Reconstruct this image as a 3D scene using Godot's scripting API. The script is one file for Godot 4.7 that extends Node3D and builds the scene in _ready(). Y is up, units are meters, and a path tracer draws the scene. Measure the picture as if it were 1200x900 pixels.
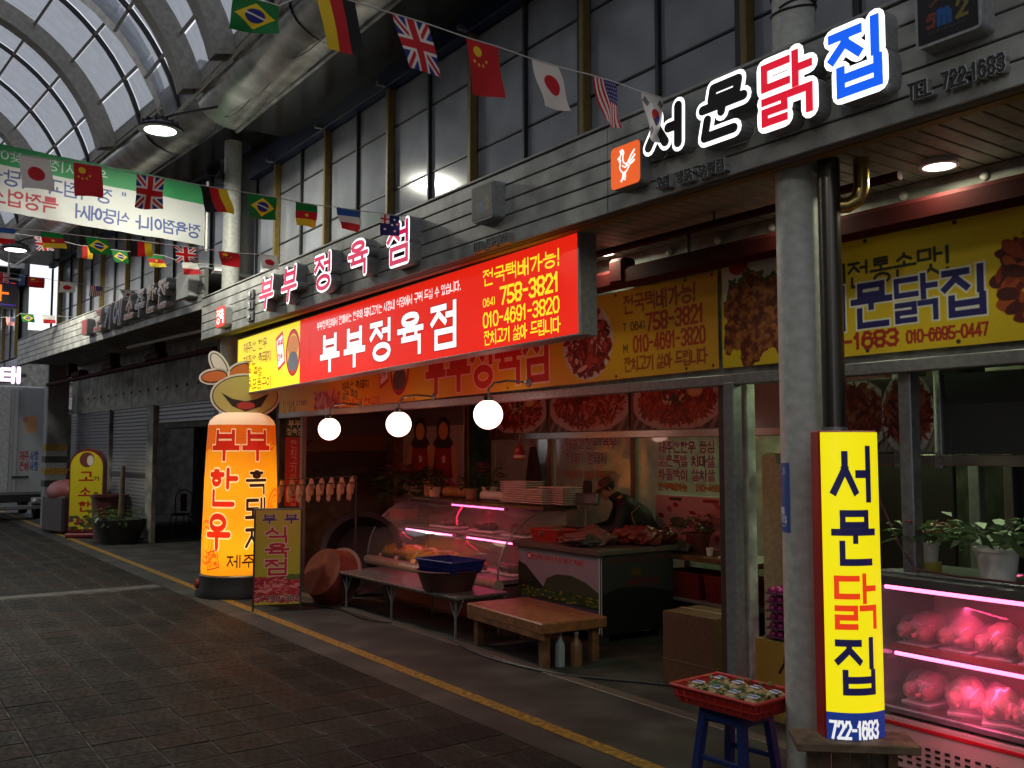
extends Node3D
# A covered market street at dusk: a butcher's shop and a chicken shop with lit signs under a slatted canopy.
func _ready():
	rng.seed = 20
	# --- camera, sky, sun, exposure
	var cam := Camera3D.new()
	cam.name = "camera"
	add_child(cam)
	cam.fov = rad_to_deg(2.0 * atan(450.0 / 1100.0))
	cam.near = 0.05; cam.far = 300.0
	cam.position = Vector3(0, 1.92, 0)
	cam.rotation = Vector3(atan(78.0 / 1100.0), deg_to_rad(90.0 - 35.27), 0)
	cam.current = true
	var sky_mat := ProceduralSkyMaterial.new()
	sky_mat.sky_top_color = Color(0.655, 0.67, 0.7); sky_mat.sky_horizon_color = Color(0.7, 0.71, 0.73); sky_mat.sky_curve = 0.3
	sky_mat.ground_horizon_color = Color(0.3, 0.3, 0.3); sky_mat.ground_bottom_color = Color(0.2, 0.2, 0.2)
	sky_mat.sun_angle_max = 1.0
	var sky := Sky.new(); sky.sky_material = sky_mat
	var env := Environment.new()
	env.background_mode = Environment.BG_SKY; env.sky = sky
	env.background_energy_multiplier = 2.45
	env.tonemap_mode = Environment.TONE_MAPPER_LINEAR
	env.tonemap_exposure = 1.0
	env.sdfgi_enabled = true; env.ssao_enabled = true; env.ssil_enabled = true
	var we := WorldEnvironment.new(); we.name = "world"; we.environment = env
	add_child(we)
	var sun := DirectionalLight3D.new()
	sun.name = "sun"; sun.light_energy = 0.15; sun.light_angular_distance = 20.0; sun.light_color = Color(0.95, 0.97, 1.0); sun.shadow_enabled = true
	sun.rotation_degrees = Vector3(-62, 25, 0)
	add_child(sun)
	# --- structure, then things
	make_materials()
	setting()
	signs()
	front_frames()
	rooms()
	globes()
	downlights()
	butcher()
	yard()
	chicken_shop()
	person()
	high_bays()
	far_row()
	flags()
# ---------- the setting: paving, canopies, walls with windows, the vaulted roof ----------
const SHOP_Z := -5.3      # line of the shop fronts
const TURN_B := 0.07156   # the far row of shops turns by 4.1 degrees
const AT_B := Vector3(-13.85, 0, -4.2)
const AT_A := Vector3(0, 0, -4.2)
func at_b(s: float, y: float, dz: float) -> Vector3:   # s metres down the far row, dz metres behind its canopy edge
	return AT_B + Basis(Vector3.UP, TURN_B) * Vector3(-s, y, -dz)

func make_materials():
	noise_fine = noise_tex(0.06, 0.8, 1.0, 3)
	noise_coarse = noise_tex(0.02, 0.55, 1.0, 5, 256, 5)
	M("concrete", 0.058, 0.053, 0.046, 0.7, 0.0, noise_tex(0.012, 0.25, 1.0, 17, 512, 5), 0.22)
	M("mortar", 0.26, 0.245, 0.22, 0.85, 0.0, noise_tex(0.03, 0.1, 1.0, 11, 256, 5), 0.6)
	M("yellow_paint", 0.42, 0.22, 0.015, 0.6, 0.0, noise_tex(0.05, 0.45, 1.0, 7, 256, 5), 1.3)
	M("plank", 0.54, 0.54, 0.51, 0.42, 0.0, noise_tex(0.012, 0.62, 1.0, 21, 512, 5), 0.45)
	M("backing", 0.16, 0.16, 0.15, 0.8)
	M("slat", 0.34, 0.34, 0.27, 0.5, 0.0, noise_fine, 0.8)
	M("steel_beam", 0.5, 0.48, 0.43, 0.6, 0.0, noise_fine, 0.6)
	M("white_paint", 0.6, 0.6, 0.56, 0.55, 0.0, noise_coarse, 0.8)
	M("pole_paint", 0.66, 0.67, 0.62, 0.45, 0.0, noise_fine, 0.8)
	M("ochre_paint", 0.28, 0.19, 0.05, 0.5, 0.0, noise_fine, 1.0)
	M("dark_frame", 0.025, 0.027, 0.03, 0.45)
	M("blue_beam", 0.01, 0.022, 0.075, 0.35)
	M("dark_soffit", 0.05, 0.05, 0.05, 0.22, 0.3)
	M("gutter_steel", 0.85, 0.85, 0.82, 0.25, 0.45, noise_tex(0.02, 0.6, 1.0, 33, 256, 4), 0.5)
	M("pane_film", 0.36, 0.375, 0.41, 0.14, 0.0, noise_tex(0.01, 0.8, 1.0, 41), 0.4)
	M("dark_red", 0.045, 0.006, 0.006, 0.7).metallic_specular = 0.2
	M("stainless", 0.4, 0.4, 0.39, 0.18, 1.0)
	M("aluminium", 0.42, 0.43, 0.44, 0.4, 0.7, noise_fine, 1.0)
	M("grey_paint", 0.2, 0.205, 0.21, 0.5, 0.0, noise_fine, 1.0)
	M("wall_panel", 0.33, 0.32, 0.28, 0.6, 0.0, noise_coarse, 0.5)
	M("shutter", 0.3, 0.3, 0.31, 0.4, 0.4, noise_fine, 0.8)
	M("black_rubber", 0.015, 0.015, 0.016, 0.7)
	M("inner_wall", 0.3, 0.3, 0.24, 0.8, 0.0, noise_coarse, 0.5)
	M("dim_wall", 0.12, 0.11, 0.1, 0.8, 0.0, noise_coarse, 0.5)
	M("timber", 0.26, 0.12, 0.05, 0.5, 0.0, noise_tex(0.03, 0.55, 1.0, 51, 256, 4), 0.9)
	M("white_plastic", 0.72, 0.7, 0.66, 0.4)
	M("black", 0.012, 0.012, 0.012, 0.5)
	var pm := M("roof_sheet", 0.56, 0.575, 0.6, 0.6)
	pm.transparency = BaseMaterial3D.TRANSPARENCY_ALPHA
	pm.albedo_color.a = 0.8
	pm.backlight_enabled = true; pm.backlight = Color(0.72, 0.75, 0.8)
	var sg := FastNoiseLite.new()
	sg.seed = 9; sg.frequency = 0.02; sg.fractal_octaves = 4
	var im := Image.create(256, 64, false, Image.FORMAT_RGB8)
	for y in 64:
		for x in 256:
			var k := 0.86 + 0.14 * sg.get_noise_2d(x * 6.0, y * 0.6) + 0.1 * sg.get_noise_2d(x * 0.8 + 500, y * 1.2)
			im.set_pixel(x, y, Color(k, k, k * 1.01))
	pm.albedo_texture = ImageTexture.create_from_image(im)

func paving():
	# pavers with a pressed pattern of fans; the joints show the mortar bed below
	var st := thing("street_paving", "", "", Vector3.ZERO, 0, "", "structure")
	var hp := Image.create(256, 256, false, Image.FORMAT_RGB8)
	var cp := Image.create(256, 256, false, Image.FORMAT_RGB8)
	var f := FastNoiseLite.new(); f.seed = 4; f.frequency = 0.03
	var f2 := FastNoiseLite.new(); f2.seed = 14; f2.frequency = 0.15
	for y in 256:
		for x in 256:
			var groove := 0.0
			# rows of scallops: the nearest arc centre below the point
			for row in 3:
				var cy := 256.0 - row * 64.0
				var cx := 128.0 if row % 2 == 0 else 0.0
				for ox in [cx, cx + 256.0]:
					var r := Vector2(x - ox, y - cy).length()
					if r < 132 and y < cy:
						var q := fposmod(r, 32.0)
						groove = maxf(groove, 1.0 - clampf(absf(q - 16.0) - 1.0, 0, 1.5) / 1.5)
						if r > 24:
							var an := atan2(y - cy, x - ox) * (2 + int(r / 32)) * 1.6
							var aq := absf(fposmod(an, 1.0) - 0.5) * r / (1.6 * (2 + int(r / 32)))
							groove = maxf(groove, 1.0 - clampf(aq - 0.8, 0, 1.5) / 1.5)
			var e := minf(minf(x, 255 - x), minf(y, 255 - y))
			var hgt := clampf(e / 8.0, 0, 1) * (1.0 - 0.75 * groove) + 0.05 * f2.get_noise_2d(x, y)
			hp.set_pixel(x, y, Color(hgt, hgt, hgt))
			var k := 0.85 + 0.3 * f.get_noise_2d(x, y) + 0.12 * f2.get_noise_2d(x, y) - 0.3 * groove
			cp.set_pixel(x, y, Color(k, k * 0.97, k * 0.95))
	var ht := ImageTexture.create_from_image(hp)
	var ct := ImageTexture.create_from_image(cp)
	var pm := []
	for q in [[0.075, 0.066, 0.058], [0.06, 0.057, 0.052], [0.092, 0.062, 0.05], [0.046, 0.043, 0.041], [0.072, 0.072, 0.064], [0.1, 0.09, 0.076]]:
		var m := M("paver", q[0] * 0.64, q[1] * 0.64, q[2] * 0.62, 0.42)
		m.albedo_texture = ct; m.heightmap_enabled = true; m.heightmap_texture = ht; m.heightmap_scale = 0.5
		m.roughness_texture = noise_coarse
		m.roughness = 0.75; m.metallic_specular = 0.22
		pm.append(m)
	var meshes := []
	for m in pm:
		for turn in 2:
			var b := MB.new()
			var hw := 0.1645; var t := 0.004; var c := 0.004
			var r := func(x: float, z: float, u: Vector2): return u
			var U := [Vector2(0, 1), Vector2(1, 1), Vector2(1, 0), Vector2(0, 0)]
			if turn: U = [U[2], U[3], U[0], U[1]]
			b.quad(Vector3(-hw + c, t, hw - c), Vector3(hw - c, t, hw - c), Vector3(hw - c, t, -hw + c), Vector3(-hw + c, t, -hw + c), U[0], U[1], U[2], U[3])
			var ring := [[-1, 1], [1, 1], [1, -1], [-1, -1]]
			for i in 4:
				var a: Array = ring[i]; var d: Array = ring[(i + 1) % 4]
				b.quad(Vector3(a[0] * hw, -0.01, a[1] * hw), Vector3(d[0] * hw, -0.01, d[1] * hw), Vector3(d[0] * (hw - c), t, d[1] * (hw - c)), Vector3(a[0] * (hw - c), t, a[1] * (hw - c)), Vector2(0.02, 0.02), Vector2(0.03, 0.02), Vector2(0.03, 0.03), Vector2(0.02, 0.03))
			meshes.append(b.mesh(m))
	var spots := []
	for i in range(-2, 92):
		for j in 17:
			var p := Vector3(-3.5 - i * 0.335, 0, -3.72 + j * 0.335 + 0.335 / 2)
			if absf(p.x + 13.93) < 0.25: continue
			var dist := (p - Vector3(0, 1.92, 0)).length()
			var dv := p - Vector3(0, 1.92, 0)
			# share of the picture: near the middle of the view first
			var side := absf(atan2(-p.z, -p.x) - 0.6156)
			spots.append([dist + (30.0 if side > 0.56 or dist < 4.3 else 0.0), p])
	spots.sort_custom(func(a, b): return a[0] < b[0])
	var rest := {}
	for k in spots.size():
		var p: Vector3 = spots[k][1]
		p.y += rng.randf_range(-0.0015, 0.0015)
		var which := rng.randi() % meshes.size()
		if k < 300:
			var o := obj("paver", meshes[which], st, p, Vector3(rng.randf_range(-0.006, 0.006), 0, rng.randf_range(-0.006, 0.006)))
		else:
			if not rest.has(which): rest[which] = []
			rest[which].append(p)
	for which in rest:
		var mm := MultiMesh.new()
		mm.transform_format = MultiMesh.TRANSFORM_3D
		mm.mesh = meshes[which]
		mm.instance_count = rest[which].size()
		for k in rest[which].size(): mm.set_instance_transform(k, Transform3D(Basis(), rest[which][k]))
		var mi := MultiMeshInstance3D.new()
		mi.multimesh = mm; mi.name = "far_pavers"
		mi.set_meta("kind", "stuff")
		st.add_child(mi, true)

func ground():
	var g := MB.new()
	g.quad(Vector3(-90, -0.001, 40), Vector3(40, -0.001, 40), Vector3(40, -0.001, -60), Vector3(-90, -0.001, -60))
	solo("ground", "", "", g.mesh(mats.mortar), Vector3.ZERO, 0, "", "structure")
	var s := MB.new()
	for q in [[-60.0, 12.0, -14.0, -3.72], [-60.0, 12.0, 1.975, 12.0], [-60.0, -35.0, -3.72, 1.975], [-3.0, 12.0, -3.72, 1.975]]:
		s.quad(Vector3(q[0], .004, q[3]), Vector3(q[1], .004, q[3]), Vector3(q[1], .004, q[2]), Vector3(q[0], .004, q[2]))
	solo("pavement", "", "", s.mesh(mats.concrete), Vector3.ZERO, 0, "", "structure")
	var y := MB.new()
	for z in [-4.06, 2.24]: y.quad(Vector3(-34, 0.008, z + 0.06), Vector3(4, 0.008, z + 0.06), Vector3(4, 0.008, z - 0.06), Vector3(-34, 0.008, z - 0.06))
	solo("road_marking", "", "", y.mesh(mats.yellow_paint), Vector3.ZERO, 0, "", "structure")
	solo("drain_strip", "", "", bxm(Vector3(0.3, 0.02, 5.66), M("strip_concrete", 0.12, 0.115, 0.105, 0.7, 0.0, noise_coarse, 0.6), 0.004, Vector3(-13.93, -0.003, -0.87)), Vector3.ZERO, 0, "", "structure")
	solo("door_track", "", "", bxm(Vector3(9.4, 0.012, 0.12), M("track_metal", 0.16, 0.13, 0.11, 0.5, 0.5, noise_fine, 2.0), 0.003, Vector3(-8.6, 0.006, -5.05)), Vector3.ZERO, 0, "", "structure")

func canopy(label: String, at: Vector3, turn: float, x0: float, x1: float, lift: float, slats: bool):
	# x0 is the end nearer the camera; local z = 0 is the face of the fascia
	var t := thing("canopy", label, "canopy", at, turn, "canopies over the shop fronts")
	var lenx := x0 - x1
	var cx := (x0 + x1) / 2
	obj("backing_board", bxm(Vector3(lenx, 0.62, 0.06), mats.backing, 0.003, Vector3(cx, 3.85 + lift, -0.055)), t)
	var cuts := [x0]
	var c := -4.8 if slats else x0 - 4.2
	while c > x1 + 1.0:
		cuts.append(c); c -= 4.5
	cuts.append(x1)
	for i in cuts.size() - 1:
		var w: float = cuts[i] - cuts[i + 1] - 0.004
		for k in 5:
			var y := 3.6 + k * 0.122 + lift
			obj("plank", bxm(Vector3(w, 0.111, 0.024), mats.plank, 0.004, Vector3((cuts[i] + cuts[i + 1]) / 2, y, -0.012 + rng.randf_range(-0.0008, 0.0008))), t)
	obj("top_cap", bxm(Vector3(lenx + 0.02, 0.02, 0.16), mats.plank, 0.004, Vector3(cx, 4.165 + lift, -0.07)), t)
	obj("roof_slab", bxm(Vector3(lenx, 0.05, 0.98), mats.steel_beam, 0.004, Vector3(cx, 4.12 + lift, -0.64)), t)
	obj("end_plate", bxm(Vector3(0.02, 0.63, 0.09), mats.plank, 0.003, Vector3(x1 - 0.011, 3.85 + lift, -0.045)), t)
	if slats:
		obj("soffit_board", bxm(Vector3(lenx, 0.02, 1.06), mats.backing, 0.002, Vector3(cx, 3.6, -0.63)), t)
		obj("edge_trim", bxm(Vector3(lenx, 0.03, 0.075), mats.ochre_paint, 0.003, Vector3(cx, 3.552, -0.13)), t)
		var sm := bxm(Vector3(0.1, 0.02, 0.93), mats.slat, 0.004)
		var x := x0 - 0.06
		while x > x1 + 0.06:
			obj("slat", sm, t, Vector3(x, 3.575, -0.64))
			x -= 0.112
	else:
		obj("soffit_board", bxm(Vector3(lenx, 0.03, 1.5), M("worn_board", 0.28, 0.27, 0.25, 0.7, 0.0, noise_coarse, 0.4), 0.002, Vector3(cx, 3.62 + lift, -0.84)), t)
	return t

func window_wall(label: String, at: Vector3, turn: float, x0: float, x1: float, first: float, lift: float):
	var t := thing("window_wall", label, "window wall", at, turn, "window walls above the canopies")
	var zz := -0.8
	var lo := 4.14 + lift; var hi := 6.1 + lift
	obj("top_beam", bxm(Vector3(x0 - x1, 0.32, 0.14), mats.blue_beam, 0.01, Vector3((x0 + x1) / 2, hi + 0.16, zz + 0.03)), t)
	obj("header", bxm(Vector3(x0 - x1, 0.6, 0.1), mats.dark_frame, 0.005, Vector3((x0 + x1) / 2, hi + 0.62, zz - 0.06)), t)
	obj("back_sheet", bxm(Vector3(x0 - x1, hi - lo + 0.9, 0.02), mats.backing, 0.002, Vector3((x0 + x1) / 2, (lo + hi) / 2 + 0.45, zz - 0.14)), t)
	var post := bxm(Vector3(0.055, hi - lo, 0.09), mats.ochre_paint, 0.006)
	var flank := bxm(Vector3(0.1, hi - lo, 0.05), mats.dark_frame, 0.003)
	var mid := bxm(Vector3(0.035, hi - lo, 0.05), mats.dark_frame, 0.004)
	var rows := [[lo, 4.91 + lift], [4.91 + lift, 5.65 + lift], [5.65 + lift, hi]]
	var pw := 0.87 - 0.07
	var panes := []
	for r in rows: panes.append(bxm(Vector3(0.78, r[1] - r[0] - 0.022, 0.012), mats.pane_film, 0.002))
	var bar := bxm(Vector3(0.78, 0.02, 0.03), mats.dark_frame, 0.003)
	var x := first
	while x > x1 + 0.3:
		if x < x0:
			obj("mullion", post, t, Vector3(x, (lo + hi) / 2, zz + 0.02))
			obj("mullion_flank", flank, t, Vector3(x - 0.075, (lo + hi) / 2, zz - 0.02))
			if x - 0.87 > x1: obj("glazing_bar", mid, t, Vector3(x - 0.9, (lo + hi) / 2, zz - 0.01))
			for h in 2:
				var px: float = x - 0.505 - h * 0.835
				if px - 0.4 < x1: continue
				for k in 3:
					obj("pane", panes[k], t, Vector3(px, (rows[k][0] + rows[k][1]) / 2, zz - 0.035), Vector3(rng.randf_range(-0.004, 0.004), rng.randf_range(-0.004, 0.004), 0))
					if k < 2: obj("glazing_bar", bar, t, Vector3(px, rows[k][1], zz - 0.03))
			var b := obj("bracket", bxm(Vector3(0.05, 0.05, 0.12), mats.aluminium, 0.006), t, Vector3(x, hi + 0.03, zz + 0.14))
		x -= 1.752
	return t

func vault(label: String, at: Vector3, turn: float, xs: Array, ribs: Array, lift: float):
	# barrel vault: local z is measured from the canopy edge; axis at z = 3.29, springing 0.6 m in front of the canopy edge
	var t := thing("vaulted_roof", label, "arcade roof", at, turn, "translucent vaulted roofs")
	var zc := 3.29; var yc := 5.93 + lift; var R := 2.77
	var n := 10
	var a0 := deg_to_rad(166.0); var a1 := deg_to_rad(14.0)
	var P := func(x: float, a: float, r: float) -> Vector3: return Vector3(x, yc + sin(a) * r, zc + cos(a) * r)
	var arc := func(x: float, w: float, dep: float, r: float) -> MB:
		var m := MB.new()
		var k := 30
		for i in k:
			var p := lerpf(a0, a1, float(i) / k); var q := lerpf(a0, a1, float(i + 1) / k)
			for side in [[-1, 1, r - dep, r - dep], [1, 1, r, r], [-1, -1, r - dep, r], [-1, 1, r, r - dep]]: pass
			var A0: Vector3 = P.call(x - w / 2, p, r - dep); var A1: Vector3 = P.call(x + w / 2, p, r - dep)
			var B0: Vector3 = P.call(x - w / 2, q, r - dep); var B1: Vector3 = P.call(x + w / 2, q, r - dep)
			var C0: Vector3 = P.call(x - w / 2, p, r); var C1: Vector3 = P.call(x + w / 2, p, r)
			var D0: Vector3 = P.call(x - w / 2, q, r); var D1: Vector3 = P.call(x + w / 2, q, r)
			m.quad(A1, A0, B0, B1); m.quad(C0, C1, D1, D0); m.quad(A0, C0, D0, B0); m.quad(C1, A1, B1, D1)
		return m
	for x in ribs: obj("rib", arc.call(x, 0.25, 0.28, R - 0.01).mesh(mats.steel_beam), t)
	for i in range(1, xs.size() - 1):
		var nearrib := false
		for r in ribs: if absf(r - xs[i]) < 0.15: nearrib = true
		if not nearrib: obj("glazing_bar", arc.call(xs[i], 0.045, 0.06, R - 0.012).mesh(mats.dark_frame), t)
	for j in range(0, n + 1):
		var a := lerpf(a0, a1, float(j) / n)
		var p: Vector3 = P.call(0, a, R - 0.05)
		obj("purlin", bxm(Vector3(absf(xs[0] - xs[xs.size() - 1]), 0.04, 0.04), mats.steel_beam, 0.004, Vector3((xs[0] + xs[xs.size() - 1]) / 2, p.y, p.z), Basis(Vector3.RIGHT, -(a - PI / 2))), t)
	for i in xs.size() - 1:
		for j in n:
			var m := MB.new()
			var p := lerpf(a0, a1, (j + 0.02) / n); var q := lerpf(a0, a1, (j + 0.98) / n); var h := (p + q) / 2
			var xa: float = xs[i] - 0.01; var xb: float = xs[i + 1] + 0.01
			var rr := R + 0.012 + rng.randf_range(-0.002, 0.002)
			for e in [[p, h, 0.0, 0.5], [h, q, 0.5, 1.0]]:
				m.quad(P.call(xb, e[0], rr), P.call(xa, e[0], rr), P.call(xa, e[1], rr), P.call(xb, e[1], rr), Vector2(i * 0.37, j * 0.31 + e[2]), Vector2(i * 0.37 + 1, j * 0.31 + e[2]), Vector2(i * 0.37 + 1, j * 0.31 + e[3]), Vector2(i * 0.37, j * 0.31 + e[3]))
			obj("roof_panel", m.mesh(mats.roof_sheet), t)
	return t

func gutter(label: String, at: Vector3, turn: float, x0: float, x1: float, lift: float, mirror := false):
	var t := thing("gutter", label, "gutter", at, turn, "sheet metal gutters under the roof")
	var s := -1.0 if mirror else 1.0
	var zo := 6.58 if mirror else 0.0
	var prof := []
	for k in 9:
		var a := k / 8.0 * PI / 2
		prof.append(Vector2(zo + s * (0.05 + 0.55 * sin(a)), 6.65 + lift - 0.38 * cos(a)))
	var xa := x0
	while xa > x1 + 0.1:
		var xb := maxf(xa - 2.43, x1)
		var m := MB.new()
		for i in prof.size() - 1:
			var a: Vector2 = prof[i]; var b: Vector2 = prof[i + 1]
			var q := [Vector3(xb, a.y, a.x), Vector3(xa - 0.004, a.y, a.x), Vector3(xa - 0.004, b.y, b.x), Vector3(xb, b.y, b.x)]
			if mirror: m.quad(q[1], q[0], q[3], q[2])
			else: m.quad(q[0], q[1], q[2], q[3])
		# smooth normals
		for i in m.v.size():
			var p := m.v[i]
			var nn := Vector3(0, (p.y - (6.65 + lift)) / 0.38, (p.z - (zo + s * 0.05)) / 0.55 * 0.8).normalized()
			m.n[i] = nn
		var o := obj("sheet", m.mesh(mats.gutter_steel), t)
		o.position = Vector3(0, rng.randf_range(-0.004, 0.004), rng.randf_range(-0.004, 0.004)); o.rotation.x = rng.randf_range(-0.004, 0.004)
		xa = xb
	obj("upper_rail", bxm(Vector3(x0 - x1, 0.17, 0.08), mats.steel_beam, 0.006, Vector3((x0 + x1) / 2, 6.73 + lift, zo + s * 0.62)), t)
	obj("lower_lip", bxm(Vector3(x0 - x1, 0.05, 0.04), mats.gutter_steel, 0.004, Vector3((x0 + x1) / 2, 6.265 + lift, zo + s * 0.03)), t)
	obj("soffit_sheet", bxm(Vector3(x0 - x1, 0.03, 0.86), mats.dark_soffit, 0.003, Vector3((x0 + x1) / 2, 6.33 + lift, zo - s * 0.41)), t)
	obj("top_sheet", bxm(Vector3(x0 - x1, 0.03, 1.5), mats.steel_beam, 0.003, Vector3((x0 + x1) / 2, 6.84 + lift, zo - s * 0.1)), t)
	return t

func pole(label: String, at: Vector3, top: float, r := 0.125):
	var m := MB.new()
	m.lathe([Vector2(0, 0), Vector2(r, 0), Vector2(r, top * 0.5), Vector2(r, top), Vector2(0, top)], Vector3.ZERO, 28)
	var t := thing("pole", label, "pole", at, 0, "round poles carrying the arcade")
	obj("shaft", m.mesh(mats.pole_paint), t)
	return t

func setting():
	ground()
	paving()
	canopy("long slatted canopy above the two lit shops, with illuminated letters on its edge", AT_A, 0, 2.5, -13.85, 0.0, true)
	canopy("higher slatted canopy of the next row, above the shuttered shop", AT_B, TURN_B, 0.0, -12.0, 0.46, false)
	window_wall("wall of grey panes and ochre posts above the lit shops", AT_A, 0, 2.5, -14.0, -4.22 + 1.752 * 3, 0.0)
	window_wall("wall of grey panes above the far canopy, red light mirrored in it", AT_B, TURN_B, 0.0, -12.3, -0.9, 0.46)
	var xa := [3.0]
	for x in [1.5, 0.13, -1.24, -2.6, -3.97, -5.34, -6.7, -8.07, -9.44, -10.8, -12.1, -12.95, -13.75]: xa.append(x)
	vault("near section of the translucent barrel roof with grey ribs", AT_A, 0, xa, [1.5, -2.6, -6.7, -10.8, -12.1], 0.0)
	var xb := [0.1, -1.0]
	for k in 8: xb.append(-2.36 - k * 1.367)
	vault("far section of the translucent barrel roof, set a little higher", AT_B, TURN_B, xb, [xb[2], xb[5], xb[8]], 0.3)
	gutter("rounded shiny steel gutter above the lit shops", AT_A, 0, 3.0, -12.4, 0.0)
	gutter("rounded steel gutter of the far section", AT_B, TURN_B, 1.4, -12.3, 0.3)
	gutter("steel gutter on the opposite side of the street", AT_A, 0, 3.0, -13.8, 0.0, true)
	gutter("far steel gutter on the opposite side of the street", AT_B, TURN_B, 0.0, -12.3, 0.3, true)
	window_wall("far wall of panes beyond the shuttered shop", AT_B + Basis(Vector3.UP, TURN_B) * Vector3(-15.5, 0, 0), TURN_B, 0.0, -14.0, -0.6, 0.46)
	vault("farthest section of the translucent barrel roof at the left edge", AT_B, TURN_B, [-16.4, -17.8, -19.2, -20.6, -22.0, -23.4, -24.8, -26.2, -27.6], [-16.5, -22.0, -26.2], 0.3)
	gutter("farthest steel gutter above the truck", AT_B, TURN_B, -16.0, -28.0, 0.3)
	pole("white round pole beside the yellow upright sign", Vector3(-3.44, 0, -4.475), 6.3, .124)
	pole("white round pole at the left end of the lit butcher's shop", Vector3(-13.58, 0, -4.52), 6.5)
	# gable over the step between the two roofs
	var gm := MB.new()
	for i in 16:
		var p := lerpf(deg_to_rad(166), deg_to_rad(14), i / 16.0); var q := lerpf(deg_to_rad(166), deg_to_rad(14), (i + 1) / 16.0)
		var f := func(a: float, y: float): return Vector3(-13.9, y + sin(a) * 2.77, -0.91 + cos(a) * 2.77)
		gm.quad(f.call(p, 5.9), f.call(q, 5.9), f.call(q, 6.28), f.call(p, 6.28))
	solo("roof_gable", "thin curved sheet closing the step between the two roof sections", "roof gable", gm.mesh(mats.steel_beam))
	# upper storey behind the window walls
	for q in [[2.5, -13.9, AT_A, 0.0, 0.0], [0.0, -12.3, AT_B, TURN_B, 0.46]]:
		var t := thing("upper_storey", ["upper storey behind the panes above the lit shops", "upper storey behind the panes of the far row"][0 if q[3] == 0.0 else 1], "building", q[2], q[3])
		var w: float = q[0] - q[1]; var cx: float = (q[0] + q[1]) / 2
		obj("floor_slab", bxm(Vector3(w, .3, 6.0), mats.dim_wall, .01, Vector3(cx, 3.85 + q[4], -4.2)), t)
		obj("roof_slab", bxm(Vector3(w, .2, 6.2), mats.dim_wall, .01, Vector3(cx, 7.1 + q[4], -4.0)), t)
		obj("rear_wall", bxm(Vector3(w, 7.2, .2), mats.dim_wall, .01, Vector3(cx, 3.6 + q[4] * .5, -7.2)), t)
		obj("end_wall", bxm(Vector3(.12, 3.2, 5.9), mats.dim_wall, .01, Vector3(q[1] + .08, 5.5 + q[4], -4.1)), t)
	# the row across the street: it shades this side and shows in the shiny metal
	for q in [[3.0, -13.8, AT_A, 0.0], [0.0, -12.5, AT_B, TURN_B]]:
		var t := thing("opposite_building", ["dark closed shop row across the street, outside the view", "dark far shop row across the street"][0 if q[3] == 0.0 else 1], "building", q[2], q[3])
		var w: float = q[0] - q[1]; var cx: float = (q[0] + q[1]) / 2
		obj("wall", bxm(Vector3(w, 3.6, 0.2), mats.dim_wall, 0.01, Vector3(cx, 1.8, 8.0)), t)
		obj("upper_wall", bxm(Vector3(w, 3.4, 0.15), mats.wall_panel, 0.01, Vector3(cx, 5.2, 7.4)), t)
		obj("fascia", bxm(Vector3(w, 0.63, 0.1), mats.plank, 0.005, Vector3(cx, 3.85, 6.63)), t)
		obj("canopy_deck", bxm(Vector3(w, 0.05, 1.3), mats.steel_beam, 0.005, Vector3(cx, 3.56, 7.3)), t)
# ---------- signs ----------
func stroke(a: Vector2, b: Vector2, r: float, round_end := true) -> PackedVector2Array:   # outline of one pen stroke
	var u := (b - a).normalized(); var q := u.orthogonal()
	if not round_end: return PackedVector2Array([a - u * r - q * r, b + u * r - q * r, b + u * r + q * r, a - u * r + q * r])
	var p := PackedVector2Array()
	for k in 7: p.append(b + (u * sin(PI * k / 6) - q * cos(PI * k / 6)) * r)
	for k in 7: p.append(a + (-u * sin(PI * k / 6) + q * cos(PI * k / 6)) * r)
	return p
func letter_mesh(ch: String, w: float, h: float, halo: float, core: float, deep: float, face_mat: Material, side_mat: Material, core_mat: Material, square := true, slant := 0.0) -> ArrayMesh:
	var out := ArrayMesh.new()
	var f := MB.new(); var s := MB.new(); var k := MB.new()
	var n := 0
	var gl := Glyph.of(ch.unicode_at(0))
	core *= lerpf(1.0, gl[2], 0.7)
	for st in gl[0]:
		for j in st.size() - 1:
			var e := []
			for q in [st[j], st[j + 1]]: e.append(Vector2((q.x - 0.5) * w + (0.5 - q.y) * slant * h, (0.5 - q.y) * h))
			n += 1
			for p in [stroke(e[0], e[1], halo)]:
				f.prism(p, 0, deep + n * 0.00012, Transform3D(), true, false, false)
				s.prism(p, 0, deep + n * 0.00012, Transform3D(), false, true, false)
			if core > 0.0:
				for p in [stroke(e[0], e[1], core, not square)]:
					k.prism(p, deep, deep + 0.0075 + n * 0.00012, Transform3D(), true, true, false)
	f.into(out, face_mat); s.into(out, side_mat)
	if core > 0.0: k.into(out, core_mat)
	return out

func rooster_strokes() -> Array:   # line drawing of a standing rooster, 0..1, y down
	return [[[.36, .2], [.33, .3], [.36, .42], [.33, .52], [.38, .62], [.48, .7], [.6, .68], [.7, .58], [.74, .46]], [[.36, .2], [.42, .14], [.48, .2], [.46, .3], [.5, .42], [.6, .48], [.7, .42]], [[.38, .12], [.36, .06], [.42, .1], [.44, .04], [.49, .1], [.5, .16]], [[.33, .24], [.27, .27], [.34, .29]], [[.34, .3], [.33, .36], [.38, .34]], [[.7, .42], [.8, .28], [.93, .16]], [[.72, .47], [.85, .38], [.95, .3]], [[.74, .52], [.86, .48], [.93, .44]], [[.46, .5], [.56, .56], [.66, .52]], [[.48, .7], [.47, .84], [.4, .92]], [[.47, .84], [.55, .9]], [[.56, .69], [.56, .84]]]

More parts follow.
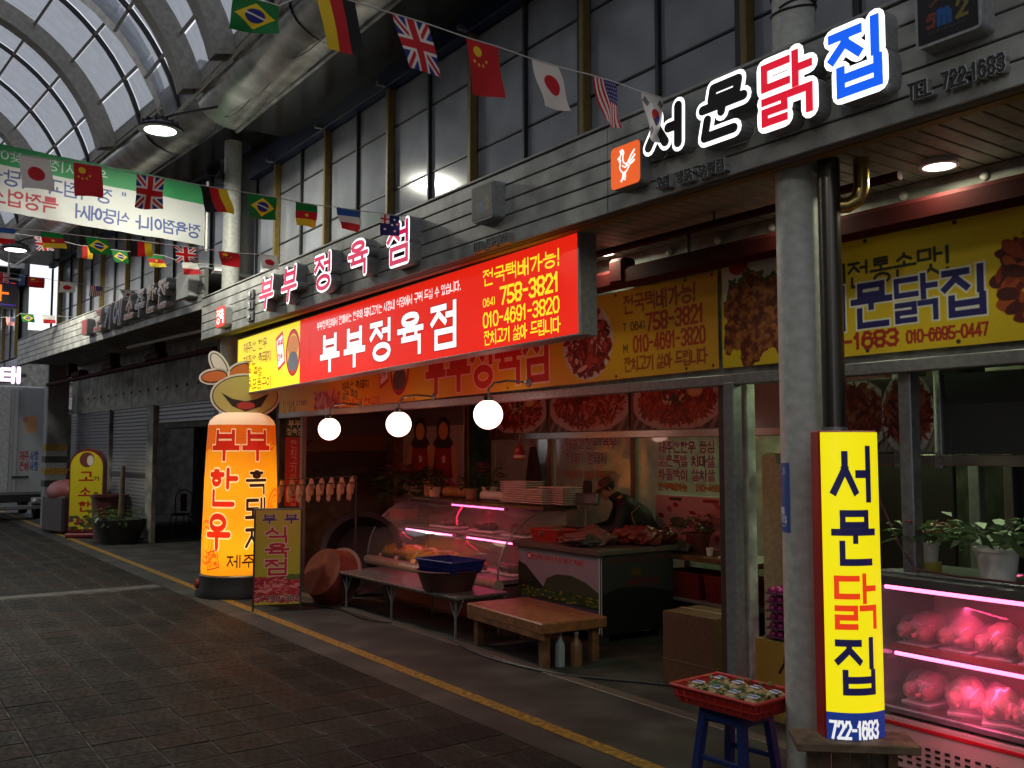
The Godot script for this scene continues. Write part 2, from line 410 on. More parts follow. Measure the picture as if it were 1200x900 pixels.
func rounded(w: float, h: float, r: float) -> PackedVector2Array:
	var p := PackedVector2Array()
	for q in [[1, 1, 0], [-1, 1, 1], [-1, -1, 2], [1, -1, 3]]:
		for k in 5:
			var a: float = (q[2] + k / 4.0) * PI / 2
			p.append(Vector2(q[0] * (w / 2 - r) + cos(a) * r, q[1] * (h / 2 - r) + sin(a) * r))
	return p

func emblem(p: Pic, x: float, y: float, h: float):   # a seal and a plain round badge
	var W := Color(1, 1, 1); var Rd := Color8(196, 52, 40)
	var s := h * 0.3
	var q := PackedVector2Array([Vector2(x, y + h * .12), Vector2(x + s * 1.25, y), Vector2(x + s * 1.75, y + h * .68), Vector2(x + s * .5, y + h * .82)])
	p.poly(q, Rd)
	var c := (q[0] + q[1] + q[2] + q[3]) / 4
	var q2 := PackedVector2Array()
	for a in q: q2.append(c + (a - c) * 0.8)
	p.poly(q2, W)
	p.write("부부", x + s * .35, y + h * .16, s * .55, .14, Rd, .8)
	p.write("정육", x + s * .45, y + h * .46, s * .5, .14, Rd, .8)
	var bx := x + h * .92; var by := y + h * .5
	p.ell(bx, by, h * .36, h * .47, Color8(190, 40, 40))
	p.ell(bx, by, h * .29, h * .38, Color8(235, 170, 60))
	p.ell(bx, by - h * .12, h * .26, h * .22, Color8(196, 120, 60))
	p.ell(bx, by + h * .18, h * .25, h * .2, Color8(90, 92, 98))
	p.ell(bx, by, h * .36, h * .47, Color8(150, 30, 30), 0, 0.93)

func signs():
	var white_lit := glow("letter_white_lit", 1.0, 1.0, 1.0, 1.6)
	var side := M("letter_side", 0.42, 0.43, 0.43, 0.5, 0.0, noise_fine, 1.5)
	# --- lit channel letters on the canopy edge, butcher's shop
	var t := thing("letter_sign", "pink and white lit Korean letters on the canopy above the red lightbox", "sign", Vector3(0, 0, -4.2), 0)
	var pink := glow("letter_pink_lit", 0.62, 0.015, 0.09, 0.9)
	var cs := [["부", -10.92, 3.83, .5, .42, false], ["부", -10.2, 3.83, .5, .44, false], ["정", -9.26, 3.82, .5, .42, true], ["육", -8.42, 3.83, .48, .38, true], ["점", -7.58, 3.83, .5, .42, true]]
	for q in cs:
		var o := obj("letter", letter_mesh(q[0], q[3] * .9, q[4] * .9, 0.045, 0.024, 0.12, white_lit, side, pink, q[5], 0.0 if q[5] else 0.22), t, Vector3(q[1], q[2], 0.0))
	# --- lit channel letters of the chicken shop
	t = thing("letter_sign", "lit black, red and blue Korean letters on the canopy above the white pole", "sign", Vector3(0, 0, -4.2), 0)
	var blk := M("letter_black", 0.012, 0.01, 0.012, 0.4)
	var redl := glow("letter_red_lit", 0.7, 0.008, 0.03, 0.9)
	var blul := glow("letter_blue_lit", 0.005, 0.11, 0.85, 0.95)
	for q in [["서", -4.13, 3.92, .36, .27, blk, false, .02], ["문", -3.66, 3.91, .38, .33, blk, false, .24], ["닭", -3.2, 3.89, .37, .38, redl, true, 0.0], ["집", -2.76, 3.9, .36, .37, blul, true, 0.0]]:
		var o := obj("letter", letter_mesh(q[0], q[3] * .9, q[4] * .92, 0.055, 0.031 if q[5] == blk else 0.026, 0.11, white_lit, side, q[5], q[6], q[7]), t, Vector3(q[1], q[2], 0.0))
	panel_light("sign_light", Vector3(-3.4, 3.9, 0.2), Vector3(0, 0, 1), Vector2(1.7, 0.35), Color(1, 1, 1), 0.06, t)
	# --- orange lightbox with a rooster
	t = thing("icon_sign", "orange square lightbox with a white rooster outline", "sign", Vector3(-4.51, 3.79, -4.2), 0)
	var org := glow("icon_orange_lit", 0.75, 0.1, 0.012, 1.0)
	obj("lit_face", one(org, func(m): m.prism(rounded(.28, .28, .03), 0.098, 0.1)), t)
	obj("housing", one(side, func(m): m.prism(rounded(.285, .285, .032), 0.0, 0.0975)), t)
	var wl := glow("icon_white_lit", 1.0, 0.95, 0.9, 1.1)
	var rm := MB.new()
	var n := 0
	for st in rooster_strokes():
		for j in st.size() - 1:
			n += 1
			for p in [stroke(Vector2(st[j][0] - .55, .5 - st[j][1]) * .24, Vector2(st[j + 1][0] - .55, .5 - st[j + 1][1]) * .24, 0.0042)]:
				rm.prism(p, 0.1, 0.102 + n * 0.00015)
	obj("rooster_outline", rm.mesh(wl), t)
	panel_light("sign_light", Vector3(0, 0, 0.16), Vector3(0, 0, 1), Vector2(0.26, 0.26), Color(1, 0.45, 0.15), 0.03, t)
	# --- small raised letters
	var dim_face := M("small_letter_face", 0.03, 0.032, 0.035, 0.4)
	var rim := M("small_letter_rim", 0.6, 0.61, 0.62, 0.4)
	for q in [["오리", -4.27, 3.58, .055, "small dark raised letters beside the rooster box, first word"], ["생닭", -4.09, 3.575, .06, "small dark raised letters below the lit letters, middle word"], ["닭튀김", -3.9, 3.57, .06, "small dark raised letters below the lit letters, longest word"]]:
		t = thing("small_letter_sign", q[4], "sign", Vector3(q[1], q[2] + .035, -4.2), 0, "small raised words on the canopy edge")
		for i in q[0].length(): obj("letter", letter_mesh(q[0][i], q[3], .075, 0.0095, 0.0045, 0.05, rim, side, dim_face), t, Vector3(.03 + i * q[3] * 1.15, 0, 0))
	for q in [["TEL 722-1683", -2.52, 3.66, .0425, .085, "raised telephone number beside the blue lit letter", 0], ["TEL 758-3821", -6.42, 3.59, .045, .075, "small raised telephone number above the red lightbox", 0]]:
		t = thing("small_letter_sign", q[5], "sign", Vector3(q[1], q[2], -4.2), 0, "small raised words on the canopy edge")
		var x := 0.0
		for ch in q[0]:
			var wd: float = q[3] * (0.6 if ch in "1-" else 1.0)
			if ch != " ": obj("letter", letter_mesh(ch, q[3] * 1.5, q[4], 0.0105, 0.005, 0.04, rim, side, dim_face), t, Vector3(x + wd / 2, 0, 0))
			x += wd
	# --- two dark boxes with the market's mark
	var p := Pic.new(128, 128, Color8(22, 22, 24))
	p.seg(Vector2(30, 46), Vector2(64, 20), 4, Color8(96, 50, 24)); p.seg(Vector2(64, 20), Vector2(98, 46), 4, Color8(96, 50, 24))
	p.write("s", 20, 56, 40, .2, Color8(120, 52, 30), 1.0); p.write("m", 44, 52, 46, .22, Color8(26, 84, 150), 1.15); p.write("2", 84, 54, 42, .2, Color8(120, 110, 40), 1.0)
	for k in 9: p.rect(22 + k * 9, 106, 28 + k * 9, 110, Color8(60, 60, 60))
	var mk := print_mat("mark_print", p.tex(), 0.3)
	for q in [[-6.19, 3.91, "dark square box with a coloured mark above the red lightbox"], [-2.28, 3.97, "dark square box with a coloured mark right of the blue lit letter"]]:
		t = thing("mark_box", q[2], "sign", Vector3(q[0], q[1], -4.2), 0, "dark boxes with the market's mark")
		obj("housing", one(side, func(m): m.prism(rounded(.32, .3, .03), 0, .115)), t)
		obj("mark_panel", face(.29, .27, mk, .118), t)
	# --- small red box at the left end and three faint plates
	t = thing("icon_sign", "small red lightbox at the left end of the canopy", "sign", Vector3(-12.7, 3.745, -4.2), 0)
	obj("housing", one(side, func(m): m.prism(rounded(.38, .29, .04), 0, .1)), t)
	obj("lit_face", one(glow("icon_red_lit", 0.6, 0.03, 0.012, 1.0), func(m): m.prism(rounded(.37, .28, .04), 0.1, .104)), t)
	var mm := MB.new()
	n = 0
	for qq in [["정", -.08], ["육", .08]]:
		for st in Glyph.of(qq[0].unicode_at(0))[0]:
			for j in st.size() - 1:
				n += 1
				for pp in [stroke(Vector2(qq[1] + (st[j].x - .5) * .14, (.5 - st[j].y) * .2), Vector2(qq[1] + (st[j + 1].x - .5) * .14, (.5 - st[j + 1].y) * .2), 0.008, false)]: mm.prism(pp, .104, .106 + n * .0002)
	obj("lettering", mm.mesh(wl), t)
	for q in [["육", 3.93], ["점", 3.79], ["부", 3.64]]:
		t = thing("letter_plate", "small unlit grey letter plate beside the small red lightbox, " + {"육": "topmost", "점": "middle", "부": "lowest"}[q[0]] + " of three", "sign", Vector3(-11.75, q[1], -4.2), 0, "unlit letter plates left of the pink letters")
		obj("plate", one(M("plate_grey", 0.2, 0.2, 0.2, 0.5), func(m): m.prism(rounded(.22, .11, .01), 0, .03)), t)
		obj("letter", letter_mesh(q[0], .1, .08, .008, 0, .045, rim, side, rim), t)

	# --- the long red and yellow lightbox
	p = Pic.new(2040, 210, Color8(222, 34, 18), 1.5)
	p.rect(0, 0, 600, 210, Color8(240, 222, 40))
	var ink := Color8(150, 84, 24)
	for q in [["제주산 한우", .03, .1, 1.0], ["제주산 흑돼지", .03, .34, 1.0], ["삶은 족발", .03, .575, 1.0], ["한우모듬구이", .03, .785, 1.08]]: p.write(q[0], 2040 * q[1], 210 * q[2], 38, .13, ink, 1.13 * q[3], true, .04)
	emblem(p, 385, 16, 170)
	var W := Color(1, 1, 1); var Ye := Color8(255, 230, 40)
	p.fit("부부정육점에서 판매하는 한우와 돼지고기는 시장내 식당에서 구워 드실 수 있습니다.", 735, 1592, 24, 27, .11, W, .0)
	for i in 5: p.write("부부정육점"[i], [766, 938, 1106, 1272, 1446][i], 74, 112, .165, W, 1.2, true, .08, .06, Color8(160, 30, 22))
	p.fit("전국택배가능!", 1688, 1985, 20, 38, .13, Ye)
	p.write("064)", 1688, 88, 20, .14, Ye, 1.2); p.fit("758-3821", 1758, 1978, 70, 42, .16, Ye)
	p.fit("010-4691-3820", 1688, 1978, 122, 36, .14, Ye)
	p.fit("잔치고기 삶아 드립니다", 1692, 1980, 166, 34, .12, Ye)
	t = thing("lightbox_sign", "long red and yellow lightbox of the butcher's shop hanging below the canopy", "sign", Vector3(-9.195, 3.135, -4.45), 0)
	t.rotation.z = 0.0122
	for i in 3:
		var w := 7.55 / 3
		obj("lit_panel", face(w - 0.003, .765, print_mat("lightbox_print", p.part(i, 3), 0.25, 1.0)), t, Vector3((i - 1) * w, 0, 0.003))
	var box := MB.new()
	box.cbox(Vector3(0, 0, -.088), Vector3(7.57, .79, .17), .006)
	obj("housing", box.mesh(M("lightbox_housing", 0.27, 0.275, 0.29, 0.45, 0.3, noise_fine, 1.0)), t)
	for q in [[Vector3(0, .39, 0), Vector3(7.58, .016, .022)], [Vector3(0, -.39, 0), Vector3(7.58, .016, .022)]]: obj("frame", bxm(q[1], mats.aluminium, .003, q[0]), t)
	for sx in [-1, 1]: obj("frame", bxm(Vector3(.018, .77, .022), mats.aluminium, .003, Vector3(sx * 3.782, 0, 0)), t)
	for x in [-3.2, -1.0, 1.2, 3.3]: obj("hanger", bxm(Vector3(.03, .16, .03), mats.steel_beam, .003, Vector3(x, .46, -.1)), t)
	panel_light("sign_light", Vector3(0.95, 0, .06), Vector3(0, 0, 1), Vector2(5.4, .7), Color(1, .22, .1), .07, t)
	panel_light("sign_light", Vector3(-2.8, 0, .06), Vector3(0, 0, 1), Vector2(1.9, .7), Color(1, .9, .25), .04, t)

	# --- cloth banner below it, on the shop front
	p = Pic.new(2040, 174, Color8(232, 172, 28), 1.0)
	p.rect(0, 0, 2040, 174, Color8(236, 178, 26))
	p.write("triple crown", 40, 124, 26, .12, Color8(70, 84, 30), 1.2); p.write("of JEJU", 40, 150, 22, .12, Color8(70, 84, 30), 1.2)
	for k in 260: p.ell(315 + rng.randf() * 180, 118 + rng.randf() * 48, rng.randf_range(4, 16), rng.randf_range(2, 6), [Color8(170, 40, 34), Color8(205, 90, 80), Color8(140, 24, 26), Color8(226, 150, 130)][rng.randi() % 4], rng.randf() * 3)
	p.write("제주산 흑돼지", 512, 96, 26, .13, Color8(50, 40, 20), 1.0); p.write("삶은 족발", 512, 124, 24, .13, Color8(50, 40, 20), 1.0); p.write("한우모듬구이 잔치고기", 512, 150, 22, .14, Color8(200, 30, 20), 1.0)
	emblem(p, 740, 8, 150)
	for i in 5: p.write("부부정육점"[i], 1028 + i * 108, 42, 116, .16, Color8(206, 30, 24), .86, true, .05, .07, Color8(250, 214, 190))
	p.ell(1684, 92, 78, 78, Color8(214, 200, 190))
	for k in 420:
		var a := rng.randf() * TAU; var r := sqrt(rng.randf()) * 66
		p.ell(1684 + cos(a) * r, 92 + sin(a) * r, rng.randf_range(4, 18), rng.randf_range(2, 8), [Color8(150, 30, 28), Color8(186, 62, 50), Color8(120, 20, 22), Color8(225, 170, 150), Color8(96, 16, 18)][rng.randi() % 5], rng.randf() * 3)
	var br := Color8(168, 74, 22)
	p.write("전국택배가능!", 1794, 12, 36, .14, br, .82, true, .04)
	p.write("T 064)", 1792, 66, 16, .14, Color8(60, 50, 20), 1.2); p.write("758-3821", 1856, 54, 34, .17, Color8(190, 60, 20), .98, true, .06)
	p.write("M", 1792, 108, 16, .14, Color8(60, 50, 20), 1.2); p.write("010-4691-3820", 1820, 94, 32, .15, Color8(190, 60, 20), .82, true, .055)
	p.write("잔치고기 삶아 드립니다", 1794, 134, 28, .14, br, .72, true, 0)
	for x in [50, 480, 960, 1400, 1770, 1960, 2026]:
		for y in [6, 168]: p.ell(x, y, 3, 3, Color8(60, 56, 50))
	p.grain(5, 77)
	var bm := print_mat("banner_print", p.tex(), 0.55, 0.0, 0.85)
	t = thing("cloth_banner", "yellow and orange butcher's banner stretched across the shop front", "banner", Vector3(-9.14, 2.86, SHOP_Z), 0)
	t.rotation.z = 0.009
	obj("cloth", wavy(8.72, .74, 60, 6, .012, bm), t)
	# --- banner of the chicken shop
	p = Pic.new(1020, 196, Color8(238, 205, 30))
	var ff := FastNoiseLite.new(); ff.seed = 3; ff.frequency = 0.025; ff.fractal_octaves = 5
	for y in 196:
		for x in 178:
			var r := Vector2((x - 74) / 74.0, (y - 108) / 84.0).length() + 0.35 * ff.get_noise_2d(x * .7, y * .7)
			if x < 4 or y < 2: continue
			var s := ff.get_noise_2d(x * 1.6 + 40, y * 1.6)
			var u := ff.get_noise_2d(x * 4 + 90, y * 4)
			var c := Color(0.72, 0.45, 0.16).lerp(Color(0.36, 0.1, 0.03), clampf(0.5 + s * 1.5 + u * .6, 0, 1))
			if r > 0.98: c = Color(0.82, 0.82, 0.76) if y < 92 else Color8(238, 205, 30)
			if r > 0.98 and r < 1.06 and y < 90: c = Color(0.25, 0.36, 0.1)
			p.put(x, y, c, 1.0)
	for q in [[40, 6, 22, Color8(170, 24, 16)]]: p.ell(q[0], q[1], q[2], q[2] * .7, q[3])
	p.rect(176, 0, 178, 196, Color8(120, 110, 60))
	p.fit("할매전통손맛!", 185, 446, 38, 44, .12, Color8(40, 46, 26), .02, 0.0, Color.WHITE, false)
	for i in 4: p.write("서문닭집"[i], [194, 274, 350, 428][i], 78, 72, .16, Color8(34, 30, 110), .98, true, .08, .09, Color8(240, 238, 225))
	p.fit("722-1683", 190, 356, 158, 27, .2, Color8(178, 40, 20)); p.fit("010-6695-0447", 368, 496, 164, 20, .17, Color8(178, 40, 20))
	for k in 300:
		var a := rng.randf() * TAU; var r := sqrt(rng.randf()) * 92
		p.ell(600 + cos(a) * r, 104 + sin(a) * r * .8, rng.randf_range(6, 20), rng.randf_range(4, 12), [Color8(150, 50, 20), Color8(110, 26, 14), Color8(180, 84, 30), Color8(80, 14, 10)][rng.randi() % 4], rng.randf() * 3)
	for x in [186, 300, 450, 700, 1000]:
		for y in [6, 189]: p.ell(x, y, 3.4, 3.4, Color8(50, 46, 40))
	p.grain(5, 78)
	t = thing("cloth_banner", "yellow chicken shop banner with fried chicken photo and blue letters", "banner", Vector3(-2.7, 2.905, SHOP_Z), 0)
	obj("cloth", wavy(4.08, .755, 36, 6, .014, print_mat("chicken_banner_print", p.tex(), 0.5, 0.0, 0.9)), t)

	# --- upright lightbox on the pole
	p = Pic.new(230, 900, Color8(240, 225, 20))
	for i in 4: p.write("서문닭집"[i], 32, 46 + i * 188, 158, .15, [Color8(24, 22, 60), Color8(24, 22, 60), Color8(226, 60, 20), Color8(24, 22, 60)][i], 1.06)
	p.rect(0, 822, 230, 900, Color8(26, 48, 120)); p.write("722-1683", 10, 846, 52, .17, Color8(235, 235, 235), .8, true, .05)
	var um := print_mat("upright_print", p.tex(), 0.3, 0.85)
	t = thing("upright_sign", "tall yellow curved lightbox with stacked Korean letters on a wooden ledge", "sign", Vector3(-3.0, 0.455, -4.28), deg_to_rad(60))
	var cm := MB.new(); var cap := MB.new()
	var arcp := []
	for k in 13:
		var a := lerpf(-1.0, 1.0, k / 12.0)
		arcp.append(Vector2(a * .155, .05 * (1 - a * a)))
	for k in 12:
		var a: Vector2 = arcp[k]; var b: Vector2 = arcp[k + 1]
		cm.quad(Vector3(a.x, 0, a.y), Vector3(b.x, 0, b.y), Vector3(b.x, 1.56, b.y), Vector3(a.x, 1.56, a.y), Vector2(k / 12.0, 1), Vector2((k + 1) / 12.0, 1), Vector2((k + 1) / 12.0, 0), Vector2(k / 12.0, 0))
		for y in [1.561]:
			if y > 1: cap.tri(Vector3(0, y, -.02), Vector3(a.x, y, a.y), Vector3(b.x, y, b.y))
			else: cap.tri(Vector3(0, y, -.02), Vector3(b.x, y, b.y), Vector3(a.x, y, a.y))
	for i in cm.v.size():
		var q := cm.v[i]; cm.n[i] = Vector3(2 * .05 * q.x / (.155 * .155), 0, 1).normalized()
	obj("lit_panel", cm.mesh(um), t)
	obj("cap", cap.mesh(M("cap_yellow", 0.5, 0.45, 0.05, 0.4)), t)
	obj("housing", bxm(Vector3(.32, 1.575, .11), M("housing_red", 0.36, 0.012, 0.014, 0.45), .008, Vector3(0, .782, -.063)), t)
	panel_light("sign_light", Vector3(0, .8, .12), Vector3(0, 0, 1), Vector2(.32, 1.4), Color(1, .92, .2), .05, t)
	t = thing("sign_ledge", "weathered wooden ledge carrying the upright yellow lightbox", "ledge", Vector3(-3.02, 0, -4.28), deg_to_rad(48))
	var wood := M("old_wood", 0.24, 0.17, 0.1, 0.75, 0.0, noise_coarse, 2.0)
	obj("plank", bxm(Vector3(.6, .045, .26), wood, .006, Vector3(0, .43, 0)), t)
	for x in [-.2, .2]: obj("leg", bxm(Vector3(.05, .41, .05), wood, .005, Vector3(x, .205, -.04)), t)
	for k in 4: obj("board", bxm(Vector3(.09, .36, .02), wood, .004, Vector3(-.14 + k * .095, .2, -.08)), t)

	# --- round inflated sign on the pavement
	p = Pic.new(1280, 560, Color8(250, 186, 40))
	for x in 1280: p.rect(x, 0, x + 1, 84 + 14 * sin(x * 0.02) + 9 * sin(x * 0.047), Color8(240, 128, 34))
	var ring := Color8(228, 128, 36)
	for q in [[120, 36, 60], [520, 30, 66], [320, 12, 44], [100, 440, 84], [560, 320, 80], [760, 36, 60], [740, 440, 84], [1160, 30, 66]]:
		for k in 3: p.ell(q[0], q[1], q[2] * (1 - k * .28), q[2] * (1 - k * .28), ring, 0, .86)
	for rep in 2:
		var ox := 640.0 * rep
		var Rr := Color8(206, 50, 34); var Wh := Color8(255, 244, 224); var Bk := Color8(40, 24, 16)
		p.write("부부", ox + 128, 22, 108, .17, Rr, 1.62, true, .12, .1, Wh)
		p.write("한", ox + 118, 166, 136, .16, Rr, 1.35, false, .1, .1, Wh); p.write("우", ox + 112, 334, 126, .17, Rr, 1.2, false, .1, .1, Wh)
		for i in 3: p.write("흑돼지"[i], ox + 344, 172 + i * 104, 90, .14, Bk, 1.4, false, .1, .1, Wh)
		p.write("제주산", ox + 250, 484, 46, .14, Bk, 1.6, false)
		for e in [[110, 480, 190, 466], [190, 466, 206, 528], [206, 528, 126, 542], [126, 542, 110, 480]]: p.seg(Vector2(ox + e[0], e[1]), Vector2(ox + e[2], e[3]), 2, Rr)
		p.write("정육", ox + 124, 480, 22, .12, Rr, 1.5); p.write("정육", ox + 130, 508, 22, .12, Rr, 1.5)
	t = thing("round_sign", "glowing orange and yellow round standing sign with a flat horned head on top", "sign", Vector3(-12.55, 0, -4.38), 0)
	var cyl := MB.new()
	cyl.lathe([Vector2(.495, .3), Vector2(.49, .8), Vector2(.475, 1.5), Vector2(.455, 2.0), Vector2(.44, 2.26)], Vector3.ZERO, 40, Basis(), 0.0, 1.0, TAU, deg_to_rad(71.5) - PI * .5)
	var rs := print_mat("round_sign_print", p.tex(), 0.45)
	rs.texture_repeat = true
	rs.backlight_enabled = true; rs.backlight = Color(1, 1, 1)   # translucent cloth, lit by the bulbs inside
	obj("lit_sleeve", cyl.mesh(rs), t)
	var shoulder := M("shoulder_cloth", 0.8, 0.74, 0.66, 0.6)
	shoulder.backlight_enabled = true; shoulder.backlight = Color(1, 0.95, 0.9)
	obj("lit_shoulder", one(shoulder, func(m): m.lathe([Vector2(.44, 2.26), Vector2(.42, 2.32), Vector2(.35, 2.39), Vector2(.25, 2.43), Vector2(0, 2.44)], Vector3.ZERO, 40)), t)
	var bs := M("sign_base", 0.012, 0.012, 0.013, 0.55)
	obj("base", one(bs, func(m): m.lathe([Vector2(0, 0.0), Vector2(.56, 0), Vector2(.565, .05), Vector2(.53, .12), Vector2(.515, .28), Vector2(.47, .305), Vector2(0, .305)], Vector3.ZERO, 40)), t)
	obj("valve", one(M("valve_red", 0.3, 0.03, 0.02, 0.5), func(m): m.lathe([Vector2(0, 0), Vector2(.06, 0), Vector2(.06, .03), Vector2(.03, .035), Vector2(0, .035)], Vector3(-.1, .17, .52), 12, Basis(Vector3.RIGHT, PI / 2))), t)
	# topper: a plain flat head shape with ears and horns, cut from thick foam board in layers
	var yl := M("topper_yellow", 0.42, 0.38, 0.12, 0.6); var ol := M("topper_orange", 0.5, 0.13, 0.03, 0.6); var wh := M("topper_white", 0.62, 0.58, 0.55, 0.6); var ln := M("topper_line", 0.015, 0.013, 0.012, 0.6); var rd := M("topper_red", 0.35, 0.03, 0.02, 0.6)
	var blob := func(cx: float, cy: float, rx: float, ry: float, turn: float, grow: float) -> PackedVector2Array:
		var q := PackedVector2Array()
		for k in 28:
			var a := TAU * k / 28
			q.append(Vector2(cx, cy) + Vector2(cos(a) * (rx + grow), sin(a) * (ry + grow)).rotated(turn))
		return q
	var n3 := 0
	for part in [["face", 0.05, .16, .42, .27, 0.0, yl], ["ear", -.36, .42, .16, .07, .15, ol], ["ear", .46, .42, .16, .07, -.15, ol], ["horn", -.3, .58, .07, .17, .55, wh], ["horn", .4, .58, .07, .17, -.55, wh], ["forehead", .05, .42, .22, .18, 0.0, ol]]:
		n3 += 1
		var z0 := -.05 + (0.0 if part[0] == "face" else -.004 * n3)
		var tip := Vector3(0.04, 2.5, .03); var face_cam := Vector3(0, deg_to_rad(71), 0)
		obj(part[0] + "_backing", one(wh, func(m): m.prism(blob.call(part[1], part[2], part[3], part[4], part[5], .04), z0 - .02, z0 + .03)), t, tip, face_cam)
		obj(part[0] + "_outline", one(ln, func(m): m.prism(blob.call(part[1], part[2], part[3], part[4], part[5], .014), z0 + .03, z0 + .034)), t, tip, face_cam)
		obj(part[0], one(part[6], func(m): m.prism(blob.call(part[1], part[2], part[3], part[4], part[5], 0.0), z0 + .034, z0 + .038)), t, tip, face_cam)
	obj("mouth", one(ln, func(m): m.prism(PackedVector2Array([Vector2(-.26, .2), Vector2(-.12, .02), Vector2(.06, -.05), Vector2(.26, .02), Vector2(.36, .2), Vector2(.2, .12), Vector2(.05, .09), Vector2(-.12, .12)]), -.012, -.009)), t, Vector3(0.04, 2.5, .03), Vector3(0, deg_to_rad(71), 0))
	obj("tongue", one(rd, func(m): m.prism(blob.call(.06, .03, .12, .05, 0.0, 0.0), -.009, -.006)), t, Vector3(0.04, 2.5, .03), Vector3(0, deg_to_rad(71), 0))
	var bulb := glow("bulb_lit", 1.0, 0.85, 0.6, 4.0)
	for q in [[.62, .5], [1.45, .28]]:
		obj("bulb", one(bulb, func(m): m.ball(Vector3(0, q[0], 0), Vector3(.05, .07, .05), 8, 12)), t)
		lamp("bulb_light", Vector3(0, q[0], 0), Color(1, .86, .6), q[1], .05, t)
	# --- folding board
	p = Pic.new(200, 420, Color8(226, 206, 44))
	for y in 420: p.rect(0, y, 200, y + 1, Color8(218, 190, 60).lerp(Color8(200, 206, 40), y / 300.0 if y < 300 else 1.0))
	for k in 500: p.ell(rng.randf() * 200, 300 + rng.randf() * 110, rng.randf_range(4, 20), rng.randf_range(2, 7), [Color8(196, 40, 56), Color8(224, 90, 96), Color8(170, 24, 40), Color8(238, 160, 160)][rng.randi() % 4], -.5 + rng.randf() * .8)
	for k in 60: p.ell(140 + rng.randf() * 60, 290 + rng.randf() * 20, 6, 3, Color8(90, 130, 30), rng.randf() * 3)
	p.write("부부", 32, 18, 44, .15, Color8(84, 40, 110), 1.4, true, .5, .08, Color8(240, 220, 210))
	for i in 3: p.write("식육점"[i], 46, 78 + i * 72, 68, .17, Color8(206, 30, 50), 1.5, true, .1, .1, Color8(250, 224, 220))
	p.write("T.758-3821", 22, 382, 26, .14, Color8(60, 24, 24), 1.3, true, .06, .1, Color8(240, 230, 230))
	var am := print_mat("folding_print", p.tex(), 0.35, 0.0, 0.8)
	t = thing("folding_board", "small folding pavement board with printed letters in front of the round sign", "sign board", Vector3(-11.05, 0, -4.33), deg_to_rad(68))
	var slope := 0.16
	obj("front_panel", board(.56, 1.12, .018, am, mats.white_plastic), t, Vector3(0, .64, .07), Vector3(-.1, 0, 0))
	obj("rear_panel", bxm(Vector3(.56, 1.12, .015), M("board_back", 0.3, 0.29, 0.27, 0.6), .003), t, Vector3(0, .64, -.32), Vector3(.22, 0, 0))
	for sx in [-1, 1]:
		obj("leg", one(mats.dark_frame, func(m): m.bar(Vector3(sx * .275, 0, .138), Vector3(sx * .275, 1.21, .012), .022)), t)
		obj("leg", one(mats.dark_frame, func(m): m.bar(Vector3(sx * .275, 0, -.47), Vector3(sx * .275, 1.2, -.19), .022)), t)
	obj("hinge_bar", bxm(Vector3(.58, .02, .2), mats.dark_frame, .004, Vector3(0, 1.2, -.09)), t)

func wavy(w: float, h: float, nx: int, ny: int, amp: float, mat: Material) -> ArrayMesh:   # stretched cloth, a little uneven
	var m := MB.new()
	var f := FastNoiseLite.new(); f.seed = int(w * 100); f.frequency = 0.5
	for j in ny + 1:
		for i in nx + 1:
			var x := (float(i) / nx - .5) * w; var y := (float(j) / ny - .5) * h
			m.vert(Vector3(x, y, .02 + amp * (1 + f.get_noise_2d(x * 2.2, y * 1.2) * 1.6)), Vector3.BACK, Vector2(float(i) / nx, 1 - float(j) / ny))
	for j in ny:
		for i in nx:
			var a := j * (nx + 1) + i; var b := a + nx + 1
			m.ix.append_array(PackedInt32Array([a, b + 1, a + 1, a, b, b + 1]))
	for j in ny + 1:
		for i in nx + 1:
			var a := j * (nx + 1) + i
			var dx: Vector3 = m.v[j * (nx + 1) + mini(i + 1, nx)] - m.v[j * (nx + 1) + maxi(i - 1, 0)]
			var dy: Vector3 = m.v[mini(j + 1, ny) * (nx + 1) + i] - m.v[maxi(j - 1, 0) * (nx + 1) + i]
			m.n[a] = dx.cross(dy).normalized()
	return m.mesh(mat)
# ---------- the two open shops ----------
func food_print(called: String, seed_: int, reds: Array, plate := true, garnish := true, w := 256, h := 128) -> StandardMaterial3D:
	var p := Pic.new(w, h, Color8(74, 58, 54))
	var r := RandomNumberGenerator.new()
	r.seed = seed_
	for k in 10: p.seg(Vector2(k * w / 9.0, h), Vector2(k * w / 9.0 + 30, h * .6), 5, Color8(150, 140, 130))
	if plate: p.ell(w * .5, h * .48, w * .52, h * .56, Color8(206, 200, 196))
	for k in 700:
		var a := r.randf() * TAU; var q := sqrt(r.randf()) * .43
		p.ell(w * (.5 + cos(a) * q), h * (.46 + sin(a) * q), r.randf_range(4, 20), r.randf_range(1.5, 5), reds[r.randi() % reds.size()], r.randf() * 3)
	if garnish:
		for k in 40: p.ell(w * .5 + r.randfn() * 18, h * .4 + r.randfn() * 10, r.randf_range(3, 9), 3, [Color8(50, 80, 26), Color8(34, 60, 20), Color8(230, 224, 196)][r.randi() % 3], r.randf() * 3)
		p.ell(w * .72, h * .3, 22, 14, Color8(226, 196, 110)); p.ell(w * .72, h * .3, 15, 9, Color8(240, 222, 160))
	p.grain(7, seed_)
	return print_mat(called, p.tex(), 0.35, 0.0, 0.7)

func poster(label: String, at: Vector3, w: float, h: float, mat: Material, turn := 0.0, group := ""):
	var o := solo("poster", label, "poster", board(w, h, .006, mat, mats.white_plastic), at, turn, group)
	return o

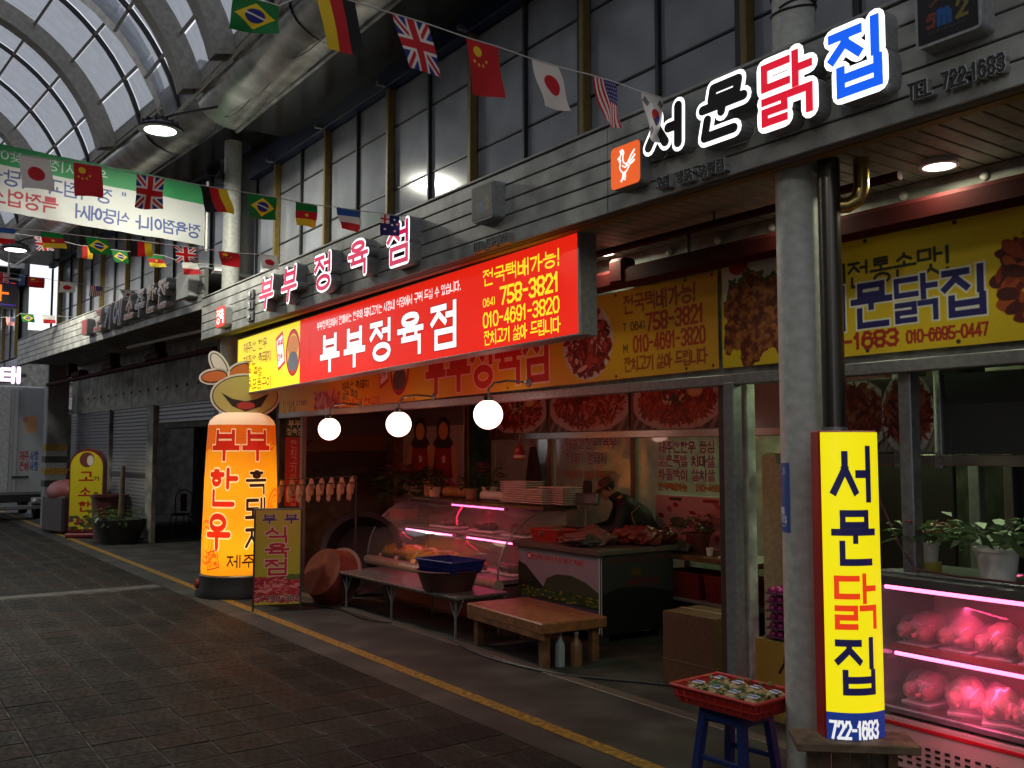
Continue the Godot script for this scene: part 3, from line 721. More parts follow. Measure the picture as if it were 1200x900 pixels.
func vinyl(label: String, lines: Array, at: Vector3, w: float, h: float, turn := 0.0):   # lettering stuck on glass; lines: [text, y, size, colour, rim]
	var p := Pic.new(512, int(512 * h / w), Color(0, 0, 0, 0))
	for l in lines: p.write(l[0], l[5] if l.size() > 5 else 4.0, l[1], l[2], .12, l[3], l[6] if l.size() > 6 else 0.9, true, .03, .1, l[4])
	var m := print_mat("vinyl_letters", p.tex(), 0.4, 0.0, 0.8)
	m.transparency = BaseMaterial3D.TRANSPARENCY_ALPHA
	solo("window_lettering", label, "lettering", face(w, h, m), at, turn)

func globes():
	var gl := glow("globe_lit", 1.0, 0.62, 0.5, 3.6)
	var base: Node3D
	for q in [[-10.98, 2.19, "leftmost glowing round globe lamp under the orange banner", .0], [-9.16, 2.21, "middle one of the three glowing globe lamps", .0], [-7.39, 2.26, "glowing globe lamp nearest the white pole", .0]]:
		var t := thing("globe_lamp", q[2], "lamp", Vector3(q[0], q[1], -4.95), 0, "round globe lamps under the banner")
		obj("lit_globe", one(gl, func(m): m.ball(Vector3.ZERO, Vector3(.14, .14, .14), 16, 24)), t)
		obj("collar", one(mats.stainless, func(m): m.lathe([Vector2(0, .128), Vector2(.05, .128), Vector2(.05, .165), Vector2(.025, .18), Vector2(0, .18)], Vector3.ZERO, 14)), t)
		obj("arm", one(mats.stainless, func(m): m.tube([Vector3(0, .17, 0), Vector3(.0, .25, -.01), Vector3(.03, .3, -.05), Vector3(.12, .32, -.14), Vector3(.2, .31, -.26), Vector3(.22, .3, -.32)], .011, 8)), t)
		obj("wall_plate", one(mats.aluminium, func(m): m.lathe([Vector2(0, 0), Vector2(.045, 0), Vector2(.04, .03), Vector2(0, .03)], Vector3(.22, .3, -.335), 12, Basis(Vector3.RIGHT, PI / 2))), t)
		lamp("bulb_light", Vector3.ZERO, Color(1, .2, .08), .4, .14, t)

func downlights():
	var dl := glow("downlight_lit", 1.0, 1.0, 0.92, 5.0)
	for q in [[-2.88, "bright round ceiling light in the canopy at the right edge"], [-3.86, "round ceiling light just left of the white pole"], [-5.8, "round ceiling light right of the red lightbox"]]:
		var t := thing("ceiling_light", q[1], "light", Vector3(q[0], 3.565, -5.02), 0, "round lights in the canopy ceiling")
		obj("rim", one(mats.white_plastic, func(m): m.lathe([Vector2(0, .0), Vector2(.1, -.0), Vector2(.11, -.03), Vector2(.09, -.035), Vector2(.085, -.03)], Vector3.ZERO, 20)), t)
		obj("lit_disc", one(dl, func(m): m.lathe([Vector2(.0, -.031), Vector2(.086, -.031)], Vector3.ZERO, 20)), t)
		panel_light("downlight_bulb", Vector3(0, -.05, 0), Vector3(0, -1, 0), Vector2(.15, .15), Color(1, 1, .86), .6, t)

func front_frames():
	# white wall strip above the banners, awning tube, posts, rails
	var t := thing("shop_front_wall", "pale wall strip with round knobs above the yellow banners", "wall", Vector3(0, 0, SHOP_Z), 0)
	obj("wall_strip", bxm(Vector3(16.0, 1.09, .08), M("strip_white", 0.5, 0.5, 0.45, 0.55, 0.0, noise_coarse, 0.7), .004, Vector3(-5.5, 3.02, -.05)), t)
	for k in 12:
		obj("wall_knob", one(mats.white_plastic, func(m): m.ball(Vector3.ZERO, Vector3(.028, .028, .022), 6, 10)), t, Vector3(-2.77 - k * .51, 3.5 - .0, 0.0))
	obj("lower_rail", bxm(Vector3(16.0, .08, .1), mats.aluminium, .006, Vector3(-5.5, 2.44, -.01)), t)
	t = thing("awning_tube", "dark red awning tube running along the shop fronts under the canopy", "awning tube", Vector3(0, 0, -5.14), 0)
	obj("tube", one(mats.dark_red, func(m): m.cbox(Vector3(-5.5, 3.33, 0), Vector3(15.8, .16, .12), .03)), t)
	for x in [-5.7, -6.4, -9.8, -12.9, -1.0]: obj("bracket", bxm(Vector3(.2, .22, .16), mats.dark_red, .03, Vector3(x, 3.38, 0)), t)
	for x in [-4.95, -8.0, -11.4, -1.9]: obj("hanger_rod", one(mats.dark_frame, func(m): m.tube([Vector3(x, 3.38, 0), Vector3(x, 3.58, 0)], .012, 6)), t)
	t = thing("awning_rail", "thin dark red rail hanging below the canopy slats", "rail", Vector3(0, 0, -4.82), 0)
	obj("bar", one(mats.dark_red, func(m): m.tube([Vector3(-3.0, 3.48, 0), Vector3(-13.3, 3.48, 0)], .028, 8)), t)
	for x in [-4.4, -7.2, -10.0, -12.8]: obj("hanger_rod", one(mats.dark_frame, func(m): m.tube([Vector3(x, 3.48, 0), Vector3(x, 3.58, 0)], .008, 6)), t)
	# posts between the shops
	t = thing("shop_post", "grey metal post between the two shops", "post", Vector3(-4.72, 0, SHOP_Z), 0)
	obj("shaft", bxm(Vector3(.1, 2.42, .1), mats.grey_paint, .008, Vector3(.03, 1.21, 0)), t)
	obj("shaft", bxm(Vector3(.07, 2.42, .08), M("post_brown", 0.06, 0.03, 0.025, 0.5), .006, Vector3(-.06, 1.21, -.02)), t)
	t = thing("shop_post", "pale door post of the chicken shop behind the egg trays", "post", Vector3(-4.68, 0, -5.45), 0)
	obj("shaft", bxm(Vector3(.07, 2.42, .1), mats.white_paint, .008, Vector3(0, 1.21, 0)), t)
	t = thing("shop_post", "grey aluminium post above the pink-lit chicken case", "post", Vector3(-3.36, 0, -5.42), 0)
	obj("shaft", bxm(Vector3(.085, 1.25, .1), mats.aluminium, .006, Vector3(0, 1.8, 0)), t)
	# downpipe
	t = thing("downpipe", "shiny dark steel pipe beside the white pole with a brass elbow", "pipe", Vector3(-3.225, 0, -4.475), 0)
	obj("pipe", one(M("pipe_steel", 0.14, 0.13, 0.115, 0.3, 0.9), func(m): m.tube([Vector3(0, .3, 0), Vector3(0, 1.9, 0), Vector3(0, 3.56, 0)], .062, 20)), t)
	obj("elbow", one(M("brass_pipe", 0.5, 0.36, 0.13, 0.25, 1.0), func(m): m.tube([Vector3(.0, 3.3, -.03), Vector3(.06, 3.3, -.08), Vector3(.1, 3.33, -.12), Vector3(.115, 3.4, -.14), Vector3(.115, 3.57, -.14)], .045, 16)), t)
	obj("clamp", one(mats.aluminium, func(m): m.lathe([Vector2(.064, 2.0), Vector2(.07, 2.0), Vector2(.07, 2.05), Vector2(.064, 2.05)], Vector3.ZERO, 20)), t)
	# notice on the pole
	var p := Pic.new(96, 200, Color8(62, 96, 170))
	p.write("25", 50, 14, 18, .14, Color8(200, 210, 230)); p.rect(8, 128, 60, 150, Color8(210, 214, 226)); p.write("우리말?", 8, 152, 22, .16, Color8(240, 240, 245)); p.rect(8, 180, 70, 184, Color8(150, 170, 210))
	var nm := MB.new()
	for k in 6:
		var a0 := -.95 + k * .16; var a1 := a0 + .16
		var f := func(a: float, y: float): return Vector3(sin(a) * .127, y, cos(a) * .127)
		nm.quad(f.call(a0, 1.46), f.call(a1, 1.46), f.call(a1, 1.85), f.call(a0, 1.85), Vector2(k / 6.0, 1), Vector2((k + 1) / 6.0, 1), Vector2((k + 1) / 6.0, 0), Vector2(k / 6.0, 0))
	solo("notice", "small blue notice stuck on the white pole", "notice", nm.mesh(print_mat("notice_print", p.tex(), 0.4)), Vector3(-3.44, 0, -4.475), 0)

func rooms():
	# floor to ceiling shells of the two shops, open to the street
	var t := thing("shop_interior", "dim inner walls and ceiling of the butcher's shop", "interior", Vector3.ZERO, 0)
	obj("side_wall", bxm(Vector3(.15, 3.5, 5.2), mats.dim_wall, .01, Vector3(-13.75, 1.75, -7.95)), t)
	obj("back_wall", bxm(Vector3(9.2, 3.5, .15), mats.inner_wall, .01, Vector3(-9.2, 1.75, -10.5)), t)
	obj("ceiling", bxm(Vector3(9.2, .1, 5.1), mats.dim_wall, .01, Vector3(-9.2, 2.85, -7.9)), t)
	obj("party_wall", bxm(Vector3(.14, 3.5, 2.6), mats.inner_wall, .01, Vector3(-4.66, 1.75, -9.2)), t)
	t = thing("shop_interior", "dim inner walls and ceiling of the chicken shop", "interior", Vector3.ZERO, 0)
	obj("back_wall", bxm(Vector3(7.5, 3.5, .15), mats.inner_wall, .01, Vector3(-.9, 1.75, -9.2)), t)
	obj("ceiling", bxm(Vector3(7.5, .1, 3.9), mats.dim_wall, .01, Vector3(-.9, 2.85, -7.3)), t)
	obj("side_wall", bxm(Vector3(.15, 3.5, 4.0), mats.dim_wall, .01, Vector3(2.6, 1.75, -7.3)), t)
	# ceiling tubes that light the back rooms
	var tb := glow("tube_light_lit", 0.95, 1.0, 0.8, 2.2)
	for q in [[-7.6, 2.72, -9.2, "fluorescent tube on the ceiling behind the butcher's glass wall", 4.0], [-3.9, 2.72, -6.35, "fluorescent tube on the ceiling of the chicken shop", 2.4]]:
		t = thing("tube_lamp", q[3], "lamp", Vector3(q[0], q[1], q[2]), 0, "fluorescent tubes in the back rooms")
		obj("housing", bxm(Vector3(1.2, .04, .08), mats.white_plastic, .006, Vector3(0, .05, 0)), t)
		obj("lit_tube", one(tb, func(m): m.tube([Vector3(-.57, 0, 0), Vector3(.57, 0, 0)], .014, 8)), t)
		panel_light("tube_light", Vector3(0, -.03, 0), Vector3(0, -1, 0), Vector2(1.1, .06), Color(.88, 1, .74), q[4], t)
	# --- glass partition behind the counter, z = -7.8
	t = thing("glass_partition", "timber and glass partition behind the butcher's counter", "partition", Vector3(0, 0, -7.8), 0)
	var fr := M("partition_frame", 0.16, 0.1, 0.065, 0.4, 0.1, noise_fine, 1.2)
	var gl := glass("shop_glass", 0.16)
	for x in [-5.0, -6.95, -8.45, -10.1, -11.55]: obj("upright", bxm(Vector3(.09, 2.8, .08), fr, .006, Vector3(x, 1.4, 0)), t)
	obj("transom", bxm(Vector3(6.6, .09, .07), M("transom_metal", 0.4, 0.38, 0.36, 0.25, 0.8), .006, Vector3(-8.28, 2.12, .012)), t)
	obj("sill", bxm(Vector3(6.6, .06, .07), fr, .006, Vector3(-8.28, .5, .01)), t)
	obj("lower_board", bxm(Vector3(6.5, .5, .03), mats.dim_wall, .004, Vector3(-8.28, .25, 0)), t)
	for q in [[-5.975, 1.86], [-7.7, 1.41], [-9.275, 1.56], [-10.825, 1.36]]: obj("pane", bxm(Vector3(q[1], 1.55, .008), gl, .001, Vector3(q[0], 1.305, -.01)), t)
	for q in [[-5.975, 1.86], [-7.7, 1.41], [-9.275, 1.56], [-10.825, 1.36]]: obj("upper_pane", bxm(Vector3(q[1], .6, .008), mats.pane_film, .001, Vector3(q[0], 2.47, -.02)), t)
	var reds := [Color8(150, 34, 28), Color8(186, 70, 54), Color8(120, 22, 20), Color8(214, 130, 110), Color8(100, 16, 16)]
	var spicy := [Color8(150, 28, 16), Color8(186, 54, 24), Color8(110, 18, 10), Color8(200, 90, 40)]
	poster("photo of spicy red meat with egg slices above the glass, next to the grey post", Vector3(-7.7, 2.47, -7.74), 1.4, .6, food_print("food_photo_a", 5, spicy), 0, "food photos above the glass partition")
	poster("photo of sliced raw meat on a plate above the glass, middle photo", Vector3(-9.27, 2.47, -7.74), 1.55, .6, food_print("food_photo_b", 6, reds, true, false), 0, "food photos above the glass partition")
	poster("photo of sliced raw meat behind the right globe lamp", Vector3(-10.82, 2.47, -7.74), 1.36, .6, food_print("food_photo_c", 8, reds), 0, "food photos above the glass partition")
	var dk := Color8(60, 26, 60); var wt := Color8(232, 220, 226); var og := Color8(206, 120, 30)
	vinyl("dark purple Korean window lettering in three lines on the right pane", [["제주산한우 등심 안", 8, 62, dk, wt], ["삶은족발 치마살", 84, 62, dk, wt], ["차돌박이 살치살", 160, 62, dk, wt], ["전국택배가능", 240, 40, og, Color8(110, 70, 20)], ["010-4691-3821", 240, 36, og, Color8(110, 70, 20), 290.0, 1.2]], Vector3(-7.5, 1.72, -7.775), 1.06, .64)
	vinyl("dark purple Korean window lettering in two lines above the butcher", [["제주산한우 육우", 8, 70, dk, wt], ["흑돼지 암돼지", 100, 66, dk, wt], ["잔치고기 삶아 드립니다", 210, 46, og, Color8(110, 70, 20)]], Vector3(-9.24, 1.8, -7.775), 1.1, .62)
	# meat chart
	var p := Pic.new(320, 240, Color8(222, 168, 172))
	for q in [[70, 60], [180, 70], [260, 80], [60, 150], [120, 190], [30, 90], [26, 160], [290, 170], [100, 40], [210, 190], [290, 30]]: p.ell(q[0], q[1], rng.randf_range(12, 22), rng.randf_range(7, 12), [Color8(150, 40, 60), Color8(190, 90, 100)][rng.randi() % 2], rng.randf())
	for q in [[110, 110], [240, 118]]:
		p.ell(q[0], q[1] + 22, 44, 8, Color8(90, 120, 60)); p.ell(q[0], q[1], 38, 18, Color8(120, 96, 70)); p.ell(q[0] - 14, q[1] - 4, 16, 10, Color8(90, 110, 140)); p.ell(q[0] + 14, q[1], 14, 10, Color8(150, 90, 60))
		for x in [-26, -16, 16, 26]: p.rect(q[0] + x - 3, q[1] + 10, q[0] + x + 3, q[1] + 24, Color8(100, 80, 60))
	p.rect(70, 8, 130, 22, Color8(60, 66, 40)); p.rect(230, 10, 300, 24, Color8(160, 40, 50))
	poster("pink chart of meat cuts behind the flower basket", Vector3(-7.5, 1.1, -7.72), 1.04, .62, print_mat("chart_print", p.tex(), 0.4, 0.0, 0.8))
	# photo of two people, orchids below it
	p = Pic.new(220, 250, Color8(150, 156, 160))
	p.rect(0, 0, 220, 50, Color8(80, 86, 92))
	for q in [[66, 20, Color8(200, 150, 120)], [150, 24, Color8(190, 140, 110)]]:
		p.ell(q[0], 140, 44, 70, Color8(52, 52, 60)); p.ell(q[0], 60, 24, 34, Color8(30, 24, 24)); p.ell(q[0], 64, 17, 24, q[2])
		p.rect(q[0] - 26, 110, q[0] + 26, 190, Color8(150, 36, 40)); p.rect(q[0] - 4, 130, q[0] + 8, 148, Color8(220, 210, 210))
		p.seg(Vector2(q[0] - 36, 110), Vector2(q[0] - 46, 180), 9, q[2], false); p.seg(Vector2(q[0] + 36, 110), Vector2(q[0] + 40, 180), 9, q[2], false)
	p.rect(0, 188, 220, 250, Color8(210, 206, 206)); p.write("부부정육점에서", 20, 200, 16, .14, Color8(190, 60, 90), 1.1)
	for k in 26: p.ell(150 + rng.randfn() * 30, 215 + rng.randfn() * 12, 7, 5, Color8(206, 70, 120), rng.randf() * 3)
	poster("large photo poster of two people in red aprons on the timber wall", Vector3(-12.3, 1.87, -7.22), 1.8, 1.4, print_mat("people_print", p.tex(), 0.35, 0.0, 0.75))
	t = thing("timber_wall", "brown timber boarding at the back left of the butcher's shop", "wall", Vector3(0, 0, -7.3), 0)
	for k in 15: obj("board", bxm(Vector3(.148, 2.75, .03), mats.timber, .005, Vector3(-13.58 + k * .15, 1.38, rng.randf_range(-.003, .003))), t)
	p = Pic.new(200, 200, Color8(70, 60, 56))
	p.rect(0, 0, 200, 60, Color8(96, 100, 104)); p.poly(PackedVector2Array([Vector2(0, 90), Vector2(40, 56), Vector2(200, 40), Vector2(200, 84)]), Color8(120, 92, 66)); p.rect(0, 88, 200, 150, Color8(60, 46, 40))
	for k in 80: p.ell(rng.randf() * 200, 130 + rng.randf() * 70, rng.randf_range(8, 24), 10, [Color8(56, 60, 44), Color8(80, 70, 58), Color8(40, 40, 34)][rng.randi() % 3], rng.randf())
	poster("large dark photo of a thatched house on the left wall of the butcher's shop", Vector3(-13.66, 1.83, -6.4), 1.5, 1.25, print_mat("house_print", p.tex(), 0.4, 0.0, 0.6), PI / 2)
	p = Pic.new(80, 300, Color8(180, 26, 24))
	p.rect(0, 0, 80, 66, Color8(50, 60, 40)); p.write("부부", 12, 6, 26, .14, Color8(230, 220, 190), 1.0); p.write("정육점", 6, 36, 22, .14, Color8(230, 220, 190), 1.0)
	for i in 8: p.write("잔치고기삶아드립"[i], 24, 76 + i * 28, 26, .13, Color8(226, 160, 150), 1.1)
	poster("tall narrow red banner with small letters at the left end of the shop", Vector3(-13.2, 1.75, -5.4), .34, 1.3, print_mat("narrow_print", p.tex(), 0.5, 0.0, 0.7), .5)
	t = thing("shop_post", "grey metal post behind the hanging gloves at the left of the shop", "post", Vector3(-12.75, 0, -5.35), 0)
	obj("shaft", bxm(Vector3(.07, 2.42, .07), mats.grey_paint, .006, Vector3(0, 1.21, 0)), t)

func meat_mat(called: String, r: float, g: float, b: float, seed_: int) -> StandardMaterial3D:
	return M(called, r, g, b, 0.3, 0.0, noise_tex(0.05, 0.35, 1.0, seed_, 128, 4), 6.0)

func leafy(m: MB, o: Vector3, n: int, spread: float, high: float, leaf: float, drop := 0.0):
	for k in n:
		var a := rng.randf() * TAU; var r := sqrt(rng.randf()) * spread
		var c := o + Vector3(cos(a) * r, rng.randf() * high, sin(a) * r)
		var d := Vector3(cos(a), rng.randf_range(-.3 - drop, .8), sin(a)).normalized()
		var s := d.cross(Vector3.UP).normalized() * leaf * .3
		var l := leaf * rng.randf_range(.7, 1.3)
		var bend := Vector3.DOWN * l * .25
		var nn := s.cross(d)
		m.quad(c, c + d * l * .5 + s, c + d * l + bend, c + d * l * .5 - s)

func pot_plant(called: String, label: String, at: Vector3, r: float, h: float, pot: Material, leaf: Material, spread: float, high: float, n: int, size: float, flower: Material = null, group := ""):
	var t := thing(called, label, "plant", at, 0, group)
	obj("pot", one(pot, func(m): m.lathe([Vector2(0, 0), Vector2(r * .75, 0), Vector2(r * .95, h * .9), Vector2(r * 1.06, h * .9), Vector2(r * 1.06, h), Vector2(r * .9, h), Vector2(r * .88, h * .85), Vector2(0, h * .85)], Vector3.ZERO, 16)), t)
	var m := MB.new()
	for k in 6:
		var a := rng.randf() * TAU
		m.tube([Vector3(0, h * .8, 0), Vector3(cos(a) * spread * .3, h + high * .5, sin(a) * spread * .3), Vector3(cos(a) * spread * .6, h + high * .9, sin(a) * spread * .6)], .004, 4)
	leafy(m, Vector3(0, h, 0), n, spread, high, size)
	obj("foliage", m.mesh(leaf), t)
	if flower:
		var f := MB.new()
		for k in 26:
			var a := rng.randf() * TAU; var q := sqrt(rng.randf()) * spread
			var c := Vector3(cos(a) * q, h + high * rng.randf_range(.5, 1.1), sin(a) * q)
			for e in 5:
				var b := TAU * e / 5 + a
				var d := Vector3(cos(b), .35, sin(b)) * size * .45
				var s := d.cross(Vector3.UP).normalized() * size * .2
				f.quad(c, c + d * .6 + s, c + d, c + d * .6 - s)
		obj("blossom", f.mesh(flower), t)
	return t

func crate(called: String, label: String, category: String, at: Vector3, w: float, d: float, h: float, mat: Material, turn := 0.0, group := "", holes := true) -> Node3D:
	# tapered plastic tub with a rolled rim and slotted sides
	var t := thing(called, label, category, at, turn, group)
	var m := MB.new()
	var b := Vector2(w * .44, d * .44); var tp := Vector2(w * .5, d * .5)
	var th := .006
	m.box(Vector3(0, th / 2, 0), Vector3(b.x * 2, th, b.y * 2))
	for q in [[1, 0], [-1, 0], [0, 1], [0, -1]]:
		var nrm := Vector3(q[0], 0, q[1]); var along := Vector3(-q[1], 0, q[0])
		var lb: float = b.y if q[0] else b.x; var lt: float = tp.y if q[0] else tp.x
		var ob: float = b.x if q[0] else b.y; var ot: float = tp.x if q[0] else tp.y
		var A := nrm * ob - along * lb; var B := nrm * ob + along * lb
		var C := nrm * ot + along * lt + Vector3.UP * h; var D := nrm * ot - along * lt + Vector3.UP * h
		for off in [0.0, -th]:
			var e: Vector3 = nrm * off
			if off == 0.0: m.quad(B + e, A + e, D + e, C + e)
			else: m.quad(A + e, B + e, C + e, D + e)
		if holes:
			var cnt := maxi(3, int(lb * 2 / .05))
			for k in cnt:
				var u := (k + .5) / cnt
				var lo := A.lerp(B, u).lerp(D.lerp(C, u), .15); var hi := A.lerp(B, u).lerp(D.lerp(C, u), .8)
				m.bar(lo + nrm * .006, hi + nrm * .006, .01)
			m.bar(A.lerp(D, .45) + nrm * .006, B.lerp(C, .45) + nrm * .006, .009)
	obj("tub", m.mesh(mat), t)
	var r := MB.new()
	for q in [[1, 0], [-1, 0], [0, 1], [0, -1]]:
		var sz := Vector3(.022 if q[0] else w + .02, .02, w * 0 + (d + .02) if q[0] else .022)
		r.cbox(Vector3(q[0] * w / 2, h - .002 + absf(q[0]) * .001, q[1] * d / 2), sz, .006)
	obj("rim", r.mesh(mat), t)
	return t

func butcher():
	var pinkl := glow("pink_tube_light", 1.0, 0.16, 0.4, 5.0)
	var meat := meat_mat("raw_meat", 0.44, 0.07, 0.05, 61); var fat := meat_mat("pork_belly", 0.5, 0.2, 0.17, 62); var darkmeat := meat_mat("dark_meat", 0.18, 0.02, 0.02, 63)
	var gl := glass("case_glass", 0.08)
	# --- curved glass showcase
	var X0 := -11.7; var X1 := -8.55; var cx := (X0 + X1) / 2; var w := X1 - X0
	var t := thing("meat_showcase", "long curved-glass meat showcase with pink tubes behind the metal table", "showcase", Vector3(cx, 0, -6.2), 0)
	var cream := M("case_cream", 0.45, 0.4, 0.33, 0.35, 0.0, noise_fine, 1.0)
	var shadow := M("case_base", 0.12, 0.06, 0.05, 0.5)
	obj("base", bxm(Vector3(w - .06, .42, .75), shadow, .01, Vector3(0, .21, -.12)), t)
	obj("front_bumper", one(cream, func(m): m.tube([Vector3(-w / 2, .44, .33), Vector3(w / 2, .44, .33)], .07, 14)), t)
	obj("deck", bxm(Vector3(w - .04, .05, .95), M("case_steel", 0.3, 0.28, 0.27, 0.35, 0.6), .006, Vector3(0, .47, -.18)), t)
	obj("back_panel", bxm(Vector3(w - .04, .75, .03), M("case_back", 0.24, 0.13, 0.1, 0.5), .004, Vector3(0, .87, -.62)), t)
	var prof := []
	for k in 11:
		var a := k / 10.0 * PI / 2
		prof.append(Vector2(-.42 + .76 * cos(a), .5 + .74 * sin(a)))
	var gm := MB.new()
	for i in 10:
		var a: Vector2 = prof[i]; var b: Vector2 = prof[i + 1]
		gm.quad(Vector3(-w / 2 + .03, a.y, a.x), Vector3(w / 2 - .03, a.y, a.x), Vector3(w / 2 - .03, b.y, b.x), Vector3(-w / 2 + .03, b.y, b.x))
	for i in gm.v.size():
		var q := gm.v[i]; gm.n[i] = Vector3(0, (q.y - .5) / .74, (q.z + .42) / .76).normalized()
	obj("front_glass", gm.mesh(gl), t)
	for sx in [-1, 1]:
		var pl := PackedVector2Array()
		for q in prof: pl.append(q)
		pl.append(Vector2(-.62, 1.24)); pl.append(Vector2(-.62, .5))
		obj("end_glass", one(gl, func(m): m.prism(pl, -.004, .004, Transform3D(Basis(Vector3(0, 0, 1), Vector3(0, 1, 0), Vector3(-1, 0, 0)), Vector3(sx * (w / 2 - .015), 0, 0)))), t)
		obj("end_rib", one(mats.aluminium, func(m): m.tube(prof.map(func(q): return Vector3(sx * (w / 2 - .01), q.y, q.x)), .012, 6)), t)
	obj("top_board", bxm(Vector3(w + .1, .05, .5), M("case_top", 0.06, 0.035, 0.03, 0.3), .012, Vector3(0, 1.265, -.5)), t)
	obj("shelf", bxm(Vector3(w - .1, .012, .4), glass("shelf_glass", .25), .002, Vector3(0, .88, -.38)), t)
	for q in [[-.78, .84, -.16], [.78, .84, -.16], [0.0, 1.2, -.42]]:
		obj("pink_tube_light", one(pinkl, func(m): m.tube([Vector3(-.62, 0, 0), Vector3(.62, 0, 0)], .011, 8)), t, Vector3(q[0], q[1], q[2]))
		for sx in [-1, 1]: obj("lamp_holder", bxm(Vector3(.05, .05, .04), M("holder_pink", 0.5, 0.2, 0.25, 0.4), .006, Vector3(q[0] + sx * .64, q[1], q[2])), t)
		panel_light("tube_light", Vector3(q[0], q[1] - .03, q[2]), Vector3(0, -1, .15), Vector2(1.2, .03), Color(1, .12, .3), .13, t)
	# trays of meat in the case
	var trays := [["heap of dark red minced meat on the upper shelf of the showcase", .95, .9, -.42, meat, .3, .1], ["pile of pale pork slices on the upper shelf, left side", -.7, .9, -.42, fat, .4, .07], ["red meat pieces on the upper shelf, centre of the showcase", .2, .9, -.45, darkmeat, .35, .08], ["tray of orange-red meat on the lower deck near the blue basket", .65, .5, .0, meat, .3, .09], ["tray of dark meat on the lower deck, right end", 1.2, .5, -.1, darkmeat, .28, .08]]
	for q in trays:
		var s := thing("meat_tray", q[0], "meat", Vector3(cx + q[1], q[2], -6.2 + q[3]), 0, "trays of meat in the showcase")
		obj("tray", bxm(Vector3(q[5] + .2, .02, .26), mats.white_plastic, .006, Vector3(0, .01, 0)), s)
		for k in 5: obj("meat_piece", one(q[4], func(m): m.lump(Vector3(rng.randf_range(-.5, .5) * q[5], .03 + q[6] * .5, rng.randf_range(-.06, .06)), Vector3(.09, q[6] * .6, .07), rng, .3)), s)
	var wrap := M("yellow_wrap", 0.55, 0.38, 0.05, 0.25, 0.0, noise_coarse, 3.0)
	for k in 4:
		var s := thing("wrapped_parcel", "yellow wrapped parcel on the showcase deck, number %s from the left" % ["one", "two", "three", "four"][k], "parcel", Vector3(cx - 1.25 + k * .42, .5, -6.14), rng.randf_range(-.2, .2), "yellow parcels in the showcase")
		obj("parcel", one(wrap, func(m): m.lump(Vector3(0, .08, 0), Vector3(.2, .1, .2), rng, .12, 8, 14)), s)
		obj("label_strip", bxm(Vector3(.12, .004, .03), M("label_dark", 0.05, 0.03, 0.02, 0.5), .001, Vector3(0, .185, .03)), s)
		obj("price_card", bxm(Vector3(.09, .05, .004), M("price_card", 0.6, 0.5, 0.35, 0.6), .001, Vector3(.0, .03, .24), Basis(Vector3.RIGHT, -.4)), s)
	# --- on top of the showcase: foam trays, paper roll, flower pots
	var foam := M("foam_tray", 0.7, 0.6, 0.55, 0.6)
	for q in [[-9.2, 10, .24, "tallest stack of white foam trays on the showcase", .2], [-8.78, 7, .22, "low stack of white foam trays in front of the scale", -.1], [-8.6, 8, .22, "rear stack of white foam trays on the right end of the showcase", .1]]:
		var s := thing("foam_tray_stack", q[3], "tray stack", Vector3(q[0], 1.291, -6.66 - (.1 if q[0] > -8.7 else 0.0)), q[4], "stacks of foam trays on the showcase")
		for k in q[1]:
			var tm := MB.new()
			var y: float = k * .026
			for e in [[.3, q[2], 0.0, .006], [.42, q[2] + .1, .018, .004]]: tm.cbox(Vector3(rng.randf_range(-.004, .004), y + e[2] + .004, 0), Vector3(e[0], e[3] + .006, e[1]), .003)
			tm.quad(Vector3(-.15, y, q[2] / 2), Vector3(.15, y, q[2] / 2), Vector3(.2, y + .018, q[2] / 2 + .045), Vector3(-.2, y + .018, q[2] / 2 + .045))
			tm.quad(Vector3(.15, y, q[2] / 2), Vector3(.15, y, -q[2] / 2), Vector3(.2, y + .018, -q[2] / 2 - .045), Vector3(.2, y + .018, q[2] / 2 + .045))
			obj("tray", tm.mesh(foam), s)
	solo("paper_roll", "white paper roll lying on the showcase", "roll", one(mats.white_plastic, func(m): m.tube([Vector3(-.2, .06, 0), Vector3(.2, .06, 0)], .055, 16)), Vector3(-9.85, 1.291, -6.7), .3)
	solo("wicker_roll", "amber woven bundle lying on the showcase beside the pots", "bundle", one(M("wicker", 0.45, 0.25, 0.08, 0.6, 0.0, noise_fine, 6.0), func(m):
		for k in 6: m.ball(Vector3(-.22 + k * .085, .07, 0), Vector3(.05, .07, .08), 6, 10)), Vector3(-10.75, 1.291, -6.7), .1)
	var leafm := M("leaf_dark", 0.035, 0.06, 0.02, 0.5); leafm.backlight_enabled = true; leafm.backlight = Color(.3, .4, .15)
	var pinkf := M("blossom_pink", 0.5, 0.06, 0.14, 0.6)
	var clay := M("clay_pot", 0.35, 0.2, 0.1, 0.6); var cpot := M("cream_pot", 0.6, 0.48, 0.36, 0.5)
	pot_plant("potted_plant", "leafy plant in a tall tan pot at the left end of the showcase", Vector3(-11.45, 1.291, -6.68), .085, .2, clay, leafm, .16, .18, 60, .1, null, "potted plants on the showcase")
	pot_plant("potted_plant", "leafy plant in a short cream pot second from the left on the showcase", Vector3(-11.2, 1.291, -6.62), .09, .13, cpot, leafm, .14, .14, 50, .09, null, "potted plants on the showcase")
	pot_plant("potted_plant", "small plant in an amber pot in the middle of the showcase", Vector3(-10.4, 1.291, -6.7), .09, .13, clay, leafm, .14, .16, 50, .08, null, "potted plants on the showcase")
	pot_plant("potted_plant", "pink flowering plant in a dotted pot beside the paper roll", Vector3(-10.12, 1.291, -6.8), .1, .16, cpot, leafm, .2, .28, 60, .1, pinkf, "potted plants on the showcase")
	# --- scale with its display
	t = thing("weighing_scale", "dark weighing scale with a display on a stalk behind the red basket", "scale", Vector3(-8.25, .95, -6.75), .35)
	obj("body", bxm(Vector3(.36, .1, .34), M("scale_body", 0.08, 0.08, 0.085, 0.4), .02, Vector3(0, .05, 0)), t)
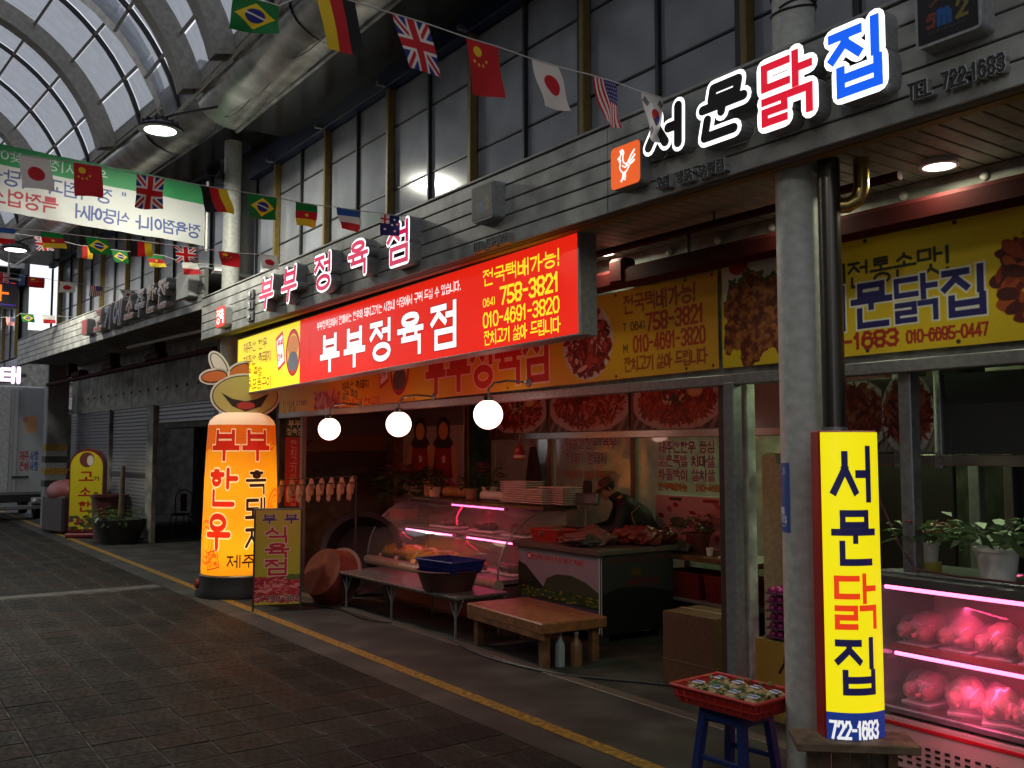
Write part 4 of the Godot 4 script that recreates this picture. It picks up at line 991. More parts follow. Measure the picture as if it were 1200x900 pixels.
	obj("pan", bxm(Vector3(.38, .015, .3), mats.stainless, .006, Vector3(0, .12, 0)), t)
	obj("stalk", one(mats.grey_paint, func(m): m.tube([Vector3(0, .1, -.16), Vector3(0, .38, -.17)], .02, 8)), t)
	obj("display", bxm(Vector3(.34, .14, .07), M("scale_head", 0.12, 0.12, 0.125, 0.4), .02, Vector3(0, .42, -.16), Basis(Vector3.RIGHT, -.25)), t)
	obj("card_holder", bxm(Vector3(.1, .18, .05), mats.black, .01, Vector3(.02, .54, -.17)), t)
	# --- counter with printed panels
	var p := Pic.new(400, 270, Color8(166, 162, 176))
	p.poly(PackedVector2Array([Vector2(150, 110), Vector2(200, 88), Vector2(270, 84), Vector2(340, 100), Vector2(400, 130), Vector2(400, 150), Vector2(130, 150)]), Color8(70, 84, 66))
	p.rect(0, 146, 400, 190, Color8(60, 90, 44))
	p.poly(PackedVector2Array([Vector2(0, 60), Vector2(40, 70), Vector2(90, 110), Vector2(140, 148), Vector2(0, 170)]), Color8(34, 44, 26))
	p.rect(0, 186, 400, 270, Color8(92, 84, 124)); p.rect(0, 182, 400, 192, Color8(50, 66, 40))
	for k in 60: p.ell(rng.randf() * 400, 150 + rng.randf() * 34, 7, 3, [Color8(120, 140, 60), Color8(40, 60, 30), Color8(180, 150, 60)][rng.randi() % 3])
	p.write("부부정육점 제주산 한우 제주산 흑돼지", 56, 26, 19, .14, Color8(190, 60, 70), .82, true, 0)
	p.ell(60, 34, 14, 14, Color8(190, 60, 70)); p.ell(60, 34, 8, 8, Color8(240, 230, 230))
	p.grain(5, 12)
	t = thing("butcher_counter", "butcher's work counter faced with a printed landscape", "counter", Vector3(-7.83, 0, -6.6), 0)
	obj("front_panel", board(1.36, .76, .012, print_mat("landscape_print", p.tex(), 0.35, 0.0, 0.75), mats.white_plastic), t, Vector3(0, .5, .49))
	p = Pic.new(256, 256, Color8(64, 66, 70))
	p.poly(PackedVector2Array([Vector2(0, 130), Vector2(60, 110), Vector2(150, 116), Vector2(256, 140), Vector2(256, 256), Vector2(0, 256)]), Color8(30, 32, 32))
	p.write("부부정육점 제주산 흑돼지", 14, 16, 20, .14, Color8(110, 50, 50), .9); p.write("부부정육점", 90, 86, 26, .15, Color8(120, 40, 36), .8); p.ell(120, 64, 20, 14, Color8(110, 80, 40))
	obj("side_panel", board(.98, .8, .012, print_mat("side_print", p.tex(), 0.4, 0.0, 0.6), mats.white_plastic), t, Vector3(.69, .5, -.02), Vector3(0, PI / 2, 0))
	obj("body", bxm(Vector3(1.36, .74, .96), mats.dim_wall, .006, Vector3(0, .5, 0)), t)
	obj("top", bxm(Vector3(1.46, .06, 1.1), M("counter_top", 0.2, 0.16, 0.14, 0.3, 0.3, noise_fine, 1.5), .01, Vector3(0, .91, 0)), t)
	for x in [-.6, .6]:
		for z in [-.4, .42]: obj("block", bxm(Vector3(.14, .13, .14), mats.concrete, .01, Vector3(x, .065, z)), t)
	var redp := M("red_plastic", 0.45, 0.03, 0.025, 0.4)
	var bk := crate("plastic_basket", "red plastic basket of pink meat on the counter's left corner", "basket", Vector3(-8.2, .942, -6.35), .42, .28, .12, redp, .1)
	for q in [["slab of pink pork with bristly dark skin lying on the counter", -7.55, -6.35, fat, .3, .07], ["dark singed pig's trotter at the front of the counter", -7.45, -6.25, M("singed_skin", 0.05, 0.045, 0.045, 0.6), .14, .06], ["pale pork slab at the left front of the counter", -7.75, -6.28, fat, .16, .05], ["large lump of red beef on the counter, left lump", -7.4, -6.75, meat, .17, .1], ["large lump of red beef on the counter, right lump", -7.2, -6.78, meat, .16, .1], ["dark offal heap at the back right corner of the counter", -7.2, -7.05, darkmeat, .14, .08], ["pinkish cut of meat inside the red basket", -8.2, -6.35, fat, .15, .07], ["pile of pink meat beside the scale", -8.0, -6.75, fat, .18, .08]]:
		solo("meat_cut", q[0], "meat", one(q[3], func(m): m.lump(Vector3(0, q[5] * .85, 0), Vector3(q[4], q[5], q[4] * .75), rng, .34, 14, 22)), Vector3(q[1], .945 if q[1] > -8.19 else .96, q[2]), rng.randf() * 2, "cuts of meat on the counter")
	solo("cutting_board", "pale cutting board on the counter in front of the butcher", "board", bxm(Vector3(.5, .025, .34), M("board_pale", 0.4, 0.32, 0.24, 0.5), .006, Vector3(0, .0125, 0)), Vector3(-7.75, .941, -6.72), .15)
	# --- back table with flower basket, crates below
	t = thing("back_table", "dark wooden table behind the counter by the right window pane", "table", Vector3(-6.75, 0, -7.38), 0)
	obj("top", bxm(Vector3(1.5, .05, .6), mats.timber, .008, Vector3(0, .82, 0)), t)
	obj("shelf", bxm(Vector3(1.4, .03, .55), mats.grey_paint, .006, Vector3(0, .38, 0)), t)
	for x in [-.68, .68]:
		for z in [-.24, .24]: obj("leg", bxm(Vector3(.05, .8, .05), mats.grey_paint, .006, Vector3(x, .4, z)), t)
	var cr := M("dark_red_plastic", 0.16, 0.015, 0.015, 0.45)
	crate("plastic_crate", "dark red crate on the shelf under the back table, left one", "crate", Vector3(-7.05, .396, -7.33), .5, .4, .26, cr, 0, "crates under the back table")
	crate("plastic_crate", "dark red crate on the shelf under the back table, right one", "crate", Vector3(-6.48, .396, -7.33), .5, .4, .26, cr, 0, "crates under the back table")
	pot_plant("flower_basket", "basket of dusky pink flowers in front of the meat chart", Vector3(-7.1, .846, -7.45), .14, .2, M("basket_red", 0.14, 0.03, 0.025, 0.6), leafm, .2, .16, 60, .08, M("blossom_dusky", 0.22, 0.07, 0.1, 0.6))
	solo("paper_cup", "small white cup on the back table", "cup", one(mats.white_plastic, func(m): m.lathe([Vector2(0, 0), Vector2(.03, 0), Vector2(.038, .08), Vector2(.034, .08), Vector2(0, .07)], Vector3.ZERO, 12)), Vector3(-6.75, .846, -7.25), 0)
	for q in [[-6.45, -7.22, "small white tray on the right end of the back table"]]: solo("foam_tray", q[2], "tray", bxm(Vector3(.2, .025, .14), foam, .008, Vector3(0, .0125, 0)), Vector3(q[0], .846, q[1]), .2)
	solo("offal_heap", "dull grey heap of offal on the back table beside the flowers", "meat", one(M("offal", 0.12, 0.09, 0.08, 0.5, 0.0, noise_coarse, 5.0), func(m): m.lump(Vector3(0, .06, 0), Vector3(.26, .07, .16), rng, .4, 9, 16)), Vector3(-7.25, .846, -7.22), 0)
	# --- cardboard box
	var cb := M("cardboard", 0.16, 0.07, 0.03, 0.8, 0.0, noise_fine, 1.2)
	t = thing("cardboard_box", "plain brown cardboard box on the floor beside the grey post", "box", Vector3(-5.5, 0, -5.86), .05)
	obj("carton", bxm(Vector3(.56, .58, .46), cb, .006, Vector3(0, .29, 0)), t)
	for sx in [-1, 1]: obj("flap", bxm(Vector3(.555, .006, .225), cb, .002, Vector3(0, .586, sx * .116)), t)
	obj("tape", bxm(Vector3(.57, .004, .05), M("parcel_tape", 0.3, 0.22, 0.12, 0.3), .001, Vector3(0, .592, 0)), t)
	obj("tape", bxm(Vector3(.004, .16, .05), mats.parcel_tape, .001, Vector3(.284, .515, 0)), t)
	obj("band", bxm(Vector3(.566, .012, .466), M("cardboard_edge", 0.16, 0.08, 0.04, 0.8), .002, Vector3(0, .2, 0)), t)
	# --- hanging things
	t = thing("hanging_ornament", "small red and white doll ornament hanging on a cord", "ornament", Vector3(-9.59, 1.9, -6.9), 0)
	obj("cord", one(M("cord_tan", 0.3, 0.2, 0.08, 0.8), func(m): m.tube([Vector3(0, .12, 0), Vector3(0, .9, 0)], .005, 5)), t)
	obj("body", one(M("ornament_red", 0.35, 0.02, 0.02, 0.4), func(m): m.lathe([Vector2(0, -.1), Vector2(.07, -.09), Vector2(.075, -.03), Vector2(.05, .03), Vector2(.0, .12)], Vector3.ZERO, 14)), t)
	obj("trim", one(mats.white_plastic, func(m): m.lathe([Vector2(.072, -.07), Vector2(.08, -.06), Vector2(.078, -.04), Vector2(.07, -.035)], Vector3.ZERO, 14)), t)
	obj("head", one(M("ornament_face", 0.5, 0.3, 0.22, 0.5), func(m): m.ball(Vector3(0, .02, .03), Vector3(.04, .035, .035))), t)
	t = thing("hanging_apron", "dark apron hanging on a hook by the glass partition", "apron", Vector3(-10.33, 1.35, -7.66), 0)
	var ap := MB.new()
	for k in 8:
		var a0 := k / 8.0; var a1 := (k + 1) / 8.0
		var f := func(u: float, y: float, wd: float): return Vector3((u - .5) * wd, y, .03 * sin(u * 12.0))
		ap.quad(f.call(a0, -.45, .5), f.call(a1, -.45, .5), f.call(a1, .3, .3), f.call(a0, .3, .3)); ap.quad(f.call(a0, .3, .3), f.call(a1, .3, .3), f.call(a1, .62, .1), f.call(a0, .62, .1))
	obj("cloth", ap.mesh(M("apron_cloth", 0.02, 0.022, 0.02, 0.8)), t)
	obj("hook", one(mats.stainless, func(m): m.tube([Vector3(0, .6, 0), Vector3(0, .68, 0), Vector3(0, .7, -.06)], .006, 6)), t)

func yard():
	# --- folding metal table in front of the showcase
	var t := thing("metal_table", "low grey folding metal table in front of the showcase", "table", Vector3(-9.5, 0, -5.36), .03)
	var zinc := M("zinc_top", 0.24, 0.22, 0.22, 0.35, 0.5, noise_tex(0.03, 0.6, 1.0, 71), 1.0)
	obj("top", bxm(Vector3(2.7, .035, .66), zinc, .008, Vector3(0, .425, 0)), t)
	for x in [-1.15, -.05, 1.25]:
		for z in [-.27, .27]:
			obj("leg", one(mats.grey_paint, func(m): m.tube([Vector3(x, 0, z), Vector3(x, .41, z)], .014, 7)), t)
			for sx in [-1, 1]: obj("strut", one(mats.grey_paint, func(m): m.tube([Vector3(x, .2, z), Vector3(x + sx * .13, .405, z)], .009, 6)), t)
	t = thing("wash_tub", "round brown rubber tub on the right end of the metal table", "tub", Vector3(-8.68, .443, -5.3), 0)
	obj("tub", one(M("tub_brown", 0.055, 0.018, 0.014, 0.5), func(m): m.lathe([Vector2(0, 0), Vector2(.26, 0), Vector2(.33, .2), Vector2(.35, .21), Vector2(.33, .22), Vector2(.31, .2), Vector2(.25, .02), Vector2(0, .02)], Vector3.ZERO, 28)), t)
	crate("plastic_basket", "blue plastic basket resting on the brown tub", "basket", Vector3(-8.66, .63, -5.32), .62, .44, .13, M("blue_plastic", 0.012, 0.02, 0.16, 0.4), .12)
	# --- thick wooden low table
	t = thing("low_wooden_table", "thick-topped low wooden table in front of the printed counter", "table", Vector3(-7.3, 0, -5.42), -.06)
	obj("top", bxm(Vector3(1.36, .1, .72), M("table_wood", 0.34, 0.13, 0.05, 0.4, 0.0, noise_tex(0.03, 0.6, 1.0, 72), 1.2), .012, Vector3(0, .36, 0)), t)
	obj("apron_board", bxm(Vector3(1.34, .12, .03), M("table_edge", 0.3, 0.115, 0.045, 0.5, 0.0, noise_coarse, 1.2), .005, Vector3(0, .32, .342)), t)
	for x in [-.58, .58]:
		for z in [-.27, .27]: obj("leg", bxm(Vector3(.08, .31, .08), mats.timber, .008, Vector3(x, .155, z)), t)
	for q in [[Vector3(-6.83, 0, -5.27), M("bottle_white", 0.25, 0.27, 0.29, 0.4), "white plastic bottle standing under the low wooden table", .045], [Vector3(-6.76, 0, -5.4), M("bottle_amber", 0.16, 0.08, 0.03, 0.3), "amber plastic bottle standing under the low wooden table", .055]]:
		t = thing("bottle", q[2], "bottle", q[0] + Vector3(.12, 0, 0), 0, "bottles under the wooden table")
		var r: float = q[3]
		obj("body", one(q[1], func(m): m.lathe([Vector2(0, 0), Vector2(r, 0), Vector2(r, .17), Vector2(r * .9, .2), Vector2(r * .35, .25), Vector2(r * .35, .28), Vector2(0, .28)], Vector3.ZERO, 14)), t)
		obj("cap", one(mats.grey_paint, func(m): m.lathe([Vector2(0, .278), Vector2(r * .42, .278), Vector2(r * .42, .3), Vector2(0, .302)], Vector3.ZERO, 10)), t)
	solo("garden_hose", "dark hose lying curved on the floor in front of the wooden table", "hose", one(M("hose_rubber", 0.03, 0.032, 0.03, 0.4), func(m):
		var pts := []
		for k in 26:
			var u := k / 25.0
			pts.append(Vector3(-8.3 + u * 3.2, .014, -5.08 + .16 * sin(u * 5.0) - .9 * maxf(0, u - .6) * 1.6))
		m.tube(pts, .013, 7)), Vector3.ZERO, 0)
	# --- rubber basins leaning together
	t = thing("rubber_basin", "red-brown rubber basin leaning on its side beside the metal table", "basin", Vector3(-11.05, .36, -5.0), 0)
	t.rotation = Vector3(-2.0, .35, .0)
	obj("basin", one(M("basin_red", 0.2, 0.045, 0.02, 0.5, 0.0, noise_coarse, 1.5), func(m): m.lathe([Vector2(0, 0), Vector2(.3, 0), Vector2(.37, .26), Vector2(.41, .27), Vector2(.41, .29), Vector2(.35, .28), Vector2(.28, .03), Vector2(0, .03)], Vector3(0, -.14, 0), 30)), t)
	t = thing("rubber_basin", "big black rubber basin propped upright behind the red-brown one", "basin", Vector3(-11.6, .53, -5.75), 0)
	t.rotation = Vector3(1.35, .95, 0)
	obj("basin", one(mats.black_rubber, func(m): m.lathe([Vector2(0, 0), Vector2(.42, 0), Vector2(.5, .3), Vector2(.55, .31), Vector2(.55, .34), Vector2(.48, .32), Vector2(.4, .03), Vector2(.25, .04), Vector2(0, .03)], Vector3(0, -.16, 0), 34)), t)
	# --- gloves hung along a rail
	t = thing("glove_rail", "dark wire rail on thin posts carrying the hanging gloves", "rail", Vector3(-12.15, 0, -4.95), 0)
	obj("wire", one(mats.dark_frame, func(m): m.tube([Vector3(-.62, 1.5, .25), Vector3(.75, 1.58, -.6)], .008, 6)), t)
	obj("wire", one(mats.dark_frame, func(m): m.tube([Vector3(-.6, 1.42, .3), Vector3(.77, 1.5, -.55)], .008, 6)), t)
	for q in [[-.62, .28], [.76, -.58]]: obj("post", one(mats.dark_frame, func(m): m.tube([Vector3(q[0], 0, q[1]), Vector3(q[0], 1.58, q[1])], .014, 6)), t)
	var gm := M("glove_cloth", 0.5, 0.36, 0.24, 0.85, 0.0, noise_fine, 6.0)
	var gn := 0
	for row in 2:
		for k in 10:
			var u := (k + .5) / 10.0
			var at := Vector3(-12.15, 0, -4.95) + Vector3(-.62, 1.5, .25).lerp(Vector3(.75, 1.58, -.6), u) + (Vector3(.02, -.08, .05) if row else Vector3.ZERO)
			var m := MB.new()
			m.lump(Vector3(0, -.09, 0), Vector3(.04, .09, .03), rng, .2, 7, 9)
			for e in 4: m.tube([Vector3(-.027 + e * .018, -.15, 0), Vector3(-.03 + e * .02, -.22 - .01 * (e % 3), .005)], [.011, .007], 5)
			m.tube([Vector3(.035, -.09, 0), Vector3(.06, -.14, .01)], [.012, .008], 5)
			gn += 1
			solo("work_glove", "pale cotton work glove on the %s wire, %s from the left" % [["rear", "front"][row], ["first", "second", "third", "fourth", "fifth", "sixth", "seventh", "eighth", "ninth", "tenth"][k]], "glove", m.mesh(gm), at, rng.randf_range(-.4, .4) + .5, "work gloves on the %s wire" % ["rear", "front"][row])
	# bouquet by the basins
	var lf: Material = mats.leaf_dark
	pot_plant("wrapped_bouquet", "bouquet wrapped in purple paper standing behind the black basin", Vector3(-12.0, .95, -6.6), .16, .3, M("wrap_purple", 0.14, 0.05, 0.12, 0.5), lf, .3, .4, 90, .22, M("blossom_mauve", 0.25, 0.08, 0.14, 0.6))
	t = thing("side_shelf", "low timber shelf with a red crate left of the showcase", "shelf", Vector3(-12.2, 0, -6.65), 0)
	obj("top", bxm(Vector3(.9, .04, .5), mats.timber, .006, Vector3(0, .925, 0)), t)
	for x in [-.4, .4]:
		for z in [-.2, .2]: obj("leg", bxm(Vector3(.05, .9, .05), mats.timber, .005, Vector3(x, .45, z)), t)
	crate("plastic_crate", "red crate on the timber shelf left of the showcase", "crate", Vector3(-11.95, .947, -6.55), .36, .26, .14, mats.red_plastic, .1)

func chicken_shop():
	# --- blue stool with a red basket of packed greens
	var blue := M("stool_blue", 0.012, 0.03, 0.14, 0.4)
	var t := thing("plastic_stool", "blue plastic stool under the red vegetable basket", "stool", Vector3(-3.88, 0, -4.37), .12)
	obj("seat", bxm(Vector3(.32, .03, .32), blue, .012, Vector3(0, .4, 0)), t)
	obj("apron", bxm(Vector3(.31, .06, .31), blue, .01, Vector3(0, .36, 0)), t)
	for sx in [-1, 1]:
		for sz in [-1, 1]: obj("leg", one(blue, func(m): m.bar(Vector3(sx * .17, 0, sz * .17), Vector3(sx * .13, .38, sz * .13), .055, .04)), t)
	for s in [-1, 1]:
		obj("stretcher", bxm(Vector3(.3, .03, .02), blue, .004, Vector3(0, .12, s * .16)), t)
	crate("plastic_basket", "red plastic basket of packed greens on the blue stool", "basket", Vector3(-3.87, .416, -4.36), .62, .44, .1, mats.red_plastic, .06)
	var film := glass("cling_film", 0.08, 0.9, 0.9, 0.9); film.roughness = 0.12
	var green := M("greens", 0.05, 0.12, 0.03, 0.5); var sprout := M("sprouts", 0.5, 0.36, 0.2, 0.6, 0.0, noise_fine, 12.0)
	for k in 8:
		var at := Vector3(-4.08 + (k % 4) * .14, .43, -4.27 - (k / 4) * .19)
		t = thing("vegetable_pack", "clear pack of sprouts and greens in the %s row of the red basket, pack %s" % [["front", "rear"][k / 4], ["one", "two", "three", "four"][k % 4]], "vegetable pack", at, rng.randf_range(-.15, .15), "vegetable packs in the red basket")
		obj("vegetables", one(sprout, func(m): m.lump(Vector3(0, .045, 0), Vector3(.065, .045, .085), rng, .2, 7, 12)), t)
		var gr := MB.new()
		leafy(gr, Vector3(0, .06, .05), 14, .05, .03, .05)
		leafy(gr, Vector3(0, .06, -.06), 10, .05, .03, .05)
		obj("leaf", gr.mesh(green), t)
		obj("label", bxm(Vector3(.07, .002, .05), M("pack_label", 0.6, 0.6, 0.66, 0.3), .0008, Vector3(0, .094, 0), Basis(Vector3.RIGHT, .1)), t)
		obj("label_band", bxm(Vector3(.06, .002, .014), M("pack_label_blue", 0.08, 0.1, 0.4, 0.3), .0008, Vector3(0, .0965, 0), Basis(Vector3.RIGHT, .1)), t)
	# --- yellow carton with brushed letters, egg trays on top
	var p := Pic.new(256, 220, Color8(196, 150, 60))
	p.write("서", 96, 30, 70, .12, Color8(30, 24, 16), 1.0, false, 0, 0, Color.WHITE, .1); p.write("닭", 160, 86, 72, .1, Color8(30, 24, 16), 1.0, false, 0, 0, Color.WHITE, .1)
	p.grain(6, 5)
	t = thing("cardboard_box", "yellow-brown carton with brushed black letters under the egg trays", "box", Vector3(-4.42, 0, -5.68), .0)
	obj("front_face", face(.6, .52, print_mat("carton_print", p.tex(), .8, 0.0, 0.8), .228), t, Vector3(0.06, .3, 0))
	obj("carton", bxm(Vector3(.62, .56, .45), M("carton_yellow", 0.42, 0.28, 0.09, 0.8, 0.0, noise_fine, 1.2), .006, Vector3(0.06, .28, 0)), t)
	var tray := M("egg_tray", 0.1, 0.03, 0.08, 0.5); var egg := M("egg_pink", 0.35, 0.02, 0.16, 0.35)
	for k in 6:
		t = thing("egg_tray", "purple tray of pink-wrapped eggs, " + ["lowest", "second from the bottom", "third from the bottom", "third from the top", "second from the top", "topmost"][k] + " of the stack", "egg tray", Vector3(-4.36 + rng.randf_range(-.008, .008), .562 + k * .062, -5.68), rng.randf_range(-.03, .03), "egg trays stacked on the yellow carton")
		obj("tray", bxm(Vector3(.42, .014, .4), tray, .004, Vector3(0, .02, 0)), t)
		var em := MB.new()
		for i in 6:
			for j in 6:
				if i in [0, 5] or j in [0, 5] or k == 5: em.ball(Vector3(-.17 + i * .068, .038, -.165 + j * .066), Vector3(.028, .03, .028), 4, 7)
		var eo := obj("eggs", em.mesh(egg), t)
		eo.set_meta("kind", "stuff")
	# --- fridge, hanging hooks and cloths behind the pole
	t = thing("fridge", "beige fridge inside the chicken shop behind the yellow upright sign", "fridge", Vector3(-5.05, 0, -7.2), 0)
	var fb := M("fridge_beige", 0.46, 0.42, 0.3, 0.4, 0.0, noise_fine, 1.0)
	obj("body", bxm(Vector3(1.4, 1.9, .6), fb, .02, Vector3(0, .95, 0)), t)
	for x in [-.35, .35]: obj("door", bxm(Vector3(.68, 1.86, .04), fb, .012, Vector3(x, .95, .32)), t)
	obj("handle", bxm(Vector3(.03, .5, .03), mats.aluminium, .006, Vector3(.06, 1.1, .355)), t)
	t = thing("hook_rail", "steel rail with meat hooks in the chicken shop", "rail", Vector3(-4.15, 2.1, -6.2), 0)
	obj("bar", one(mats.stainless, func(m): m.tube([Vector3(-.35, 0, 0), Vector3(1.0, 0, 0)], .014, 8)), t)
	for x in [-.2, .0]: obj("hook", one(mats.stainless, func(m): m.tube([Vector3(x, .02, 0), Vector3(x, -.1, .01), Vector3(x + .01, -.17, .03), Vector3(x + .03, -.2, .05), Vector3(x + .04, -.17, .06)], .006, 6)), t)
	t = thing("work_cloths", "dark and white work cloths hanging behind the blue notice", "cloth", Vector3(-4.42, 1.5, -6.3), 0)
	var cm := M("cloth_dark", 0.02, 0.018, 0.018, 0.85)
	obj("dark_cloth", one(cm, func(m): m.lump(Vector3(0, -.1, 0), Vector3(.09, .36, .07), rng, .4, 10, 12)), t)
	obj("white_cloth", one(mats.white_plastic, func(m): m.lump(Vector3(.08, -.26, .05), Vector3(.04, .1, .04), rng, .4, 8, 10)), t)
	var spicy := [Color8(130, 34, 20), Color8(160, 60, 36), Color8(96, 22, 14), Color8(170, 100, 70)]
	t = thing("transom_frame", "metal transom with photo panes above the chicken shop opening", "window frame", Vector3(0, 0, -5.62), 0)
	obj("rail", bxm(Vector3(6.0, .07, .05), M("transom_bronze", 0.3, 0.26, 0.24, 0.25, 0.8), .006, Vector3(-1.55, 1.86, 0)), t)
	for q in [[-3.98, .78], [-2.9, .72]]: obj("upper_pane", bxm(Vector3(q[1], .5, .01), mats.dark_frame, .002, Vector3(q[0], 2.15, -.01)), t)
	for q in [[-4.4, 1.5], [-3.56, 1.5], [-3.28, 1.5], [-2.5, 1.5]]: obj("upright", bxm(Vector3(.05, .62, .05), mats.aluminium, .005, Vector3(q[0], 2.12, 0)), t)
	poster("plate photo above the opening just left of the white pole", Vector3(-3.98, 2.15, -5.6), .76, .48, food_print("food_photo_d", 15, spicy, true, false, 200, 128), 0, "plate photos above the chicken shop opening")
	poster("plate photo above the opening just right of the steel pipe", Vector3(-3.57 + .1, 2.15, -5.58), .36, .48, food_print("food_photo_e", 16, spicy, true, false, 128, 128), 0, "plate photos above the chicken shop opening")
	# dark doors further in
	t = thing("inner_door", "dark glazed door at the back of the chicken shop", "door", Vector3(-3.3, 0, -6.5), 0)
	obj("leaf", bxm(Vector3(.72, 2.6, .05), M("door_dark", 0.02, 0.018, 0.016, 0.4), .006, Vector3(-.75, 1.15, 0)), t)
	obj("frame", bxm(Vector3(.08, 2.3, .08), mats.grey_paint, .006, Vector3(-.22, 1.15, .02)), t)
	obj("frame", bxm(Vector3(1.3, .07, .07), M("door_frame", 0.06, 0.045, 0.035, 0.4), .006, Vector3(.45, 1.92, 0)), t)
	obj("pane", bxm(Vector3(.3, .4, .012), mats.inner_wall, .002, Vector3(.0, 2.3, -.02)), t)
	obj("frame", bxm(Vector3(.06, 2.3, .07), M("door_frame_metal", 0.25, 0.22, 0.2, 0.3, 0.7), .006, Vector3(.02, .95, .03)), t)
	obj("leaf", bxm(Vector3(1.2, 1.85, .04), mats.black, .006, Vector3(.6, .93, -.02)), t)
	# --- glazed chilled case with pink tubes
	var pinkl: Material = mats.pink_tube_light
	var gl := glass("chiller_glass", 0.07)
	var cxx := -1.75
	t = thing("chicken_chiller", "glazed chiller case glowing pink with rows of plucked chickens", "chiller", Vector3(cxx, 0, -5.62), 0)
	var W := 3.62
	var ivory := M("chiller_ivory", 0.5, 0.46, 0.38, 0.35)
	obj("base", bxm(Vector3(W, .3, .7), ivory, .01, Vector3(0, .16, 0)), t)
	obj("red_stripe", bxm(Vector3(W, .025, .012), M("stripe_red", 0.4, 0.015, 0.02, 0.4), .003, Vector3(0, .27, .352)), t)
	var vent := MB.new()
	for i in 60:
		for j in 4: vent.box(Vector3(-W / 2 + .05 + i * .06, .06 + j * .035, .352), Vector3(.03, .015, .006))
	var vo := obj("vent_slots", vent.mesh(mats.black), t); vo.set_meta("kind", "stuff")
	obj("deck", bxm(Vector3(W - .04, .03, .66), mats.stainless, .004, Vector3(0, .34, 0)), t)
	obj("back_panel", bxm(Vector3(W - .04, .8, .03), M("chiller_back", 0.3, 0.12, 0.13, 0.5), .004, Vector3(0, .74, -.33)), t)
	obj("shelf", bxm(Vector3(W - .06, .03, .5), mats.aluminium, .004, Vector3(0, .7, -.06)), t)
	obj("shelf_lip", bxm(Vector3(W - .06, .04, .012), M("lip_red", 0.35, 0.03, 0.03, 0.4), .003, Vector3(0, .7, .2)), t)
	obj("top", bxm(Vector3(W + .04, .06, .74), M("chiller_top", 0.12, 0.12, 0.12, 0.35, 0.4), .008, Vector3(0, 1.13, 0)), t)
	obj("front_glass", bxm(Vector3(W - .04, .76, .008), gl, .001, Vector3(0, .72, .34)), t)
	for x in [-W / 2 + .02, W / 2 - .02]: obj("end_glass", bxm(Vector3(.01, .76, .64), gl, .001, Vector3(x, .72, 0)), t)
	obj("frame", bxm(Vector3(W, .035, .03), mats.aluminium, .004, Vector3(0, .35, .345)), t)
	for k in 14: obj("tile", bxm(Vector3(.25, .014, .12), M("tile_white", 0.45, 0.46, 0.46, 0.25, 0.0, noise_fine, 2.0), .004, Vector3(-W / 2 + .14 + k * .258, 1.168, .22)), t)
	for q in [[1.07, .26], [.65, .17]]:
		for k in 3:
			obj("pink_tube_light", one(pinkl, func(m): m.tube([Vector3(-.57, 0, 0), Vector3(.57, 0, 0)], .012, 8)), t, Vector3(-1.2 + k * 1.2, q[0], q[1]))
			panel_light("tube_light", Vector3(-1.2 + k * 1.2, q[0] - .03, q[1]), Vector3(0, -1, -.25), Vector2(1.1, .03), Color(1, .27, .48), .5, t)
	var bird := M("chicken_skin", 0.6, 0.36, 0.28, 0.3, 0.0, noise_tex(0.04, 0.7, 1.0, 81), 5.0)
	var proto := MB.new()
	proto.lump(Vector3(0, .085, 0), Vector3(.085, .08, .125), rng, .1, 10, 14)
	for sx in [-1, 1]:
		proto.lump(Vector3(sx * .055, .07, .11), Vector3(.04, .045, .075), rng, .12, 7, 9)
		proto.tube([Vector3(sx * .05, .065, .16), Vector3(sx * .03, .06, .2)], [.022, .012], 7)
		proto.lump(Vector3(sx * .095, .08, -.05), Vector3(.025, .03, .06), rng, .15, 6, 8)
	proto.lump(Vector3(0, .05, -.13), Vector3(.03, .03, .05), rng, .15, 6, 8)
	var bm := proto.mesh(bird)
	var names := ["first", "second", "third", "fourth", "fifth", "sixth", "seventh", "eighth", "ninth", "tenth"]
	for row in 2:
		for k in 10:
			var at := Vector3(cxx - W / 2 + .17 + k * .235, [.356, .716][row], -5.62 + [.02, -.02][row] + rng.randf_range(-.03, .03))
			t = thing("plucked_chicken", "plucked pink chicken on the %s of the chiller, %s from the white pole" % [["lower deck", "upper shelf"][row], names[k]], "chicken", at, rng.randf_range(-.5, .5) + .2, "plucked chickens in the chiller")
			obj("bird", bm, t).scale = Vector3.ONE * rng.randf_range(1.05, 1.2)
			obj("tray", bxm(Vector3(.2, .012, .3), mats.white_plastic, .004, Vector3(0, .004, .02)), t)
			obj("wrap", one(film, func(m): m.lump(Vector3(0, .085, .02), Vector3(.135, .115, .2), rng, .12, 8, 12)), t)
	# plants on the chiller
	var lf := M("leaf_green", 0.03, 0.055, 0.02, 0.5); lf.backlight_enabled = true; lf.backlight = Color(.3, .4, .2)
	t = pot_plant("potted_plant", "small red-flowered plant in a white pot with a yellow dish on the chiller", Vector3(-3.34, 1.2, -5.55), .07, .15, mats.white_plastic, lf, .22, .12, 46, .08, M("blossom_red", 0.4, 0.03, 0.02, 0.5))
	obj("dish", one(M("dish_yellow", 0.5, 0.4, 0.05, 0.5), func(m): m.lathe([Vector2(0, -.035), Vector2(.075, -.035), Vector2(.078, .03), Vector2(.07, .03), Vector2(.068, -.01), Vector2(0, -.01)], Vector3.ZERO, 16)), t)
	pot_plant("potted_plant", "wide leafy plant in a large white pot on the chiller at the right edge", Vector3(-2.88, 1.165, -5.5), .125, .19, mats.white_plastic, lf, .34, .16, 120, .12)
